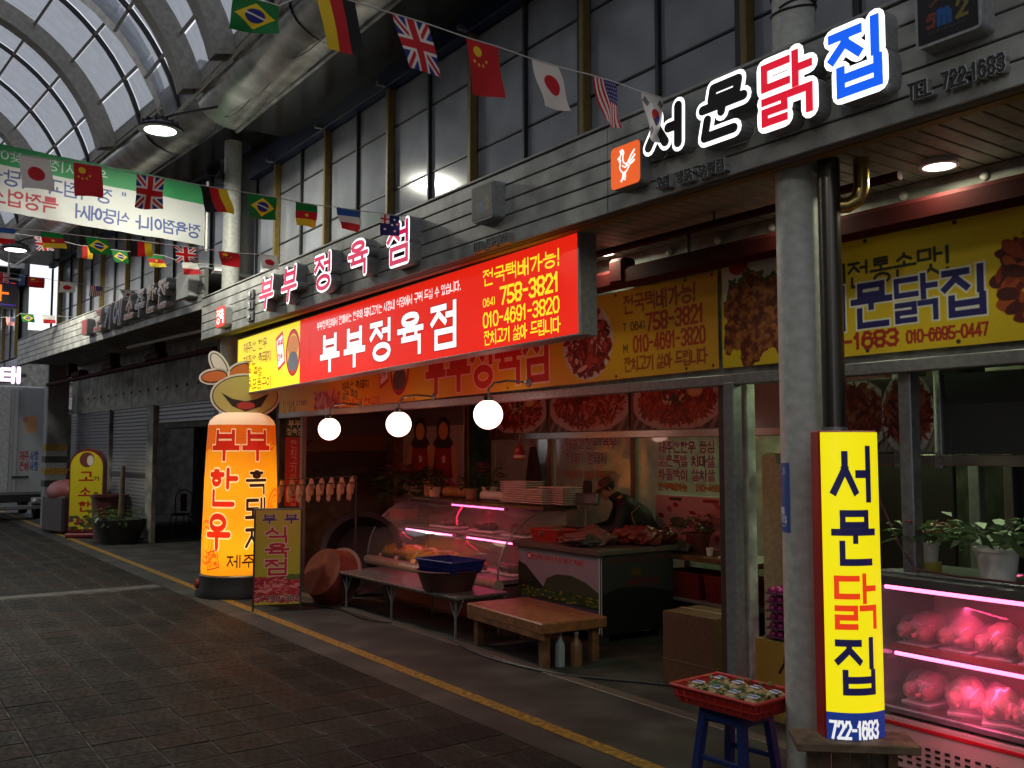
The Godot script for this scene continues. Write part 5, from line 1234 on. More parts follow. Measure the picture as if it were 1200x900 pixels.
	solo("power_cord", "thin dark cord hanging down beside the small flower pot", "cord", one(M("cord_red", 0.1, 0.02, 0.02, 0.5), func(m): m.tube([Vector3(-3.75, 1.9, -5.5), Vector3(-3.6, 1.6, -5.45), Vector3(-3.45, 1.35, -5.4), Vector3(-3.3, 1.2, -5.34), Vector3(-3.0, 1.19, -5.3), Vector3(-2.4, 1.19, -5.32)], .007, 6)), Vector3.ZERO, 0)
# ---------- a person, as one continuous surface grown round a posed skeleton ----------
func grow(into: MB, bones: Array, cell: float, k := 0.03):   # bones: [a, b, ra, rb, colour]
	var lo := Vector3.INF; var hi := -Vector3.INF
	for b in bones:
		var r := maxf(b[2], b[3]) + cell * 3
		lo = lo.min(b[0].min(b[1]) - Vector3.ONE * r); hi = hi.max(b[0].max(b[1]) + Vector3.ONE * r)
	var n := Vector3i(((hi - lo) / cell).ceil()) + Vector3i.ONE
	var sy := n.x; var sz := n.x * n.y
	var f := PackedFloat32Array(); f.resize(sz * n.z); f.fill(1.0)
	var who := PackedByteArray(); who.resize(sz * n.z)
	var best := PackedFloat32Array(); best.resize(sz * n.z); best.fill(9.0)
	for bi in bones.size():
		var b: Array = bones[bi]
		var a: Vector3 = b[0]; var d: Vector3 = b[1] - a
		var L := maxf(d.length_squared(), 1e-9)
		var r := maxf(b[2], b[3]) + k + cell * 2
		var i0 := Vector3i(((a.min(b[1]) - Vector3.ONE * r - lo) / cell).floor()).max(Vector3i.ZERO)
		var i1 := Vector3i(((a.max(b[1]) + Vector3.ONE * r - lo) / cell).ceil()).min(n - Vector3i.ONE)
		for z in range(i0.z, i1.z + 1):
			for y in range(i0.y, i1.y + 1):
				var at := z * sz + y * sy
				for x in range(i0.x, i1.x + 1):
					var p := lo + Vector3(x, y, z) * cell - a
					var t := clampf(p.dot(d) / L, 0, 1)
					var q := (p - d * t).length() - lerpf(b[2], b[3], t)
					if q < best[at + x]:
						best[at + x] = q; who[at + x] = bi
					var o := f[at + x]
					var h := maxf(k - absf(o - q), 0.0) / k
					f[at + x] = minf(o, q) - h * h * k * 0.25
	var idx := {}
	var offs := [0, 1, sy, sy + 1, sz, sz + 1, sz + sy, sz + sy + 1]
	var edges := [[0, 1], [2, 3], [4, 5], [6, 7], [0, 2], [1, 3], [4, 6], [5, 7], [0, 4], [1, 5], [2, 6], [3, 7]]
	for z in n.z - 1:
		for y in n.y - 1:
			for x in n.x - 1:
				var c := z * sz + y * sy + x
				var neg := 0
				for o in offs: if f[c + o] < 0: neg += 1
				if neg == 0 or neg == 8: continue
				var s := Vector3.ZERO; var m := 0
				for e in edges:
					var u := f[c + offs[e[0]]]; var v := f[c + offs[e[1]]]
					if (u < 0) != (v < 0):
						var t := u / (u - v)
						var pa := Vector3(e[0] & 1, e[0] >> 1 & 1, e[0] >> 2); var pb := Vector3(e[1] & 1, e[1] >> 1 & 1, e[1] >> 2)
						s += pa.lerp(pb, t); m += 1
				var g := Vector3(f[c + 1] - f[c] + f[c + sy + sz + 1] - f[c + sy + sz], f[c + sy] - f[c] + f[c + 1 + sy + sz] - f[c + 1 + sz], f[c + sz] - f[c] + f[c + 1 + sy + sz] - f[c + 1 + sy])
				idx[c] = into.v.size()
				into.tint = bones[who[c]][4]
				into.vert(lo + (Vector3(x, y, z) + s / m) * cell, g.normalized())
	for z in range(1, n.z - 1):
		for y in range(1, n.y - 1):
			for x in range(1, n.x - 1):
				var c := z * sz + y * sy + x
				for ax in 3:
					var st: int = [1, sy, sz][ax]; var p: int = [sy, sz, 1][ax]; var q: int = [sz, 1, sy][ax]
					var u := f[c] < 0; var v := f[c + st] < 0
					if u == v: continue
					var A: int = idx[c - p - q]; var B: int = idx[c - q]; var C: int = idx[c]; var D: int = idx[c - p]
					if u: into.ix.append_array(PackedInt32Array([A, C, B, A, D, C]))
					else: into.ix.append_array(PackedInt32Array([A, B, C, A, C, D]))

func person():
	var fwd := Vector3(-.58, 0, .82).normalized()
	var rt := fwd.cross(Vector3.UP).normalized()      # the person's right hand side
	var P := func(f: float, y: float, r: float) -> Vector3: return fwd * f + Vector3.UP * y + rt * r
	var jk := Color(0.011, 0.011, 0.013); var tr := Color(0.02, 0.022, 0.03); var sk := Color(0.42, 0.22, 0.14); var sh := Color(0.02, 0.02, 0.02); var hr := Color(0.012, 0.009, 0.008)
	var b := MB.new()
	b.tinted = true
	var bones := []
	for s in [-1.0, 1.0]:
		bones.append([P.call(.04, .05, s * .11), P.call(.2, .04, s * .12), .05, .04, sh])
		bones.append([P.call(.04, .1, s * .11), P.call(.05, .5, s * .11), .052, .07, tr])
		bones.append([P.call(.05, .5, s * .11), P.call(-.02, .92, s * .1), .075, .11, tr])
	bones.append([P.call(-.02, .92, -.08), P.call(-.02, .92, .08), .13, .13, tr])
	bones.append([P.call(.0, 1.0, -.05), P.call(.12, 1.16, -.06), .15, .16, jk])
	bones.append([P.call(.0, 1.0, .05), P.call(.12, 1.16, .06), .15, .16, jk])
	bones.append([P.call(.12, 1.16, -.06), P.call(.25, 1.3, -.1), .16, .12, jk])
	bones.append([P.call(.12, 1.16, .06), P.call(.25, 1.3, .1), .16, .12, jk])
	bones.append([P.call(.26, 1.32, -.15), P.call(.26, 1.32, .15), .085, .085, jk])
	bones.append([P.call(.28, 1.33, 0), P.call(.36, 1.4, 0), .085, .07, jk])     # collar
	# arms reach down to the board
	var el := P.call(.36, 1.06, .28); var er := P.call(.36, 1.04, -.27)
	var wl: Vector3 = P.call(.6, 1.01, .17); var wr: Vector3 = P.call(.62, 1.01, -.13)
	bones.append([P.call(.26, 1.31, .19), el, .078, .062, jk]); bones.append([el, wl, .06, .046, jk])
	bones.append([P.call(.26, 1.31, -.19), er, .078, .062, jk]); bones.append([er, wr, .06, .046, jk])
	grow(b, bones, .022, .04)
	# head, turned down towards the board; cells of 6 mm
	var hc: Vector3 = P.call(.44, 1.49, 0)
	var dn := (fwd * .86 - Vector3.UP * .5).normalized(); var up := (Vector3.UP * .86 + fwd * .5).normalized()
	var H := func(f: float, u: float, r: float) -> Vector3: return hc + dn * f + up * u + rt * r
	var hb := []
	hb.append([H.call(-.02, .035, -.01), H.call(-.02, .035, .01), .086, .086, hr])
	hb.append([H.call(.03, .03, 0), H.call(.035, -.03, 0), .076, .066, sk])
	hb.append([H.call(.05, -.06, 0), H.call(.06, -.085, 0), .046, .032, sk])
	hb.append([H.call(.02, -.06, -.035), H.call(.02, -.06, .035), .035, .035, sk])
	hb.append([H.call(.1, .01, 0), H.call(.118, -.03, 0), .009, .015, sk])
	for s in [-1.0, 1.0]:
		hb.append([H.call(.108, -.033, s * .008), H.call(.1, -.034, s * .013), .009, .008, sk])
		hb.append([H.call(.09, .026, s * .015), H.call(.075, .026, s * .05), .012, .01, sk])
		hb.append([H.call(.094, .004, s * .03), H.call(.09, .004, s * .038), .009, .008, Color(.03, .02, .018)])
		hb.append([H.call(-.008, .02, s * .078), H.call(-.016, -.025, s * .076), .014, .011, sk])
		hb.append([H.call(.085, -.055, s * .012), H.call(.078, -.056, s * .024), .009, .006, Color(.36, .13, .1)])
	hb.append([H.call(-.03, -.05, 0), P.call(.33, 1.36, 0), .055, .06, sk])
	grow(b, hb, .006, .014)
	# hands, fingers curled over the board
	for s in [0, 1]:
		var w: Vector3 = [wl, wr][s]; var side := -1.0 if s == 0 else 1.0
		var fd := (fwd * .93 - rt * side * -.25 - Vector3.UP * .25).normalized()
		var sx := fd.cross(Vector3.UP).normalized()
		var hn := []
		var palm := w + fd * .075
		hn.append([w - fd * .01, palm, .026, .03, sk])
		for k in 4:
			var o := sx * (k - 1.5) * .019
			var l: float = [.032, .037, .035, .027][k]
			var p1 := palm + fd * .012 + o
			var p2 := p1 + fd * l - Vector3.UP * .008
			var p3 := p2 + fd * l * .6 - Vector3.UP * .02
			var p4 := p3 + fd * l * .15 - Vector3.UP * .018
			hn.append([palm + o * .8, p1, .014, .0105, sk]); hn.append([p1, p2, .0105, .0095, sk]); hn.append([p2, p3, .0095, .0085, sk]); hn.append([p3, p4, .0085, .0075, sk])
		var tb := w + fd * .03 - sx * side * -.026
		hn.append([tb, tb + fd * .035 - sx * side * -.022, .014, .011, sk]); hn.append([tb + fd * .035 - sx * side * -.022, tb + fd * .065 - sx * side * -.022 - Vector3.UP * .012, .011, .009, sk])
		grow(b, hn, .005, .008)
	var m := StandardMaterial3D.new()
	m.resource_name = "person_surface"; m.vertex_color_use_as_albedo = true; m.roughness = 0.7
	var t := thing("person", "person in a dark jacket and brown cap leaning over the counter", "person", Vector3(-7.95, 0, -7.5), 0)
	obj("body", b.mesh(m), t)
	# cap and the yellow piping of the jacket
	var cap := MB.new()
	var basis := Basis(rt, up, -dn)
	cap.lathe([Vector2(.1, 0), Vector2(.099, .03), Vector2(.085, .066), Vector2(.05, .09), Vector2(0, .097)], H.call(-.012, .035, 0), 22, basis)
	var brim := MB.new()
	for k in 10:
		var a0 := lerpf(-1.15, 1.15, k / 10.0); var a1 := lerpf(-1.15, 1.15, (k + 1) / 10.0)
		var f := func(a: float, r: float, y: float): return H.call(-.012, .035, 0) + basis * Vector3(sin(a) * r, y, -cos(a) * r)
		var e := func(a: float): return .1 + .075 * cos(a * 1.25)
		brim.quad(f.call(a0, .097, .012), f.call(a1, .097, .012), f.call(a1, e.call(a1), -.006), f.call(a0, e.call(a0), -.006))
		brim.quad(f.call(a1, .097, .004), f.call(a0, .097, .004), f.call(a0, e.call(a0), -.012), f.call(a1, e.call(a1), -.012))
	var co := obj("cap", cap.mesh(M("cap_brown", 0.13, 0.055, 0.045, 0.8, 0.0, noise_fine, 8.0)), t)
	obj("brim", brim.mesh(mats.cap_brown), co)
	var yl := M("piping_yellow", 0.42, 0.22, 0.03, 0.7)
	var shl: Vector3 = P.call(.29, 1.4, -.12)
	obj("shoulder_patch", one(yl, func(q): q.ball(P.call(.3, 1.385, -.13), Vector3(.075, .03, .045), 6, 12, Basis(rt, Vector3.UP, -fwd))), t)
	obj("shoulder_patch", one(yl, func(q): q.ball(P.call(.3, 1.385, .13), Vector3(.075, .03, .045), 6, 12, Basis(rt, Vector3.UP, -fwd))), t)
	obj("piping", one(yl, func(q): q.tube([P.call(.1, 1.3, -.23), P.call(.2, 1.22, -.245), P.call(.16, 1.1, -.225), P.call(.12, 1.02, -.215)], .007, 6)), t)
# ---------- flags, street banner, lamps under the roof, the far shops ----------
func flag_pic(kind: String) -> Pic:
	var p := Pic.new(60, 80, Color(1, 1, 1))
	var rd := Color8(200, 24, 34); var bl := Color8(34, 40, 130); var gr := Color8(0, 120, 50); var ye := Color8(240, 205, 30); var bk := Color8(20, 20, 20); var wh := Color8(236, 232, 226)
	p.rect(0, 0, 60, 80, wh)
	match kind:
		"japan": p.ell(30, 40, 16, 18, rd)
		"china":
			p.rect(0, 0, 60, 80, rd)
			p.ell(18, 16, 8, 8, ye)
			for k in 4: p.ell([10, 18, 27, 34][k], [32, 36, 35, 28][k], 2.5, 2.5, ye)
		"uk":
			p.rect(0, 0, 60, 80, bl)
			for q in [[0, 0, 60, 80], [60, 0, 0, 80]]: p.seg(Vector2(q[0], q[1]), Vector2(q[2], q[3]), 7, wh)
			for q in [[0, 0, 60, 80], [60, 0, 0, 80]]: p.seg(Vector2(q[0], q[1]), Vector2(q[2], q[3]), 2.5, rd)
			p.rect(20, 0, 40, 80, wh); p.rect(0, 28, 60, 52, wh); p.rect(24, 0, 36, 80, rd); p.rect(0, 33, 60, 47, rd)
		"germany": p.rect(0, 0, 20, 80, bk); p.rect(20, 0, 40, 80, rd); p.rect(40, 0, 60, 80, ye)
		"germany_turned": p.rect(0, 0, 20, 80, ye); p.rect(20, 0, 40, 80, rd); p.rect(40, 0, 60, 80, bk)
		"brazil":
			p.rect(0, 0, 60, 80, gr); p.poly(PackedVector2Array([Vector2(30, 8), Vector2(56, 40), Vector2(30, 72), Vector2(4, 40)]), ye); p.ell(30, 40, 13, 17, bl)
			p.seg(Vector2(18, 34), Vector2(42, 44), 2, wh)
		"cameroon": p.rect(0, 0, 60, 27, gr); p.rect(0, 27, 60, 54, rd); p.rect(0, 54, 60, 80, ye); p.ell(30, 40, 5, 6, ye)
		"france": p.rect(0, 0, 60, 27, Color8(40, 90, 170)); p.rect(0, 54, 60, 80, rd)
		"poland": p.rect(0, 40, 60, 80, rd)
		"australia":
			p.rect(0, 0, 60, 80, Color8(30, 26, 96)); p.rect(0, 0, 28, 34, wh); p.rect(11, 0, 17, 34, rd); p.rect(0, 14, 28, 20, rd)
			for q in [[14, 56], [44, 16], [44, 62], [36, 38], [52, 34]]: p.ell(q[0], q[1], 4, 4, wh)
		"usa":
			for k in 7: p.rect(k * 60 / 6.5, 0, k * 60 / 6.5 + 4.6, 80, rd)
			p.rect(28, 0, 60, 40, Color8(50, 46, 120))
			for i in 5:
				for j in 5: p.ell(32 + i * 6, 5 + j * 7.5, 1.4, 1.4, wh)
		"korea":
			p.ell(30, 40, 14, 14, rd); p.poly(PackedVector2Array([Vector2(44, 40), Vector2(40, 50), Vector2(30, 54), Vector2(20, 50), Vector2(16, 40), Vector2(23, 45), Vector2(30, 40), Vector2(37, 35)]), bl)
			for q in [[10, 14, .8], [50, 14, -.8], [10, 66, -.8], [50, 66, .8]]:
				for k in 3:
					var d := Vector2(cos(q[2]), sin(q[2])) * 6; var o := Vector2(q[0], q[1]) + Vector2(-sin(q[2]), cos(q[2])) * (k - 1) * 4.0
					p.seg(o - d, o + d, 1.2, bk)
	return p

func flags():
	var fm := {}
	var where := ["the string nearest the lit chicken shop letters", "the long string ending at the pink lit letters", "the string above the long canopy's left end", "the string tied to the left pole", "the string across the far canopy", "the farthest string beside the red display"]
	var cordm := M("string_white", 0.5, 0.5, 0.48, 0.7)
	for si in FLAGS.size():
		var x0: float = FLAGS[si][0]
		var fl: Array = FLAGS[si][1]
		var pts := [Vector3(x0, fl[0][2] + .1, 2.2)]
		for f in fl:
			pts.append(Vector3(x0, f[2] + .004, f[1])); pts.append(Vector3(x0, f[2] + .004, f[1] - f[3]))
		pts.append(Vector3(x0, fl[-1][2] + .03, -4.19 if si < 3 else -4.45))
		solo("bunting_string", "thin white cord of flags, " + where[si], "string", one(cordm, func(m): m.tube(pts, .004, 5)), Vector3.ZERO, 0, "cords of bunting across the street")
		var per := {}
		for f in fl:
			var kind: String = f[0]
			if si == 0 and kind == "germany": kind = "germany_turned"
			if not fm.has(kind):
				var m := print_mat("flag_print", flag_pic(kind).tex(), 0.75, 0.0, 0.72)
				m.backlight_enabled = true; m.backlight = Color(.7, .7, .7)
				fm[kind] = m
			var h := .29 if si == 0 else (.26 if si == 1 and f[0] in ["japan", "china", "uk"] else (.2 if si == 1 else .17))
			if si == 0 and f[0] == "brazil": h = .16
			var w: float = f[3]
			var g := MB.new()
			var lean := rng.randf_range(-.15, .35); var tw := rng.randf_range(-.3, .3); var skew := rng.randf_range(-.02, .07); var curl := rng.randf_range(.01, .045); var fq := rng.randf_range(2.0, 5.5)
			var ny := 8; var nx := 7
			for j in ny + 1:
				for i in nx + 1:
					var u := float(i) / nx; var v := float(j) / ny
					g.vert(Vector3(lean * v * h + curl * sin(u * fq + v * 4.0 + tw * 20) * v + tw * (u - .5) * v * w, -v * h + .012 * (u - .5) * v, -(u * w) - skew * v), Vector3.RIGHT, Vector2(u, v))
			for j in ny:
				for i in nx:
					var a := j * (nx + 1) + i; var b := a + nx + 1
					g.ix.append_array(PackedInt32Array([a, a + 1, b + 1, a, b + 1, b]))
			for j in ny + 1:
				for i in nx + 1:
					var dx: Vector3 = g.v[j * (nx + 1) + mini(i + 1, nx)] - g.v[j * (nx + 1) + maxi(i - 1, 0)]
					var dy: Vector3 = g.v[mini(j + 1, ny) * (nx + 1) + i] - g.v[maxi(j - 1, 0) * (nx + 1) + i]
					g.n[j * (nx + 1) + i] = dy.cross(dx).normalized()
			var nice: String = {"uk": "British", "usa": "American", "korea": "South Korean", "japan": "Japanese", "china": "Chinese", "germany": "German", "brazil": "Brazilian", "cameroon": "green-red-yellow", "france": "blue-white-red", "poland": "white-red", "australia": "Australian"}[f[0]]
			solo("small_flag", "small %s flag on %s" % [nice, where[si]], "flag", g.mesh(fm[kind]), Vector3(x0, f[2], f[1]), 0, "small flags strung across the street")
	# street banner seen from behind
	var p := Pic.new(1280, 180, Color8(228, 230, 226))
	p.rect(0, 0, 1280, 56, Color8(60, 158, 96))
	p.fit("우리 시장을 찾아", 275, 560, 14, 30, .11, Color8(220, 236, 224))
	var bl := Color8(84, 96, 160)
	p.write("\"", 222, 66, 30, .13, bl, 1.0); p.fit("정육점과 식당은", 262, 580, 66, 42, .12, bl)
	p.write("정육점이나 식당에서", 14, 122, 40, .13, bl, .88, true, .04); p.write("특정업소", 400, 118, 44, .13, Color8(196, 70, 84), .9)
	p.grain(3, 9)
	var bm := print_mat("street_banner_print", p.tex(), 0.6, 0.0, 0.8)
	bm.backlight_enabled = true; bm.backlight = Color(.8, .8, .8)
	var g := MB.new()
	var n := 60; var ny := 8
	var fn := FastNoiseLite.new(); fn.seed = 6; fn.frequency = 1.0
	for j in ny + 1:
		for i in n + 1:
			var u := float(i) / n; var v := float(j) / ny
			var z := -4.1 + u * 6.2
			g.vert(Vector3(-13.5 + .05 * fn.get_noise_2d(z * 1.3, v * 1.5 + z * .5), 4.87 + .055 * (z + 4.1) + (1 - v) * (.88 - .012 * u) - .02 * sin(u * PI) + .01 * fn.get_noise_2d(z * 2.0, 30), z), Vector3.RIGHT, Vector2(u, v))
	for j in ny:
		for i in n:
			var a := j * (n + 1) + i; var b := a + n + 1
			g.ix.append_array(PackedInt32Array([a, b + 1, a + 1, a, b, b + 1]))
	for j in ny + 1:
		for i in n + 1:
			var dx: Vector3 = g.v[j * (n + 1) + mini(i + 1, n)] - g.v[j * (n + 1) + maxi(i - 1, 0)]
			var dy: Vector3 = g.v[mini(j + 1, ny) * (n + 1) + i] - g.v[maxi(j - 1, 0) * (n + 1) + i]
			g.n[j * (n + 1) + i] = dx.cross(dy).normalized()
	var t := thing("street_banner", "green and white cloth banner across the street, its letters seen from behind", "banner", Vector3.ZERO, 0)
	obj("cloth", g.mesh(bm), t)
	obj("rod", one(mats.white_plastic, func(m): m.tube([Vector3(-13.5, 4.8, -4.13), Vector3(-13.5, 5.82, -4.13)], .018, 8)), t)
	for y in [4.82, 5.8]: obj("tie", one(mats.dark_frame, func(m): m.tube([Vector3(-13.5, y, -4.13), Vector3(-13.55, y + .02, -4.4)], .006, 5)), t)

func high_bays():
	var fl := glow("high_bay_lamp_lit", 0.95, 0.98, 1.0, 6.0)
	var body := M("high_bay_body", 0.05, 0.05, 0.055, 0.4, 0.5)
	var lamp_no := 0
	for q in [[Vector3(-11.95, 5.95, -3.05), 0.0, "bright round lamp on an arm under the roof, left of the long canopy"], [at_b(6.6, 5.85, -1.2), TURN_B, "round lamp glowing under the far roof section"], [Vector3(-11.95, 5.95, 1.2), PI, "round lamp on the opposite gutter, outside the view"], [Vector3(-1.5, 5.95, 1.2), PI, "round lamp on the opposite gutter above the camera's right"]]:
		var t := thing("high_bay_lamp", q[2], "lamp", q[0], q[1], "round lamps on arms under the roof")
		obj("lit_disc", one(fl, func(m): m.lathe([Vector2(0, -.032), Vector2(.19, -.032), Vector2(.2, -.02)], Vector3.ZERO, 28)), t)
		obj("housing", one(body, func(m): m.lathe([Vector2(.19, -.03), Vector2(.27, -.03), Vector2(.275, .0), Vector2(.2, .05), Vector2(.1, .09), Vector2(.09, .14), Vector2(0, .15)], Vector3.ZERO, 28)), t)
		for k in 12: obj("cooling_fin", bxm(Vector3(.008, .05, .11), body, .002, Vector3(sin(TAU * k / 12) * .17, .065, cos(TAU * k / 12) * .17), Basis(Vector3.UP, TAU * k / 12)), t)
		obj("arm", one(body, func(m): m.tube([Vector3(0, .12, 0), Vector3(.02, .2, -.15), Vector3(.03, .32, -.45), Vector3(.03, .42, -.7)], .018, 8)), t)
		var l := panel_light("lamp_light", Vector3(0, -.06, 0), Vector3(0, -1, 0), Vector2(.34, .34), Color(1, .99, .92), [14.0, 16.0, 5.0, 5.0][lamp_no], t)
		lamp_no += 1
		if q[0].z > 0: t.rotation.y = PI

func far_row():
	# --- shuttered shop under the higher canopy
	var t := thing("shuttered_shop", "closed shop with grey roller shutters under the higher canopy", "shop", AT_B, TURN_B)
	var zz := -1.5
	var lint := M("lintel_panel", 0.5, 0.48, 0.42, 0.55, 0.0, noise_coarse, 0.6)
	for k in 9:
		obj("lintel_panel", bxm(Vector3(1.115, 1.22, .04), lint, .006, Vector3(-3.5 - .56 - k * 1.12 + 1.2, 3.46, zz)), t)
		for j in 2: obj("bolt", one(mats.black, func(m): m.ball(Vector3.ZERO, Vector3(.03, .03, .02), 5, 8)), t, Vector3(-3.3 - k * 1.12 + 1.0 - j * .56, 3.2, zz + .025))
		for j in 2: obj("bolt", one(mats.black, func(m): m.ball(Vector3.ZERO, Vector3(.025, .025, .02), 5, 8)), t, Vector3(-3.3 - k * 1.12 + 1.0 - j * .56, 3.8, zz + .025))
	obj("side_wall", bxm(Vector3(.15, 4.0, 3.0), mats.dim_wall, .01, Vector3(-2.0, 2.0, zz - 1.5)), t)
	obj("back_wall", bxm(Vector3(10.0, 4.0, .15), mats.dim_wall, .01, Vector3(-7.5, 2.0, zz - 3.2)), t)
	obj("inner_ceiling", bxm(Vector3(10.5, .1, 3.3), mats.dim_wall, .01, Vector3(-7.3, 3.0, zz - 1.65)), t)
	obj("shutter_box", bxm(Vector3(3.4, .5, .3), mats.dim_wall, .01, Vector3(-4.3, 2.62, zz - .2)), t)
	for q in [[-6.55, .42], [-9.4, .1], [-13.1, .3], [-3.0, .2]]: obj("jamb", bxm(Vector3(q[1], 2.88, .1), mats.wall_panel, .008, Vector3(q[0], 1.44, zz)), t)
	var slat := M("shutter_slat", 0.34, 0.34, 0.36, 0.35, 0.5, noise_fine, 1.0)
	for q in [[-8.05, 2.5], [-11.2, 3.4]]:
		var sm := MB.new()
		sm.cbox(Vector3.ZERO, Vector3(q[1], .075, .025), .018)
		var me := sm.mesh(slat)
		for k in 35: obj("shutter_slat", me, t, Vector3(q[0], .1 + k * .08, zz - .03))
		obj("shutter_bar", bxm(Vector3(q[1], .06, .04), mats.dark_frame, .006, Vector3(q[0], 1.42, zz + .012)), t)
	var sm2 := MB.new(); sm2.cbox(Vector3.ZERO, Vector3(3.0, .075, .025), .018)
	var me2 := sm2.mesh(slat)
	for k in 5: obj("shutter_slat", me2, t, Vector3(-4.7, 2.52 + k * .08, zz - .03))
	# red awning tube, white tube, unlit letters, signs
	t = thing("awning_tube", "dark red awning tube under the higher canopy with bulky brackets", "awning tube", AT_B, TURN_B)
	obj("tube", one(mats.dark_red, func(m): m.tube([Vector3(-1.0, 3.53, -.6), Vector3(-11.5, 3.53, -.6)], .05, 10)), t)
	for x in [-3.6, -6.3, -8.6]: obj("bracket", bxm(Vector3(.75, .17, .2), mats.dark_red, .05, Vector3(-.2 + x, 3.62, -.62)), t)
	for x in [-3.8, -6.5, -9.6]: obj("bracket_post", bxm(Vector3(.26, .3, .2), mats.dark_red, .03, Vector3(x, 3.76, -.66)), t)
	solo("fluorescent_tube", "unlit white tube hanging below the higher canopy", "tube", one(mats.white_plastic, func(m): m.tube([Vector3(-1.2, 3.85, -.5), Vector3(-5.05, 3.9, -.5)], .03, 8)), AT_B, TURN_B)
	t = thing("letter_sign", "unlit red and blue Korean letters on the higher canopy", "sign", AT_B, TURN_B)
	var rim := M("unlit_rim", 0.4, 0.36, 0.36, 0.5); var rl := M("unlit_red", 0.3, 0.05, 0.05, 0.5); var bl := M("unlit_blue", 0.05, 0.07, 0.2, 0.5)
	var sd: Material = mats.letter_side
	for q in [["고", 4.75, rl], ["기", 4.15, bl], ["에", 3.6, bl], ["소", 2.95, rl], ["주", 2.4, bl], ["한", 1.85, rl], ["잔", 1.3, rl]]:
		obj("letter", letter_mesh(q[0], .46, .4, .05, .026, .14, rim, sd, q[2], false, .2), t, Vector3(-q[1], 4.36 - (q[1] - 3) * .02, 0))
	t = thing("icon_sign", "small unlit red box left of the letters on the higher canopy", "sign", AT_B + Basis(Vector3.UP, TURN_B) * Vector3(-5.65, 4.3, 0), TURN_B)
	obj("housing", one(sd, func(m): m.prism(rounded(.36, .3, .03), 0, .14)), t)
	obj("front", one(rl, func(m): m.prism(rounded(.33, .27, .03), .14, .145)), t)
	t = thing("mark_box", "grey square box on the higher canopy beside its right end", "sign", AT_B + Basis(Vector3.UP, TURN_B) * Vector3(-.4, 4.4, 0), TURN_B)
	obj("housing", one(sd, func(m): m.prism(rounded(.5, .4, .03), 0, .16)), t)
	# --- rounded standing sign
	var p := Pic.new(120, 420, Color8(222, 206, 40))
	p.ell(60, 60, 26, 38, Color8(120, 60, 60)); p.ell(72, 64, 12, 26, Color8(230, 220, 200))
	var rk := Color8(180, 30, 30)
	p.write("고", 34, 120, 50, .16, rk, 1.0, false); p.write("소", 34, 200, 46, .16, rk, 1.0, false); p.write("한", 34, 270, 50, .16, rk, 1.0, false)
	p.write("기", 84, 144, 22, .14, Color8(60, 40, 30)); p.write("주", 84, 224, 22, .14, Color8(60, 40, 30)); p.write("잔", 84, 300, 22, .14, Color8(60, 40, 30))
	for k in 60: p.ell(rng.randf() * 120, 345 + rng.randf() * 60, 10, 6, [Color8(90, 90, 60), Color8(60, 70, 50), Color8(150, 60, 60)][rng.randi() % 3], rng.randf())
	t = thing("standing_sign", "tall round-topped yellow standing sign with a red edge by the shutters", "sign", at_b(8.7, 0, .85), deg_to_rad(62))
	var out := PackedVector2Array()
	for k in 17:
		var a := PI * k / 16
		out.append(Vector2(cos(a) * .36, 1.6 + sin(a) * .36))
	out.append(Vector2(-.36, .14)); out.append(Vector2(.36, .14))
	obj("body", one(M("sign_red_edge", 0.14, 0.012, 0.014, 0.45), func(m): m.prism(out, -.14, .14)), t)
	var fm := MB.new()
	var inn := PackedVector2Array()
	for q in out: inn.append((q - Vector2(0, 1.05)) * .94 + Vector2(0, 1.05))
	fm.prism(inn, .13, .146, Transform3D(), true, true, false)
	for i in fm.v.size(): fm.uv[i] = Vector2((fm.v[i].x + .36) / .72, 1 - (fm.v[i].y - .14) / 1.84)
	obj("printed_face", fm.mesh(print_mat("standing_print", p.tex(), .4, 0.0, .8)), t)
	obj("foot", bxm(Vector3(.8, .1, .5), M("foot_red", 0.16, 0.02, 0.02, 0.5), .03, Vector3(0, .06, 0)), t)
	for sx in [-1, 1]: obj("castor", one(mats.black, func(m): m.lathe([Vector2(0, -.02), Vector2(.035, -.02), Vector2(.035, .02), Vector2(0, .02)], Vector3(sx * .34, .035, .2), 10, Basis(Vector3.RIGHT, PI / 2))), t)
	# covered machine, planter, tank beside the sign
	t = thing("covered_stove", "rounded dark red covered box behind the standing sign", "box", at_b(10.2, 0, .75), .3)
	obj("body", bxm(Vector3(1.0, .85, .6), M("stove_dark", 0.025, 0.015, 0.015, 0.6), .05, Vector3(0, .46, 0)), t)
	obj("lid", one(M("stove_red", 0.2, 0.05, 0.045, 0.5), func(m): m.ball(Vector3(0, .95, 0), Vector3(.55, .3, .35), 10, 18)), t)
	t = thing("round_planter", "dark round planter with shrubs and a short wooden stake by the shutters", "planter", at_b(6.9, 0, 1.0), 0)
	obj("pot", one(mats.black_rubber, func(m): m.lathe([Vector2(0, 0), Vector2(.35, 0), Vector2(.48, .35), Vector2(.5, .5), Vector2(.46, .5), Vector2(.42, .42), Vector2(0, .42)], Vector3.ZERO, 24)), t)
	var lm := MB.new()
	leafy(lm, Vector3(-.1, .35, .1), 160, .6, .35, .14, .5)
	obj("foliage", lm.mesh(mats.leaf_dark), t)
	obj("stake", one(mats.old_wood, func(m): m.tube([Vector3(.1, .4, 0), Vector3(.14, 1.0, 0), Vector3(.18, 1.6, 0)], [.07, .055, .045], 9)), t)
	t = thing("plastic_tub", "dark rimmed tub standing behind the standing sign", "tub", at_b(8.0, 0, 1.1), 0)
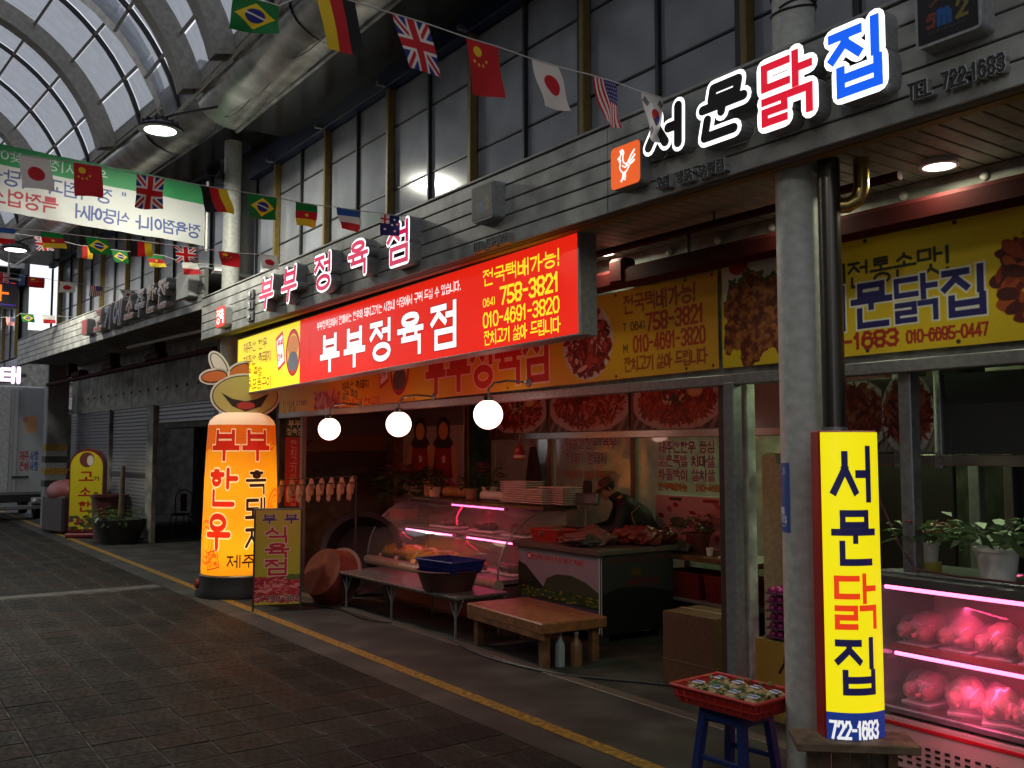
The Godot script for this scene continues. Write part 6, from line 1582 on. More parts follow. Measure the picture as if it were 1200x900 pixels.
	obj("tub", one(M("tub_wine", 0.07, 0.015, 0.015, 0.5), func(m): m.lathe([Vector2(0, 0), Vector2(.3, 0), Vector2(.36, .9), Vector2(.4, .92), Vector2(.4, .96), Vector2(.34, .95), Vector2(.28, .05), Vector2(0, .05)], Vector3.ZERO, 22)), t)
	# striped kerb post
	t = thing("striped_post", "black and yellow striped column beside the truck", "post", at_b(12.3, 0, 1.0), 0)
	obj("column", bxm(Vector3(.5, 4.2, .5), mats.grey_paint, .02, Vector3(0, 2.1, 0)), t)
	for k in 4: obj("stripe", bxm(Vector3(.515, .16, .515), mats.yellow_paint if k % 2 else mats.black, .004, Vector3(0, 1.1 + k * .3, 0), Basis(Vector3.BACK, .0)), t)
	# bistro chairs inside the open doorway
	var iron := M("chair_iron", 0.012, 0.012, 0.013, 0.4)
	var base: Node3D
	for q in [[8.1, 2.7, "black bentwood-style chair with a red back panel in the dark doorway"], [7.1, 2.75, "second dark chair half hidden behind the round sign"]]:
		if base == null:
			t = thing("cafe_chair", q[2], "chair", at_b(q[0], 0, q[1]), .9, "chairs in the open doorway")
			base = t
			obj("seat", one(M("seat_red", 0.08, 0.012, 0.012, 0.5), func(m): m.lathe([Vector2(0, .44), Vector2(.2, .44), Vector2(.21, .46), Vector2(.19, .48), Vector2(0, .485)], Vector3.ZERO, 20)), t)
			for sx in [-1, 1]:
				for sz in [-1, 1]: obj("leg", one(iron, func(m): m.tube([Vector3(sx * .2, 0, sz * .2), Vector3(sx * .14, .45, sz * .14)], .012, 6)), t)
			obj("back_hoop", one(iron, func(m):
				var pts := [Vector3(-.18, .45, -.16)]
				for k in 9: pts.append(Vector3(-cos(PI * k / 8) * .2, .8 + sin(PI * k / 8) * .22, -.2))
				pts.append(Vector3(.18, .45, -.16))
				m.tube(pts, .013, 6)), t)
			obj("back_panel", bxm(Vector3(.15, .4, .02), M("back_red", 0.09, 0.012, 0.012, 0.5), .008, Vector3(0, .72, -.19)), t)
			obj("ring", one(iron, func(m):
				var pts := []
				for k in 13: pts.append(Vector3(sin(TAU * k / 12) * .17, .2, cos(TAU * k / 12) * .17))
				m.tube(pts, .008, 5)), t)
		else: copy(base, q[2], at_b(q[0], 0, q[1]), .6, "chairs in the open doorway")
	# --- red letter display
	p = Pic.new(160, 64, Color8(12, 8, 14))
	for q in [["다", 104]]:
		var g := Pic.new(16, 16, Color8(0, 0, 0))
		g.write(q[0], 1, 1, 14, .12, Color8(255, 255, 255))
		for i in 16:
			for j in 16:
				if g.d[(j * 16 + i) * 4] > 90: p.ell(q[1] + i * 3.1 + 2, 8 + j * 3.1, 1.5, 1.5, Color8(255, 110, 24))
	for i in 52: p.ell(2 + i * 3.1, 3, 1.2, 1.2, Color8(190, 30, 20) if i % 3 else Color8(60, 30, 120)); 
	for i in 52: p.ell(2 + i * 3.1, 61, 1.2, 1.2, Color8(70, 30, 160))
	t = thing("led_display", "hanging red dot-letter display cut off by the left edge", "display", at_b(10.0, 5.45, -1.75), TURN_B + PI / 2)
	obj("lit_screen", face(2.5, .55, print_mat("led_screen", p.tex(), .3, 2.2), .081), t)
	obj("housing", bxm(Vector3(2.6, .64, .16), M("display_blue", 0.02, 0.02, 0.06, 0.4), .01), t)
	for sx in [-1, 1]: obj("hanger", one(mats.white_plastic, func(m): m.tube([Vector3(sx * 1.1, .32, 0), Vector3(sx * 1.1, 1.6, 0)], .02, 6)), t)
	obj("hood", bxm(Vector3(2.7, .03, .24), mats.white_plastic, .004, Vector3(0, .35, 0)), t)
	panel_light("screen_light", Vector3(0, 0, .12), Vector3(0, 0, 1), Vector2(2.4, .5), Color(1, .12, .08), .12, t)
	# --- parked truck, seen from behind
	p = Pic.new(220, 280, Color8(188, 190, 194))
	p.ell(96, 96, 34, 26, Color8(226, 170, 120)); p.ell(62, 84, 14, 8, Color8(214, 140, 120))
	p.write("제주", 40, 170, 24, .15, Color8(190, 60, 60), .95); p.write("사랑", 94, 170, 24, .15, Color8(60, 90, 170), .95); p.write("은혜", 40, 198, 24, .15, Color8(190, 60, 60), .95); p.write("사랑", 94, 198, 24, .15, Color8(60, 90, 170), .95)
	var wt := M("truck_white", 0.5, 0.51, 0.53, 0.35, 0.0, noise_fine, 0.6)
	t = thing("box_truck", "white box truck parked at the far left, seen from behind", "truck", Vector3(-29, 0, -3.72), PI / 2)
	obj("cargo_box", bxm(Vector3(2.05, 3.0, 4.2), wt, .03, Vector3(0, 2.2, -2.12)), t)
	obj("door", board(1.0, 2.84, .04, wt, wt), t, Vector3(-.505, 2.2, .01))
	obj("door", board(1.0, 2.84, .04, print_mat("truck_print", p.tex(), .35, 0.0, .75), wt), t, Vector3(.505, 2.2, .01))
	for y in [1.0, 2.2, 3.4]:
		for sx in [-1, 1]: obj("hinge", bxm(Vector3(.3, .07, .04), mats.dark_frame, .01, Vector3(sx * .93, y, .05)), t)
	for x in [-.1, .1]: obj("lock_rod", one(mats.aluminium, func(m): m.tube([Vector3(x, .82, .06), Vector3(x, 3.58, .06)], .016, 6)), t)
	obj("latch", bxm(Vector3(.42, .06, .05), mats.dark_frame, .01, Vector3(.2, 1.2, .08)), t)
	obj("chassis", bxm(Vector3(1.8, .2, 4.4), mats.black, .02, Vector3(0, .6, -2.2)), t)
	for sx in [-1, 1]:
		var c := obj("tail_lamp", bxm(Vector3(.46, .18, .06), M("lamp_case", 0.25, 0.25, 0.25, 0.4), .03, Vector3(sx * .72, .54, .06)), t)
		obj("red_lens", one(M("lens_red", 0.2, 0.015, 0.012, 0.2), func(m): m.ball(Vector3(sx * .78, .54, .09), Vector3(.09, .06, .03), 6, 12)), c)
		obj("white_lens", one(mats.white_plastic, func(m): m.ball(Vector3(sx * .58, .54, .09), Vector3(.055, .055, .03), 6, 12)), c)
		for z in [-.9, -3.6]:
			var wh := obj("wheel", one(mats.black_rubber, func(m): m.lathe([Vector2(.2, -.11), Vector2(.34, -.11), Vector2(.36, -.07), Vector2(.36, .07), Vector2(.34, .11), Vector2(.2, .11)], Vector3(sx * .8, .36, z), 24, Basis(Vector3.BACK, PI / 2))), t)
			obj("rim", one(mats.grey_paint, func(m): m.lathe([Vector2(0, -.06), Vector2(.2, -.08), Vector2(.21, .08), Vector2(0, .06)], Vector3(sx * .8, .36, z), 18, Basis(Vector3.BACK, PI / 2))), wh)
	obj("bumper", bxm(Vector3(1.9, .12, .08), mats.grey_paint, .02, Vector3(0, .36, .02)), t)
	# --- buildings closing the far end
	t = thing("far_building", "pale building with windows behind the truck at the far end", "building", Vector3(-44, 0, 0), 0)
	obj("wall", bxm(Vector3(.3, 7.0, 26.0), mats.wall_panel, .02, Vector3(0, 3.5, -1.0)), t)
	for k in 8:
		for y in [2.0, 5.4]:
			var w := obj("window", bxm(Vector3(.1, 1.3, 1.1), mats.dark_frame, .01, Vector3(.16, y, -10.0 + k * 2.4)), t)
			for h in 2: obj("pane", bxm(Vector3(.02, 1.15, .46), mats.pane_film, .003, Vector3(.22, y, -10.0 + k * 2.4 + (h - .5) * .52)), w)
	obj("cornice", bxm(Vector3(.6, .5, 26.0), mats.plank, .02, Vector3(.2, 3.9, -1.0)), t)
	t = thing("lit_sign", "small pale pink lit letter above the truck", "sign", Vector3(-30.5, 4.1, -3.8), PI / 2)
	var fp := glow("far_sign_lit", 0.95, 0.72, 0.9, 1.6)
	obj("lit_letter", letter_mesh("태", .55, .45, .05, 0, .06, fp, fp, fp), t, Vector3(0, 0, .03))
	obj("back_plate", bxm(Vector3(.8, .1, .04), mats.dark_frame, .006), t)
	obj("stay", bxm(Vector3(.05, .05, 13.3), mats.dark_frame, .004, Vector3(0, .24, -6.65)), t)
	t = thing("far_building", "dark building filling the gap beside the truck", "building", Vector3(-25.9, 0, 0), 0)
	obj("wall", bxm(Vector3(.3, 7.5, 8.0), mats.dim_wall, .02, Vector3(-3.5, 3.75, -9.3)), t)
	obj("side_wall", bxm(Vector3(4.0, 7.5, .3), mats.dim_wall, .02, Vector3(-1.5, 3.75, -5.4)), t)
	# small things on the left pole and the gutter
	t = thing("loudspeaker", "small dark loudspeaker clamped near the top of the left pole", "loudspeaker", Vector3(-13.58, 6.0, -4.3), .8)
	obj("horn", one(mats.black_rubber, func(m): m.lathe([Vector2(0, -.12), Vector2(.05, -.12), Vector2(.06, 0), Vector2(.13, .14), Vector2(.12, .14), Vector2(.04, .0)], Vector3.ZERO, 16, Basis(Vector3.RIGHT, PI / 2.3))), t)
	obj("clamp", bxm(Vector3(.08, .12, .2), mats.dark_frame, .01, Vector3(0, -.02, -.12)), t)
	solo("overhead_cable", "thin dark cable drooping along the steel gutter", "cable", one(mats.black, func(m):
		var pts := []
		for k in 60:
			var u := k / 59.0
			pts.append(Vector3(-3.0 - u * 10.4, 6.34 + .05 * sin(u * 43.0) * sin(u * 17.0) - .06 * absf(sin(u * 14.0)), -3.93 + .03 * sin(u * 31.0)))
		m.tube(pts, .006, 5)), Vector3.ZERO, 0)
	solo("overhead_cable", "dark cable looped round the white pole above the canopy", "cable", one(mats.black, func(m):
		var pts := []
		for k in 40: pts.append(Vector3(-3.44 + sin(k * .42) * .131, 4.5 + .05 * sin(k * .3) + k * .002, -4.475 + cos(k * .42) * .131))
		m.tube(pts, .006, 5)), Vector3.ZERO, 0)
	solo("power_cord", "black power cord trailing on the ground behind the folding board", "cord", one(mats.black, func(m):
		var pts := []
		for k in 24:
			var u := k / 23.0
			pts.append(Vector3(-12.0 + u * 2.6, .016, -4.55 - u * .5 + .09 * sin(u * 9.0)))
		m.tube(pts, .008, 6)), Vector3.ZERO, 0)
	# walls closing the street behind the camera
	t = thing("cross_street_building", "plain building across the end of the street behind the camera", "building", Vector3(14, 0, 0), 0)
	obj("wall", bxm(Vector3(.3, 9.0, 26.0), mats.wall_panel, .02, Vector3(0, 4.5, -1.0)), t)
	obj("cornice", bxm(Vector3(.6, .5, 26.0), mats.plank, .02, Vector3(-.2, 3.9, -1.0)), t)
const FLAGS := [
	[-4.16, [["brazil", -1.37, 4.02, 0.22], ["germany", -1.77, 4.15, 0.21], ["uk", -2.19, 4.15, 0.21], ["china", -2.64, 4.14, 0.21], ["japan", -3.08, 4.13, 0.19], ["usa", -3.53, 4.14, 0.18], ["korea", -3.92, 4.13, 0.18]]],
	[-7.59, [["japan", -0.94, 4.08, 0.21], ["china", -1.31, 4.09, 0.20], ["uk", -1.77, 4.08, 0.21], ["germany", -2.26, 4.07, 0.22], ["brazil", -2.66, 4.07, 0.25], ["cameroon", -3.08, 4.06, 0.20], ["france", -3.46, 4.07, 0.21], ["australia", -3.90, 4.08, 0.19]]],
	[-10.71, [["france", -1.15, 4.19, 0.17], ["cameroon", -1.55, 4.20, 0.21], ["brazil", -1.99, 4.20, 0.22], ["germany", -2.44, 4.22, 0.23], ["uk", -2.92, 4.22, 0.24], ["china", -3.42, 4.22, 0.24], ["japan", -3.90, 4.24, 0.22]]],
	[-13.72, [["uk", -1.92, 4.76, 0.21], ["germany", -2.45, 4.71, 0.20], ["brazil", -2.89, 4.70, 0.20], ["cameroon", -3.36, 4.70, 0.22], ["poland", -3.85, 4.64, 0.23]]],
	[-17.00, [["uk", -1.81, 4.79, 0.24], ["china", -2.31, 4.76, 0.25], ["japan", -2.79, 4.73, 0.24], ["usa", -3.26, 4.71, 0.20], ["korea", -3.74, 4.69, 0.24]]],
	[-22.00, [["japan", -2.25, 4.67, 0.20], ["usa", -2.6, 4.70, 0.16], ["brazil", -2.88, 4.8, 0.24], ["poland", -3.30, 4.8, 0.24]]]
]
# ---------- mesh builder ----------
class MB:
	var v := PackedVector3Array()
	var n := PackedVector3Array()
	var uv := PackedVector2Array()
	var c := PackedColorArray()
	var ix := PackedInt32Array()
	var tint := Color(1, 1, 1)
	func quad(a: Vector3, b: Vector3, cc: Vector3, d: Vector3, u0 := Vector2(0, 1), u1 := Vector2(1, 1), u2 := Vector2(1, 0), u3 := Vector2(0, 0)):
		var nn := (b - a).cross(cc - a)
		if nn.length_squared() < 1e-16: nn = (cc - a).cross(d - a)
		nn = nn.normalized()
		var k := v.size()
		v.append_array(PackedVector3Array([a, b, cc, d])); n.append_array(PackedVector3Array([nn, nn, nn, nn]))
		uv.append_array(PackedVector2Array([u0, u1, u2, u3])); c.append_array(PackedColorArray([tint, tint, tint, tint]))
		ix.append_array(PackedInt32Array([k, k + 2, k + 1, k, k + 3, k + 2]))
	func tri(a: Vector3, b: Vector3, cc: Vector3, u0 := Vector2(0, 1), u1 := Vector2(1, 1), u2 := Vector2(1, 0)):
		var nn := (b - a).cross(cc - a).normalized()
		var k := v.size()
		v.append_array(PackedVector3Array([a, b, cc])); n.append_array(PackedVector3Array([nn, nn, nn]))
		uv.append_array(PackedVector2Array([u0, u1, u2])); c.append_array(PackedColorArray([tint, tint, tint]))
		ix.append_array(PackedInt32Array([k, k + 2, k + 1]))
	func vert(p: Vector3, nn: Vector3, u := Vector2.ZERO):
		v.append(p); n.append(nn); uv.append(u); c.append(tint)
	func box(o: Vector3, s: Vector3, t := Basis()):
		var h := s * 0.5
		var p := []
		for i in 8: p.append(o + t * Vector3(h.x if i & 1 else -h.x, h.y if i & 2 else -h.y, h.z if i & 4 else -h.z))
		quad(p[4], p[5], p[7], p[6]); quad(p[1], p[0], p[2], p[3]); quad(p[5], p[1], p[3], p[7]); quad(p[0], p[4], p[6], p[2])
		quad(p[6], p[7], p[3], p[2]); quad(p[0], p[1], p[5], p[4])
	func cbox(o: Vector3, s: Vector3, b := 0.006, t := Basis()):   # chamfered box
		var h := s * 0.5
		b = minf(b, minf(h.x, minf(h.y, h.z)) * 0.9)
		var P := func(sx: int, sy: int, sz: int, ax: int) -> Vector3:
			var q := Vector3(sx * (h.x - b), sy * (h.y - b), sz * (h.z - b))
			q[ax] = [sx, sy, sz][ax] * h[ax]
			return o + t * q
		for ax in 3:
			var a1 := (ax + 1) % 3
			var a2 := (ax + 2) % 3
			for s0 in [-1, 1]:
				var g := []
				for e in [[-1, -1], [1, -1], [1, 1], [-1, 1]]:
					var q := [0, 0, 0]
					q[ax] = s0; q[a1] = e[0]; q[a2] = e[1]
					g.append(P.call(q[0], q[1], q[2], ax))
				if s0 > 0: quad(g[0], g[1], g[2], g[3])
				else: quad(g[1], g[0], g[3], g[2])
				for s1 in [-1, 1]:      # edge between face ax/s0 and face a1/s1
					var q1 := [0, 0, 0]; var q2 := [0, 0, 0]
					q1[ax] = s0; q1[a1] = s1; q1[a2] = -1
					q2[ax] = s0; q2[a1] = s1; q2[a2] = 1
					var A = P.call(q1[0], q1[1], q1[2], ax); var B = P.call(q2[0], q2[1], q2[2], ax)
					var C = P.call(q2[0], q2[1], q2[2], a1); var D = P.call(q1[0], q1[1], q1[2], a1)
					if s0 * s1 > 0: quad(A, D, C, B)
					else: quad(A, B, C, D)
		for sx in [-1, 1]:
			for sy in [-1, 1]:
				for sz in [-1, 1]:
					var A = P.call(sx, sy, sz, 0); var B = P.call(sx, sy, sz, 1); var C = P.call(sx, sy, sz, 2)
					if sx * sy * sz > 0: tri(A, B, C)
					else: tri(A, C, B)
	func bar(a: Vector3, b: Vector3, w: float, h := 0.0):      # square bar between two points
		var d := b - a
		var y := d.normalized()
		var x := y.cross(Vector3.UP if absf(y.y) < 0.95 else Vector3.RIGHT).normalized()
		box((a + b) * 0.5, Vector3(w, d.length(), h if h > 0 else w), Basis(x, y, x.cross(y)))
	func tube(pts: Array, r, sides := 8, caps := true):
		var m := pts.size()
		var up := Vector3.UP
		var first := v.size()
		for i in m:
			var d: Vector3 = (pts[mini(i + 1, m - 1)] - pts[maxi(i - 1, 0)]).normalized()
			if absf(d.dot(up)) > 0.97: up = Vector3.RIGHT if absf(d.x) < 0.9 else Vector3.FORWARD
			var x := d.cross(up).normalized()
			var y := x.cross(d).normalized()
			up = y
			var rr: float = r[i] if r is Array else r
			for k in sides + 1:
				var a := TAU * k / sides
				var q := x * cos(a) + y * sin(a)
				vert(pts[i] + q * rr, q, Vector2(float(k) / sides, float(i) / maxf(m - 1, 1)))
		for i in m - 1:
			for k in sides:
				var a := first + i * (sides + 1) + k
				var b := a + sides + 1
				ix.append_array(PackedInt32Array([a, a + 1, b + 1, a, b + 1, b]))
		if caps:
			for e in [0, m - 1]:
				var d: Vector3 = ((pts[0] - pts[1]) if e == 0 else (pts[m - 1] - pts[m - 2])).normalized()
				var k0 := v.size()
				vert(pts[e], d)
				for k in sides + 1: vert(v[first + e * (sides + 1) + k], d)
				for k in sides:
					if e == 0: ix.append_array(PackedInt32Array([k0, k0 + k + 2, k0 + k + 1]))
					else: ix.append_array(PackedInt32Array([k0, k0 + k + 1, k0 + k + 2]))
	func lathe(prof: Array, o := Vector3.ZERO, segs := 20, t := Basis(), u0 := 0.0, u1 := 1.0, arc := TAU, arc0 := 0.0):   # prof: Vector2(r, y) upwards along the outside; sharp turns stay sharp
		var m := prof.size()
		var len := [0.0]
		for i in range(1, m): len.append(len[i - 1] + (prof[i] - prof[i - 1]).length())
		var dirs := []
		for i in m - 1: dirs.append((prof[i + 1] - prof[i]).normalized())
		for i in m - 1:
			var first := v.size()
			for e in 2:
				var d: Vector2 = dirs[i]
				var j := i - 1 if e == 0 else i + 1
				if j >= 0 and j < m - 1 and d.dot(dirs[j]) > 0.76: d = (d + dirs[j]).normalized()
				var q: Vector2 = prof[i + e]
				for k in segs + 1:
					var a := arc0 + arc * k / segs
					vert(o + t * Vector3(sin(a) * q.x, q.y, cos(a) * q.x), t * Vector3(sin(a) * d.y, -d.x, cos(a) * d.y).normalized(), Vector2(lerpf(u0, u1, float(k) / segs), 1.0 - len[i + e] / maxf(len[m - 1], 1e-6)))
			for k in segs:
				var a := first + k
				var b := a + segs + 1
				ix.append_array(PackedInt32Array([a, b + 1, a + 1, a, b, b + 1]))
	func ball(o: Vector3, s: Vector3, rings := 8, segs := 12, t := Basis()):
		var first := v.size()
		for i in rings + 1:
			var b := PI * i / rings - PI / 2
			for k in segs + 1:
				var a := TAU * k / segs
				var q := Vector3(cos(b) * sin(a), sin(b), cos(b) * cos(a))
				vert(o + t * (q * s), (t * (q / s)).normalized(), Vector2(float(k) / segs, 1.0 - float(i) / rings))
		for i in rings:
			for k in segs:
				var a := first + i * (segs + 1) + k
				var b := a + segs + 1
				ix.append_array(PackedInt32Array([a, b + 1, a + 1, a, b, b + 1]))
	func lump(o: Vector3, s: Vector3, rng: RandomNumberGenerator, rough := 0.25, rings := 7, segs := 10, t := Basis()):  # uneven lump
		var first := v.size()
		var f := FastNoiseLite.new()
		f.seed = rng.randi() % 10000; f.frequency = 0.9
		for i in rings + 1:
			var b := PI * i / rings - PI / 2
			for k in segs + 1:
				var a := TAU * (k % segs) / segs
				var q := Vector3(cos(b) * sin(a), sin(b), cos(b) * cos(a))
				var r := 1.0 + rough * (f.get_noise_3dv(q * 1.6) * 2.0 + f.get_noise_3dv(q * 3.2) * 0.4)
				vert(o + t * (q * s * r), (t * (q / s)).normalized(), Vector2(float(k) / segs, 1.0 - float(i) / rings))
		for i in range(1, rings):
			for k in segs + 1:
				var kk := k % segs
				var dk := v[first + i * (segs + 1) + (kk + 1) % segs] - v[first + i * (segs + 1) + (kk + segs - 1) % segs]
				var di := v[first + (i + 1) * (segs + 1) + kk] - v[first + (i - 1) * (segs + 1) + kk]
				n[first + i * (segs + 1) + k] = dk.cross(di).normalized()
		for i in rings:
			for k in segs:
				var a := first + i * (segs + 1) + k
				var b := a + segs + 1
				ix.append_array(PackedInt32Array([a, b + 1, a + 1, a, b, b + 1]))
	func prism(poly: PackedVector2Array, z0: float, z1: float, t := Transform3D(), front := true, side := true, back := true):  # polygon in xy, front face at z1
		var p := poly.duplicate()
		if Geometry2D.is_polygon_clockwise(p): p.reverse()
		var tr := Geometry2D.triangulate_polygon(p)
		for i in range(0, tr.size(), 3):
			var a := p[tr[i]]; var b := p[tr[i + 1]]; var d := p[tr[i + 2]]
			if (b - a).cross(d - a) < 0:
				var q := b; b = d; d = q
			if front: tri(t * Vector3(a.x, a.y, z1), t * Vector3(b.x, b.y, z1), t * Vector3(d.x, d.y, z1))
			if back: tri(t * Vector3(a.x, a.y, z0), t * Vector3(d.x, d.y, z0), t * Vector3(b.x, b.y, z0))
		if side:
			for i in p.size():
				var a := p[i]; var b := p[(i + 1) % p.size()]
				quad(t * Vector3(a.x, a.y, z0), t * Vector3(b.x, b.y, z0), t * Vector3(b.x, b.y, z1), t * Vector3(a.x, a.y, z1))
	func into(m: ArrayMesh, mat: Material):
		if v.size() == 0: return
		var a := []
		a.resize(Mesh.ARRAY_MAX)
		a[Mesh.ARRAY_VERTEX] = v; a[Mesh.ARRAY_NORMAL] = n; a[Mesh.ARRAY_TEX_UV] = uv; a[Mesh.ARRAY_INDEX] = ix
		if tinted: a[Mesh.ARRAY_COLOR] = c
		m.add_surface_from_arrays(Mesh.PRIMITIVE_TRIANGLES, a)
		m.surface_set_material(m.get_surface_count() - 1, mat)
	var tinted := false
	func mesh(mat: Material) -> ArrayMesh:
		var m := ArrayMesh.new()
		into(m, mat)
		return m

# ---------- painter: a small picture made stroke by stroke (print on signs, posters, flags) ----------
class Pic:
	var w: int
	var h: int
	var d: PackedByteArray
	var sc := 1.0      # drawing units to pixels
	func _init(ww: int, hh: int, col := Color(1, 1, 1, 1), scale_ := 1.0):
		sc = scale_; w = int(ww * sc); h = int(hh * sc)
		d = PackedByteArray()
		var row := PackedByteArray()
		for i in w: row.append_array(PackedByteArray([col.r8, col.g8, col.b8, col.a8]))
		for j in h: d.append_array(row)
	func put(x: int, y: int, col: Color, k: float):
		var i := (y * w + x) * 4
		if k >= 0.99:
			d[i] = col.r8; d[i + 1] = col.g8; d[i + 2] = col.b8; d[i + 3] = 255
		else:
			var ea := d[i + 3] / 255.0
			var oa := k + ea * (1.0 - k)
			if oa > 0.0:
				var f := k / oa
				d[i] = int(lerpf(d[i], col.r8, f)); d[i + 1] = int(lerpf(d[i + 1], col.g8, f)); d[i + 2] = int(lerpf(d[i + 2], col.b8, f)); d[i + 3] = int(oa * 255)
	func rect(x0: float, y0: float, x1: float, y1: float, col: Color):
		x0 *= sc; y0 *= sc; x1 *= sc; y1 *= sc
		for y in range(maxi(0, int(y0)), mini(h, int(y1))):
			for x in range(maxi(0, int(x0)), mini(w, int(x1))): put(x, y, col, 1.0)
	func ell(cx: float, cy: float, rx: float, ry: float, col: Color, a := 0.0, hole := 0.0):
		cx *= sc; cy *= sc; rx *= sc; ry *= sc
		var R := maxf(rx, ry) + 1
		var ca := cos(a); var sa := sin(a)
		var e := minf(rx, ry)
		for y in range(maxi(0, int(cy - R)), mini(h, int(cy + R) + 1)):
			for x in range(maxi(0, int(cx - R)), mini(w, int(cx + R) + 1)):
				var dx := x + 0.5 - cx; var dy := y + 0.5 - cy
				var q := Vector2((dx * ca + dy * sa) / rx, (dy * ca - dx * sa) / ry).length()
				var k := clampf((1.0 - q) * e + 0.5, 0, 1)
				if hole > 0.0: k = minf(k, clampf((q - hole) * e + 0.5, 0, 1))
				if k > 0.0: put(x, y, col, k)
	func seg(a: Vector2, b: Vector2, r: float, col: Color, square := true):
		a *= sc; b *= sc; r *= sc
		var u := b - a
		var L := u.length()
		u = u / L if L > 1e-6 else Vector2(1, 0)
		var p := u.orthogonal()
		var R := r * 1.45 + 1.0
		for y in range(maxi(0, int(minf(a.y, b.y) - R)), mini(h, int(maxf(a.y, b.y) + R) + 1)):
			for x in range(maxi(0, int(minf(a.x, b.x) - R)), mini(w, int(maxf(a.x, b.x) + R) + 1)):
				var q := Vector2(x + 0.5, y + 0.5) - a
				var s := q.dot(u); var t := absf(q.dot(p))
				var over := maxf(-s, s - L)
				var k := 0.0
				if square: k = minf(r - t, r - over) + 0.5
				else: k = r - (Vector2(maxf(over, 0.0), t).length()) + 0.5
				if k > 0.0: put(x, y, col, minf(k, 1.0))
	func poly(given: PackedVector2Array, col: Color):
		var pts := PackedVector2Array()
		for q in given: pts.append(q * sc)
		var r := Rect2(pts[0], Vector2.ZERO)
		for p in pts: r = r.expand(p)
		for y in range(maxi(0, int(r.position.y)), mini(h, int(r.end.y) + 1)):
			for x in range(maxi(0, int(r.position.x)), mini(w, int(r.end.x) + 1)):
				if Geometry2D.is_point_in_polygon(Vector2(x + 0.5, y + 0.5), pts): put(x, y, col, 1.0)
	# one line of writing; sz is the height of a syllable, sq its width over its height
	func write(s: String, x: float, y: float, sz: float, wt: float, col: Color, sq := 1.0, square := true, gap := 0.08, rim := 0.0, rimcol := Color.WHITE, slope := 0.0):
		if rim > 0.0: _write(s, x, y, sz, wt, rimcol, sq, square, gap, slope, rim)
		_write(s, x, y, sz, wt, col, sq, square, gap, slope)
	func _write(s: String, x: float, y: float, sz: float, wt: float, col: Color, sq: float, square: bool, gap: float, slope: float, rimw := 0.0):
		var pen := x
		for i in s.length():
			var gl = Glyph.of(s.unicode_at(i))
			for st in gl[0]:
				for j in st.size() - 1:
					var a: Vector2 = st[j]; var b: Vector2 = st[j + 1]
					seg(Vector2(pen + a.x * sz * sq - (a.y - 0.5) * slope * sz, y + a.y * sz), Vector2(pen + b.x * sz * sq - (b.y - 0.5) * slope * sz, y + b.y * sz), wt * gl[2] * sz * 0.5 + (rimw * sz * 0.5), col, square)
			pen += (gl[1] + gap) * sz * sq
	func fit(s: String, x0: float, x1: float, y: float, sz: float, wt: float, col: Color, gap := 0.03, rim := 0.0, rimcol := Color.WHITE, square := true):
		write(s, x0, y, sz, wt, col, (x1 - x0) / width(s, sz, 1.0, gap), square, gap, rim, rimcol)
	static func width(s: String, sz: float, sq := 1.0, gap := 0.08) -> float:
		var t := 0.0
		for i in s.length(): t += (Glyph.of(s.unicode_at(i))[1] + gap) * sz * sq
		return t
	func grain(amount: float, seed_: int):
		var r := RandomNumberGenerator.new()
		r.seed = seed_
		for i in range(0, d.size(), 4):
			var k := r.randf_range(-amount, amount)
			for j in 3: d[i + j] = clampi(int(d[i + j] + k), 0, 255)
	func part(k: int, of: int) -> ImageTexture:   # one of several equal upright strips
		return ImageTexture.create_from_image(Image.create_from_data(w, h, false, Image.FORMAT_RGBA8, d).get_region(Rect2i(k * w / of, 0, w / of, h)))
	func tex() -> ImageTexture:
		return ImageTexture.create_from_image(Image.create_from_data(w, h, false, Image.FORMAT_RGBA8, d))

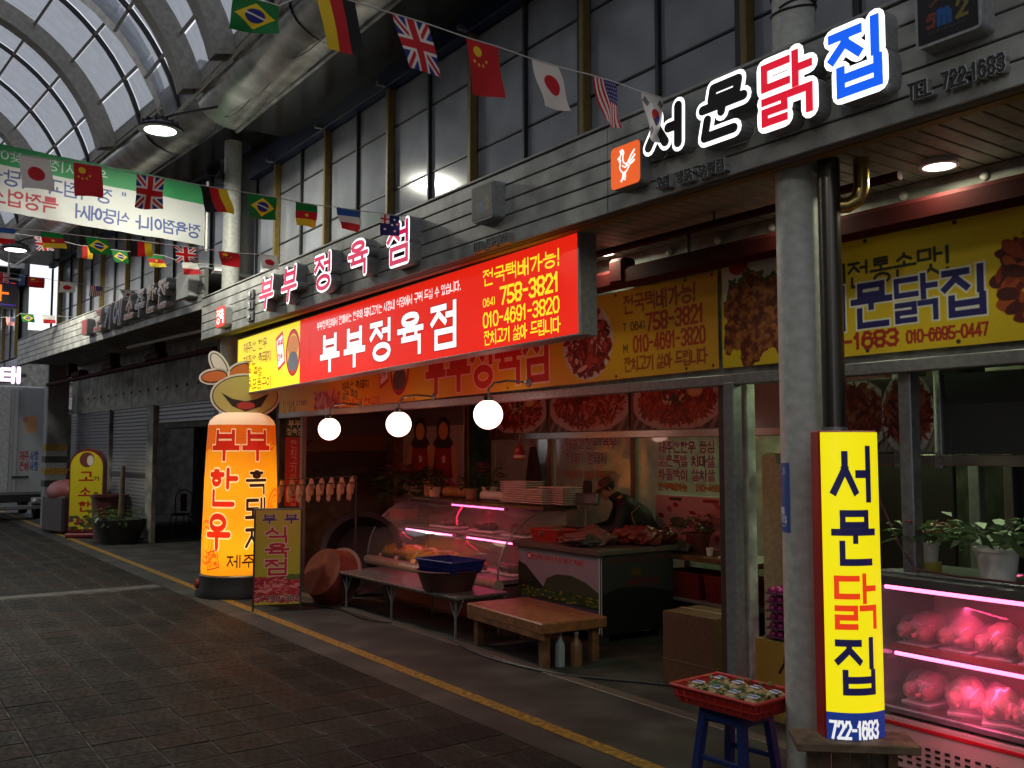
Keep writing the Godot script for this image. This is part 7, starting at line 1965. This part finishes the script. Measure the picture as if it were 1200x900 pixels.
# ---------- strokes of the letters ----------
class Glyph:
	const L := ["00 80 88", "00 30 38/50 80 88", "00 08 88", "80 00 08 88", "30 00 08 38/80 50 58 88", "00 80 84 04 08 88", "00 80 88 08 00", "00 08 88 80/03 83", "00 08 38 30/04 34/50 58 88 80/54 84", "40 43 08/43 88", "20 23 08/23 38/60 63 48/63 88", "c444", "00 80/40 43 08/43 88", "00 30/10 13 08/13 38/50 80/60 63 48/63 88", "30 50/02 82/42 44 08/44 88", "00 80 88/04 84", "80 00 08 88/04 84", "00 80/08 88/20 28/60 68", "30 50/02 82/c462"]
	const T := [[], [0], [1], [0, 9], [2], [2, 12], [2, 18], [3], [5], [5, 0], [5, 6], [5, 7], [5, 9], [5, 16], [5, 17], [5, 18], [6], [7], [7, 9], [9], [10], [11], [12], [14], [15], [16], [17], [18]]
	const VV := {0: "20 28/24 84", 1: "10 18/14 64/60 68", 2: "20 28/23 83/25 85", 3: "10 18/13 63/15 65/60 68", 4: "60 68/04 64", 5: "40 48/04 44/80 88", 6: "60 68/03 63/05 65", 7: "40 48/03 43/05 45/80 88", 20: "50 58"}
	const VH := {8: "08 88/41 48", 12: "08 88/21 28/61 68", 13: "00 80/40 48", 17: "00 80/20 28/60 68", 18: "04 84"}
	const VC := {9: [8, 0], 10: [8, 1], 11: [8, 20], 14: [13, 4], 15: [13, 5], 16: [13, 20], 19: [18, 20]}
	const A := {"0": "20 60 82 86 68 28 06 02 20", "1": "22 50 58", "2": "02 20 60 82 83 08 88", "3": "01 20 60 82 64 34/64 86 68 28 07", "4": "60 06 86/60 68", "5": "80 10 04 54 85 87 58 18 07", "6": "71 50 20 03 06 28 68 86 84 63 23 05", "7": "00 80 38", "8": "20 60 81 83 64 24 03 01 20/24 06 28 68 86 64", "9": "17 38 68 85 82 60 20 02 03 25 65 83", "-": "14 74", "(": "60 42 46 68", ")": "20 42 46 28", "!": "40 45/47 48", ".": "47 48", "T": "00 80/40 48", "M": "08 00 45 80 88", "E": "80 00 08 88/04 74", "L": "00 08 88", "F": "80 00 08/04 64", "J": "70 76 58 28 06", "U": "00 06 28 68 86 80", "t": "30 36 58 68/13 63", "r": "23 28/25 33 63", "i": "43 48/40 41", "p": "22 28/23 63 66 26", "l": "40 48", "e": "15 75 73 63 23 15 16 28 78", "c": "73 33 15 16 38 78", "o": "33 63 75 76 68 38 16 15 33", "w": "03 28 44 68 83", "n": "23 28/24 43 64 68", "f": "70 50 42 48/13 63", "s": "72 22 04 64 76 58 08", "m": "08 02/03 22 44 48/44 62 84 88", "\"": "20 22/60 62", "C": "81 60 20 02 06 28 68 87", "a": "23 63 68 38 16 25 65", "b": "20 28 68 65 24"}
	static func strokes(code: String, r: Rect2) -> Array:
		var out := []
		for part in code.split("/"):
			var p := PackedVector2Array()
			if part.begins_with("c"):
				var q := Vector2(int(part[1]), int(part[2])) / 8.0
				var rr := (int(part[3]) + (0.3 if part[3] == "2" else 0.0)) / 8.0
				for k in 17: p.append(r.position + (q + Vector2(sin(TAU * k / 16), -cos(TAU * k / 16)) * rr) * r.size)
			else:
				for t in part.split(" "): p.append(r.position + Vector2(int(t[0]), int(t[1])) / 8.0 * r.size)
			out.append(p)
		return out
	static func R(a: float, b: float, c: float, e: float) -> Rect2:
		return Rect2(a, b, c - a, e - b)
	static func of(u: int) -> Array:
		if u < 0xAC00 or u > 0xD7A3:
			var ch := String.chr(u)
			if ch == " ": return [[], 0.42, 1.0]
			if not A.has(ch): return [[], 0.5, 1.0]
			var wd: float = {"1": 0.34, "-": 0.42, "(": 0.3, ")": 0.3, "!": 0.3, ".": 0.25, "i": 0.25, "l": 0.25, "M": 0.6}.get(ch, 0.5)
			return [strokes(A[ch], R(0.05 if wd > 0.4 else 0.0, 0.06, maxf(wd - 0.02, 0.2), 0.94)), wd + 0.04, 1.0]
		var k := u - 0xAC00
		var l := k / 588
		var v := k % 588 / 28
		var f: Array = T[k % 28]
		var has := f.size() > 0
		var out := []
		var lc: String = L[l]
		if VV.has(v):
			if l == 0: lc = "00 80 74 48 08" if false else "00 80 64 28"
			var two := v in [1, 3, 5, 7]
			out += strokes(lc, R(0.06, 0.07, 0.46 if two else 0.52, 0.4) if has else R(0.06, 0.14, 0.46 if two else 0.52, 0.82))
			out += strokes(VV[v], R(0.54 if two else 0.6, 0.03, 0.95, 0.49) if has else R(0.54 if two else 0.6, 0.04, 0.95, 0.96))
		elif VH.has(v):
			var lo := v in [13, 17]
			out += strokes(lc, R(0.22, 0.05, 0.78, 0.27) if has else R(0.2, 0.06, 0.8, 0.48 if not lo else 0.44))
			out += strokes(VH[v], (R(0.04, 0.4, 0.96, 0.55) if lo else R(0.04, 0.34, 0.96, 0.48)) if has else (R(0.04, 0.6, 0.96, 0.97) if lo else R(0.04, 0.54, 0.96, 0.86)))
		else:
			var pr: Array = VC[v]
			out += strokes(lc, R(0.1, 0.05, 0.54, 0.28) if has else R(0.08, 0.08, 0.56, 0.44))
			out += strokes(VH[pr[0]], R(0.04, 0.34, 0.62, 0.5) if has else R(0.04, 0.52, 0.62, 0.78))
			out += strokes(VV[pr[1]], R(0.7, 0.03, 0.97, 0.52) if has else R(0.7, 0.04, 0.97, 0.96))
		if f.size() == 1: out += strokes(L[f[0]], R(0.2, 0.62, 0.86, 0.96))
		elif f.size() == 2:
			out += strokes(L[f[0]], R(0.06, 0.62, 0.46, 0.96)); out += strokes(L[f[1]], R(0.6, 0.62, 0.95, 0.96))
		return [out, 1.0, 1.0 if not has else (0.72 if f.size() > 1 or f[0] == 5 else 0.86)]

# ---------- things ----------
var taken := {}
var rng := RandomNumberGenerator.new()
var mats := {}
func numbered(called: String) -> String:
	var k: int = taken.get(called, 0)
	taken[called] = k + 1
	return called if k == 0 else "%s_%03d" % [called, k]
func thing(called: String, label: String, category: String, at := Vector3.ZERO, turn := 0.0, group := "", kind := "") -> Node3D:
	var o := Node3D.new()
	return dress(o, called, label, category, at, turn, group, kind)
func dress(o: Node3D, called: String, label: String, category: String, at := Vector3.ZERO, turn := 0.0, group := "", kind := "") -> Node3D:
	o.name = numbered(called); add_child(o)
	o.position = at; o.rotation.y = turn
	if label: o.set_meta("label", label)
	if category: o.set_meta("category", category)
	if group: o.set_meta("group", group)
	if kind: o.set_meta("kind", kind)
	return o
func obj(called: String, m: Mesh, parent: Node3D, at := Vector3.ZERO, rot := Vector3.ZERO) -> MeshInstance3D:
	var o := MeshInstance3D.new()
	o.name = called; o.mesh = m
	parent.add_child(o, true)
	o.position = at; o.rotation = rot
	return o
func solo(called: String, label: String, category: String, m: Mesh, at := Vector3.ZERO, turn := 0.0, group := "", kind := "") -> MeshInstance3D:
	var o := MeshInstance3D.new()
	o.mesh = m
	dress(o, called, label, category, at, turn, group, kind)
	return o
func copy(src: Node3D, label: String, at: Vector3, turn := 0.0, group := "") -> Node3D:
	var o: Node3D = src.duplicate()
	o.name = numbered(String(src.name).rstrip("0123456789").trim_suffix("_"))
	add_child(o)
	o.position = at; o.rotation.y = turn
	o.set_meta("label", label)
	if group: o.set_meta("group", group)
	return o

# ---------- materials (colours are linear reflectances) ----------
var noise_fine: NoiseTexture2D
var noise_coarse: NoiseTexture2D
var noise_streak: NoiseTexture2D
func noise_tex(freq: float, lo: float, hi: float, seed_: int, size := 256, oct := 4, ty := FastNoiseLite.TYPE_SIMPLEX_SMOOTH) -> NoiseTexture2D:
	var f := FastNoiseLite.new()
	f.seed = seed_; f.frequency = freq; f.fractal_octaves = oct; f.noise_type = ty
	var t := NoiseTexture2D.new()
	t.width = size; t.height = size; t.seamless = true; t.noise = f
	var g := Gradient.new()
	g.set_color(0, Color(lo, lo, lo)); g.set_color(1, Color(hi, hi, hi))
	t.color_ramp = g
	return t
func M(called: String, r: float, g: float, b: float, rough := 0.6, metal := 0.0, grain: Texture2D = null, scale := 1.0) -> StandardMaterial3D:
	var m := StandardMaterial3D.new()
	m.resource_name = called
	m.albedo_color = Color(r, g, b).linear_to_srgb()
	m.roughness = rough; m.metallic = metal
	if grain:
		m.albedo_texture = grain; m.uv1_triplanar = true; m.uv1_world_triplanar = true
		m.uv1_scale = Vector3.ONE * scale
	mats[called] = m
	return m
func glow(called: String, r: float, g: float, b: float, energy: float) -> StandardMaterial3D:
	var m := M(called, r * 0.6, g * 0.6, b * 0.6, 0.4)
	m.emission_enabled = true
	m.emission = Color(r, g, b).linear_to_srgb()
	m.emission_energy_multiplier = energy
	return m
func print_mat(called: String, t: Texture2D, rough := 0.5, lit := 0.0, tint := 1.0) -> StandardMaterial3D:
	var m := StandardMaterial3D.new()
	m.resource_name = called
	m.albedo_texture = t; m.roughness = rough
	m.albedo_color = Color(tint, tint, tint).linear_to_srgb()
	m.texture_repeat = false
	if lit > 0.0:
		m.emission_enabled = true; m.emission_texture = t; m.emission = Color.BLACK; m.emission_energy_multiplier = lit
	mats[called] = m
	return m
func glass(called: String, alpha: float, r := 0.8, g := 0.9, b := 0.85) -> StandardMaterial3D:
	var m := M(called, r, g, b, 0.05)
	m.transparency = BaseMaterial3D.TRANSPARENCY_ALPHA
	m.albedo_color.a = alpha
	return m
func face(w: float, h: float, mat: Material, z := 0.0, u0 := 0.0, u1 := 1.0) -> ArrayMesh:   # upright print, centred, facing +z
	var m := MB.new()
	m.quad(Vector3(-w / 2, -h / 2, z), Vector3(w / 2, -h / 2, z), Vector3(w / 2, h / 2, z), Vector3(-w / 2, h / 2, z), Vector2(u0, 1), Vector2(u1, 1), Vector2(u1, 0), Vector2(u0, 0))
	return m.mesh(mat)
func board(w: float, h: float, t: float, print_: Material, edge: Material) -> ArrayMesh:   # a sheet of thickness t with a print on its front
	var m := ArrayMesh.new()
	var f := MB.new()
	f.quad(Vector3(-w / 2, -h / 2, t / 2), Vector3(w / 2, -h / 2, t / 2), Vector3(w / 2, h / 2, t / 2), Vector3(-w / 2, h / 2, t / 2))
	f.into(m, print_)
	var s := MB.new()
	var a := Vector3(w / 2, h / 2, t / 2)
	s.quad(Vector3(a.x, -a.y, -a.z), Vector3(-a.x, -a.y, -a.z), Vector3(-a.x, a.y, -a.z), Vector3(a.x, a.y, -a.z))
	s.quad(Vector3(a.x, -a.y, a.z), Vector3(a.x, -a.y, -a.z), Vector3(a.x, a.y, -a.z), Vector3(a.x, a.y, a.z))
	s.quad(Vector3(-a.x, -a.y, -a.z), Vector3(-a.x, -a.y, a.z), Vector3(-a.x, a.y, a.z), Vector3(-a.x, a.y, -a.z))
	s.quad(Vector3(-a.x, a.y, a.z), Vector3(a.x, a.y, a.z), Vector3(a.x, a.y, -a.z), Vector3(-a.x, a.y, -a.z))
	s.quad(Vector3(-a.x, -a.y, -a.z), Vector3(a.x, -a.y, -a.z), Vector3(a.x, -a.y, a.z), Vector3(-a.x, -a.y, a.z))
	s.into(m, edge)
	return m
func bxm(s: Vector3, mat: Material, bev := 0.005, o := Vector3.ZERO, t := Basis()) -> ArrayMesh:
	var m := MB.new()
	m.cbox(o, s, bev, t)
	return m.mesh(mat)
func one(mat: Material, f: Callable) -> ArrayMesh:
	var m := MB.new()
	f.call(m)
	return m.mesh(mat)
func lamp(called: String, at: Vector3, col: Color, energy: float, size := 0.1, parent: Node3D = self) -> OmniLight3D:
	var l := OmniLight3D.new()
	l.name = called; l.light_color = col; l.light_energy = energy; l.light_size = size; l.omni_range = 30.0; l.omni_attenuation = 2.0; l.shadow_enabled = true
	parent.add_child(l, true); l.position = at
	return l
func panel_light(called: String, at: Vector3, towards: Vector3, size: Vector2, col: Color, energy: float, parent: Node3D = self) -> AreaLight3D:
	var l := AreaLight3D.new()
	l.name = called; l.light_color = col; l.light_energy = energy; l.area_size = size; l.area_range = 25.0; l.shadow_enabled = true
	parent.add_child(l, true)
	l.position = at
	l.basis = Basis.looking_at(towards, Vector3.UP if absf(towards.normalized().y) < 0.95 else Vector3.RIGHT)
	return l
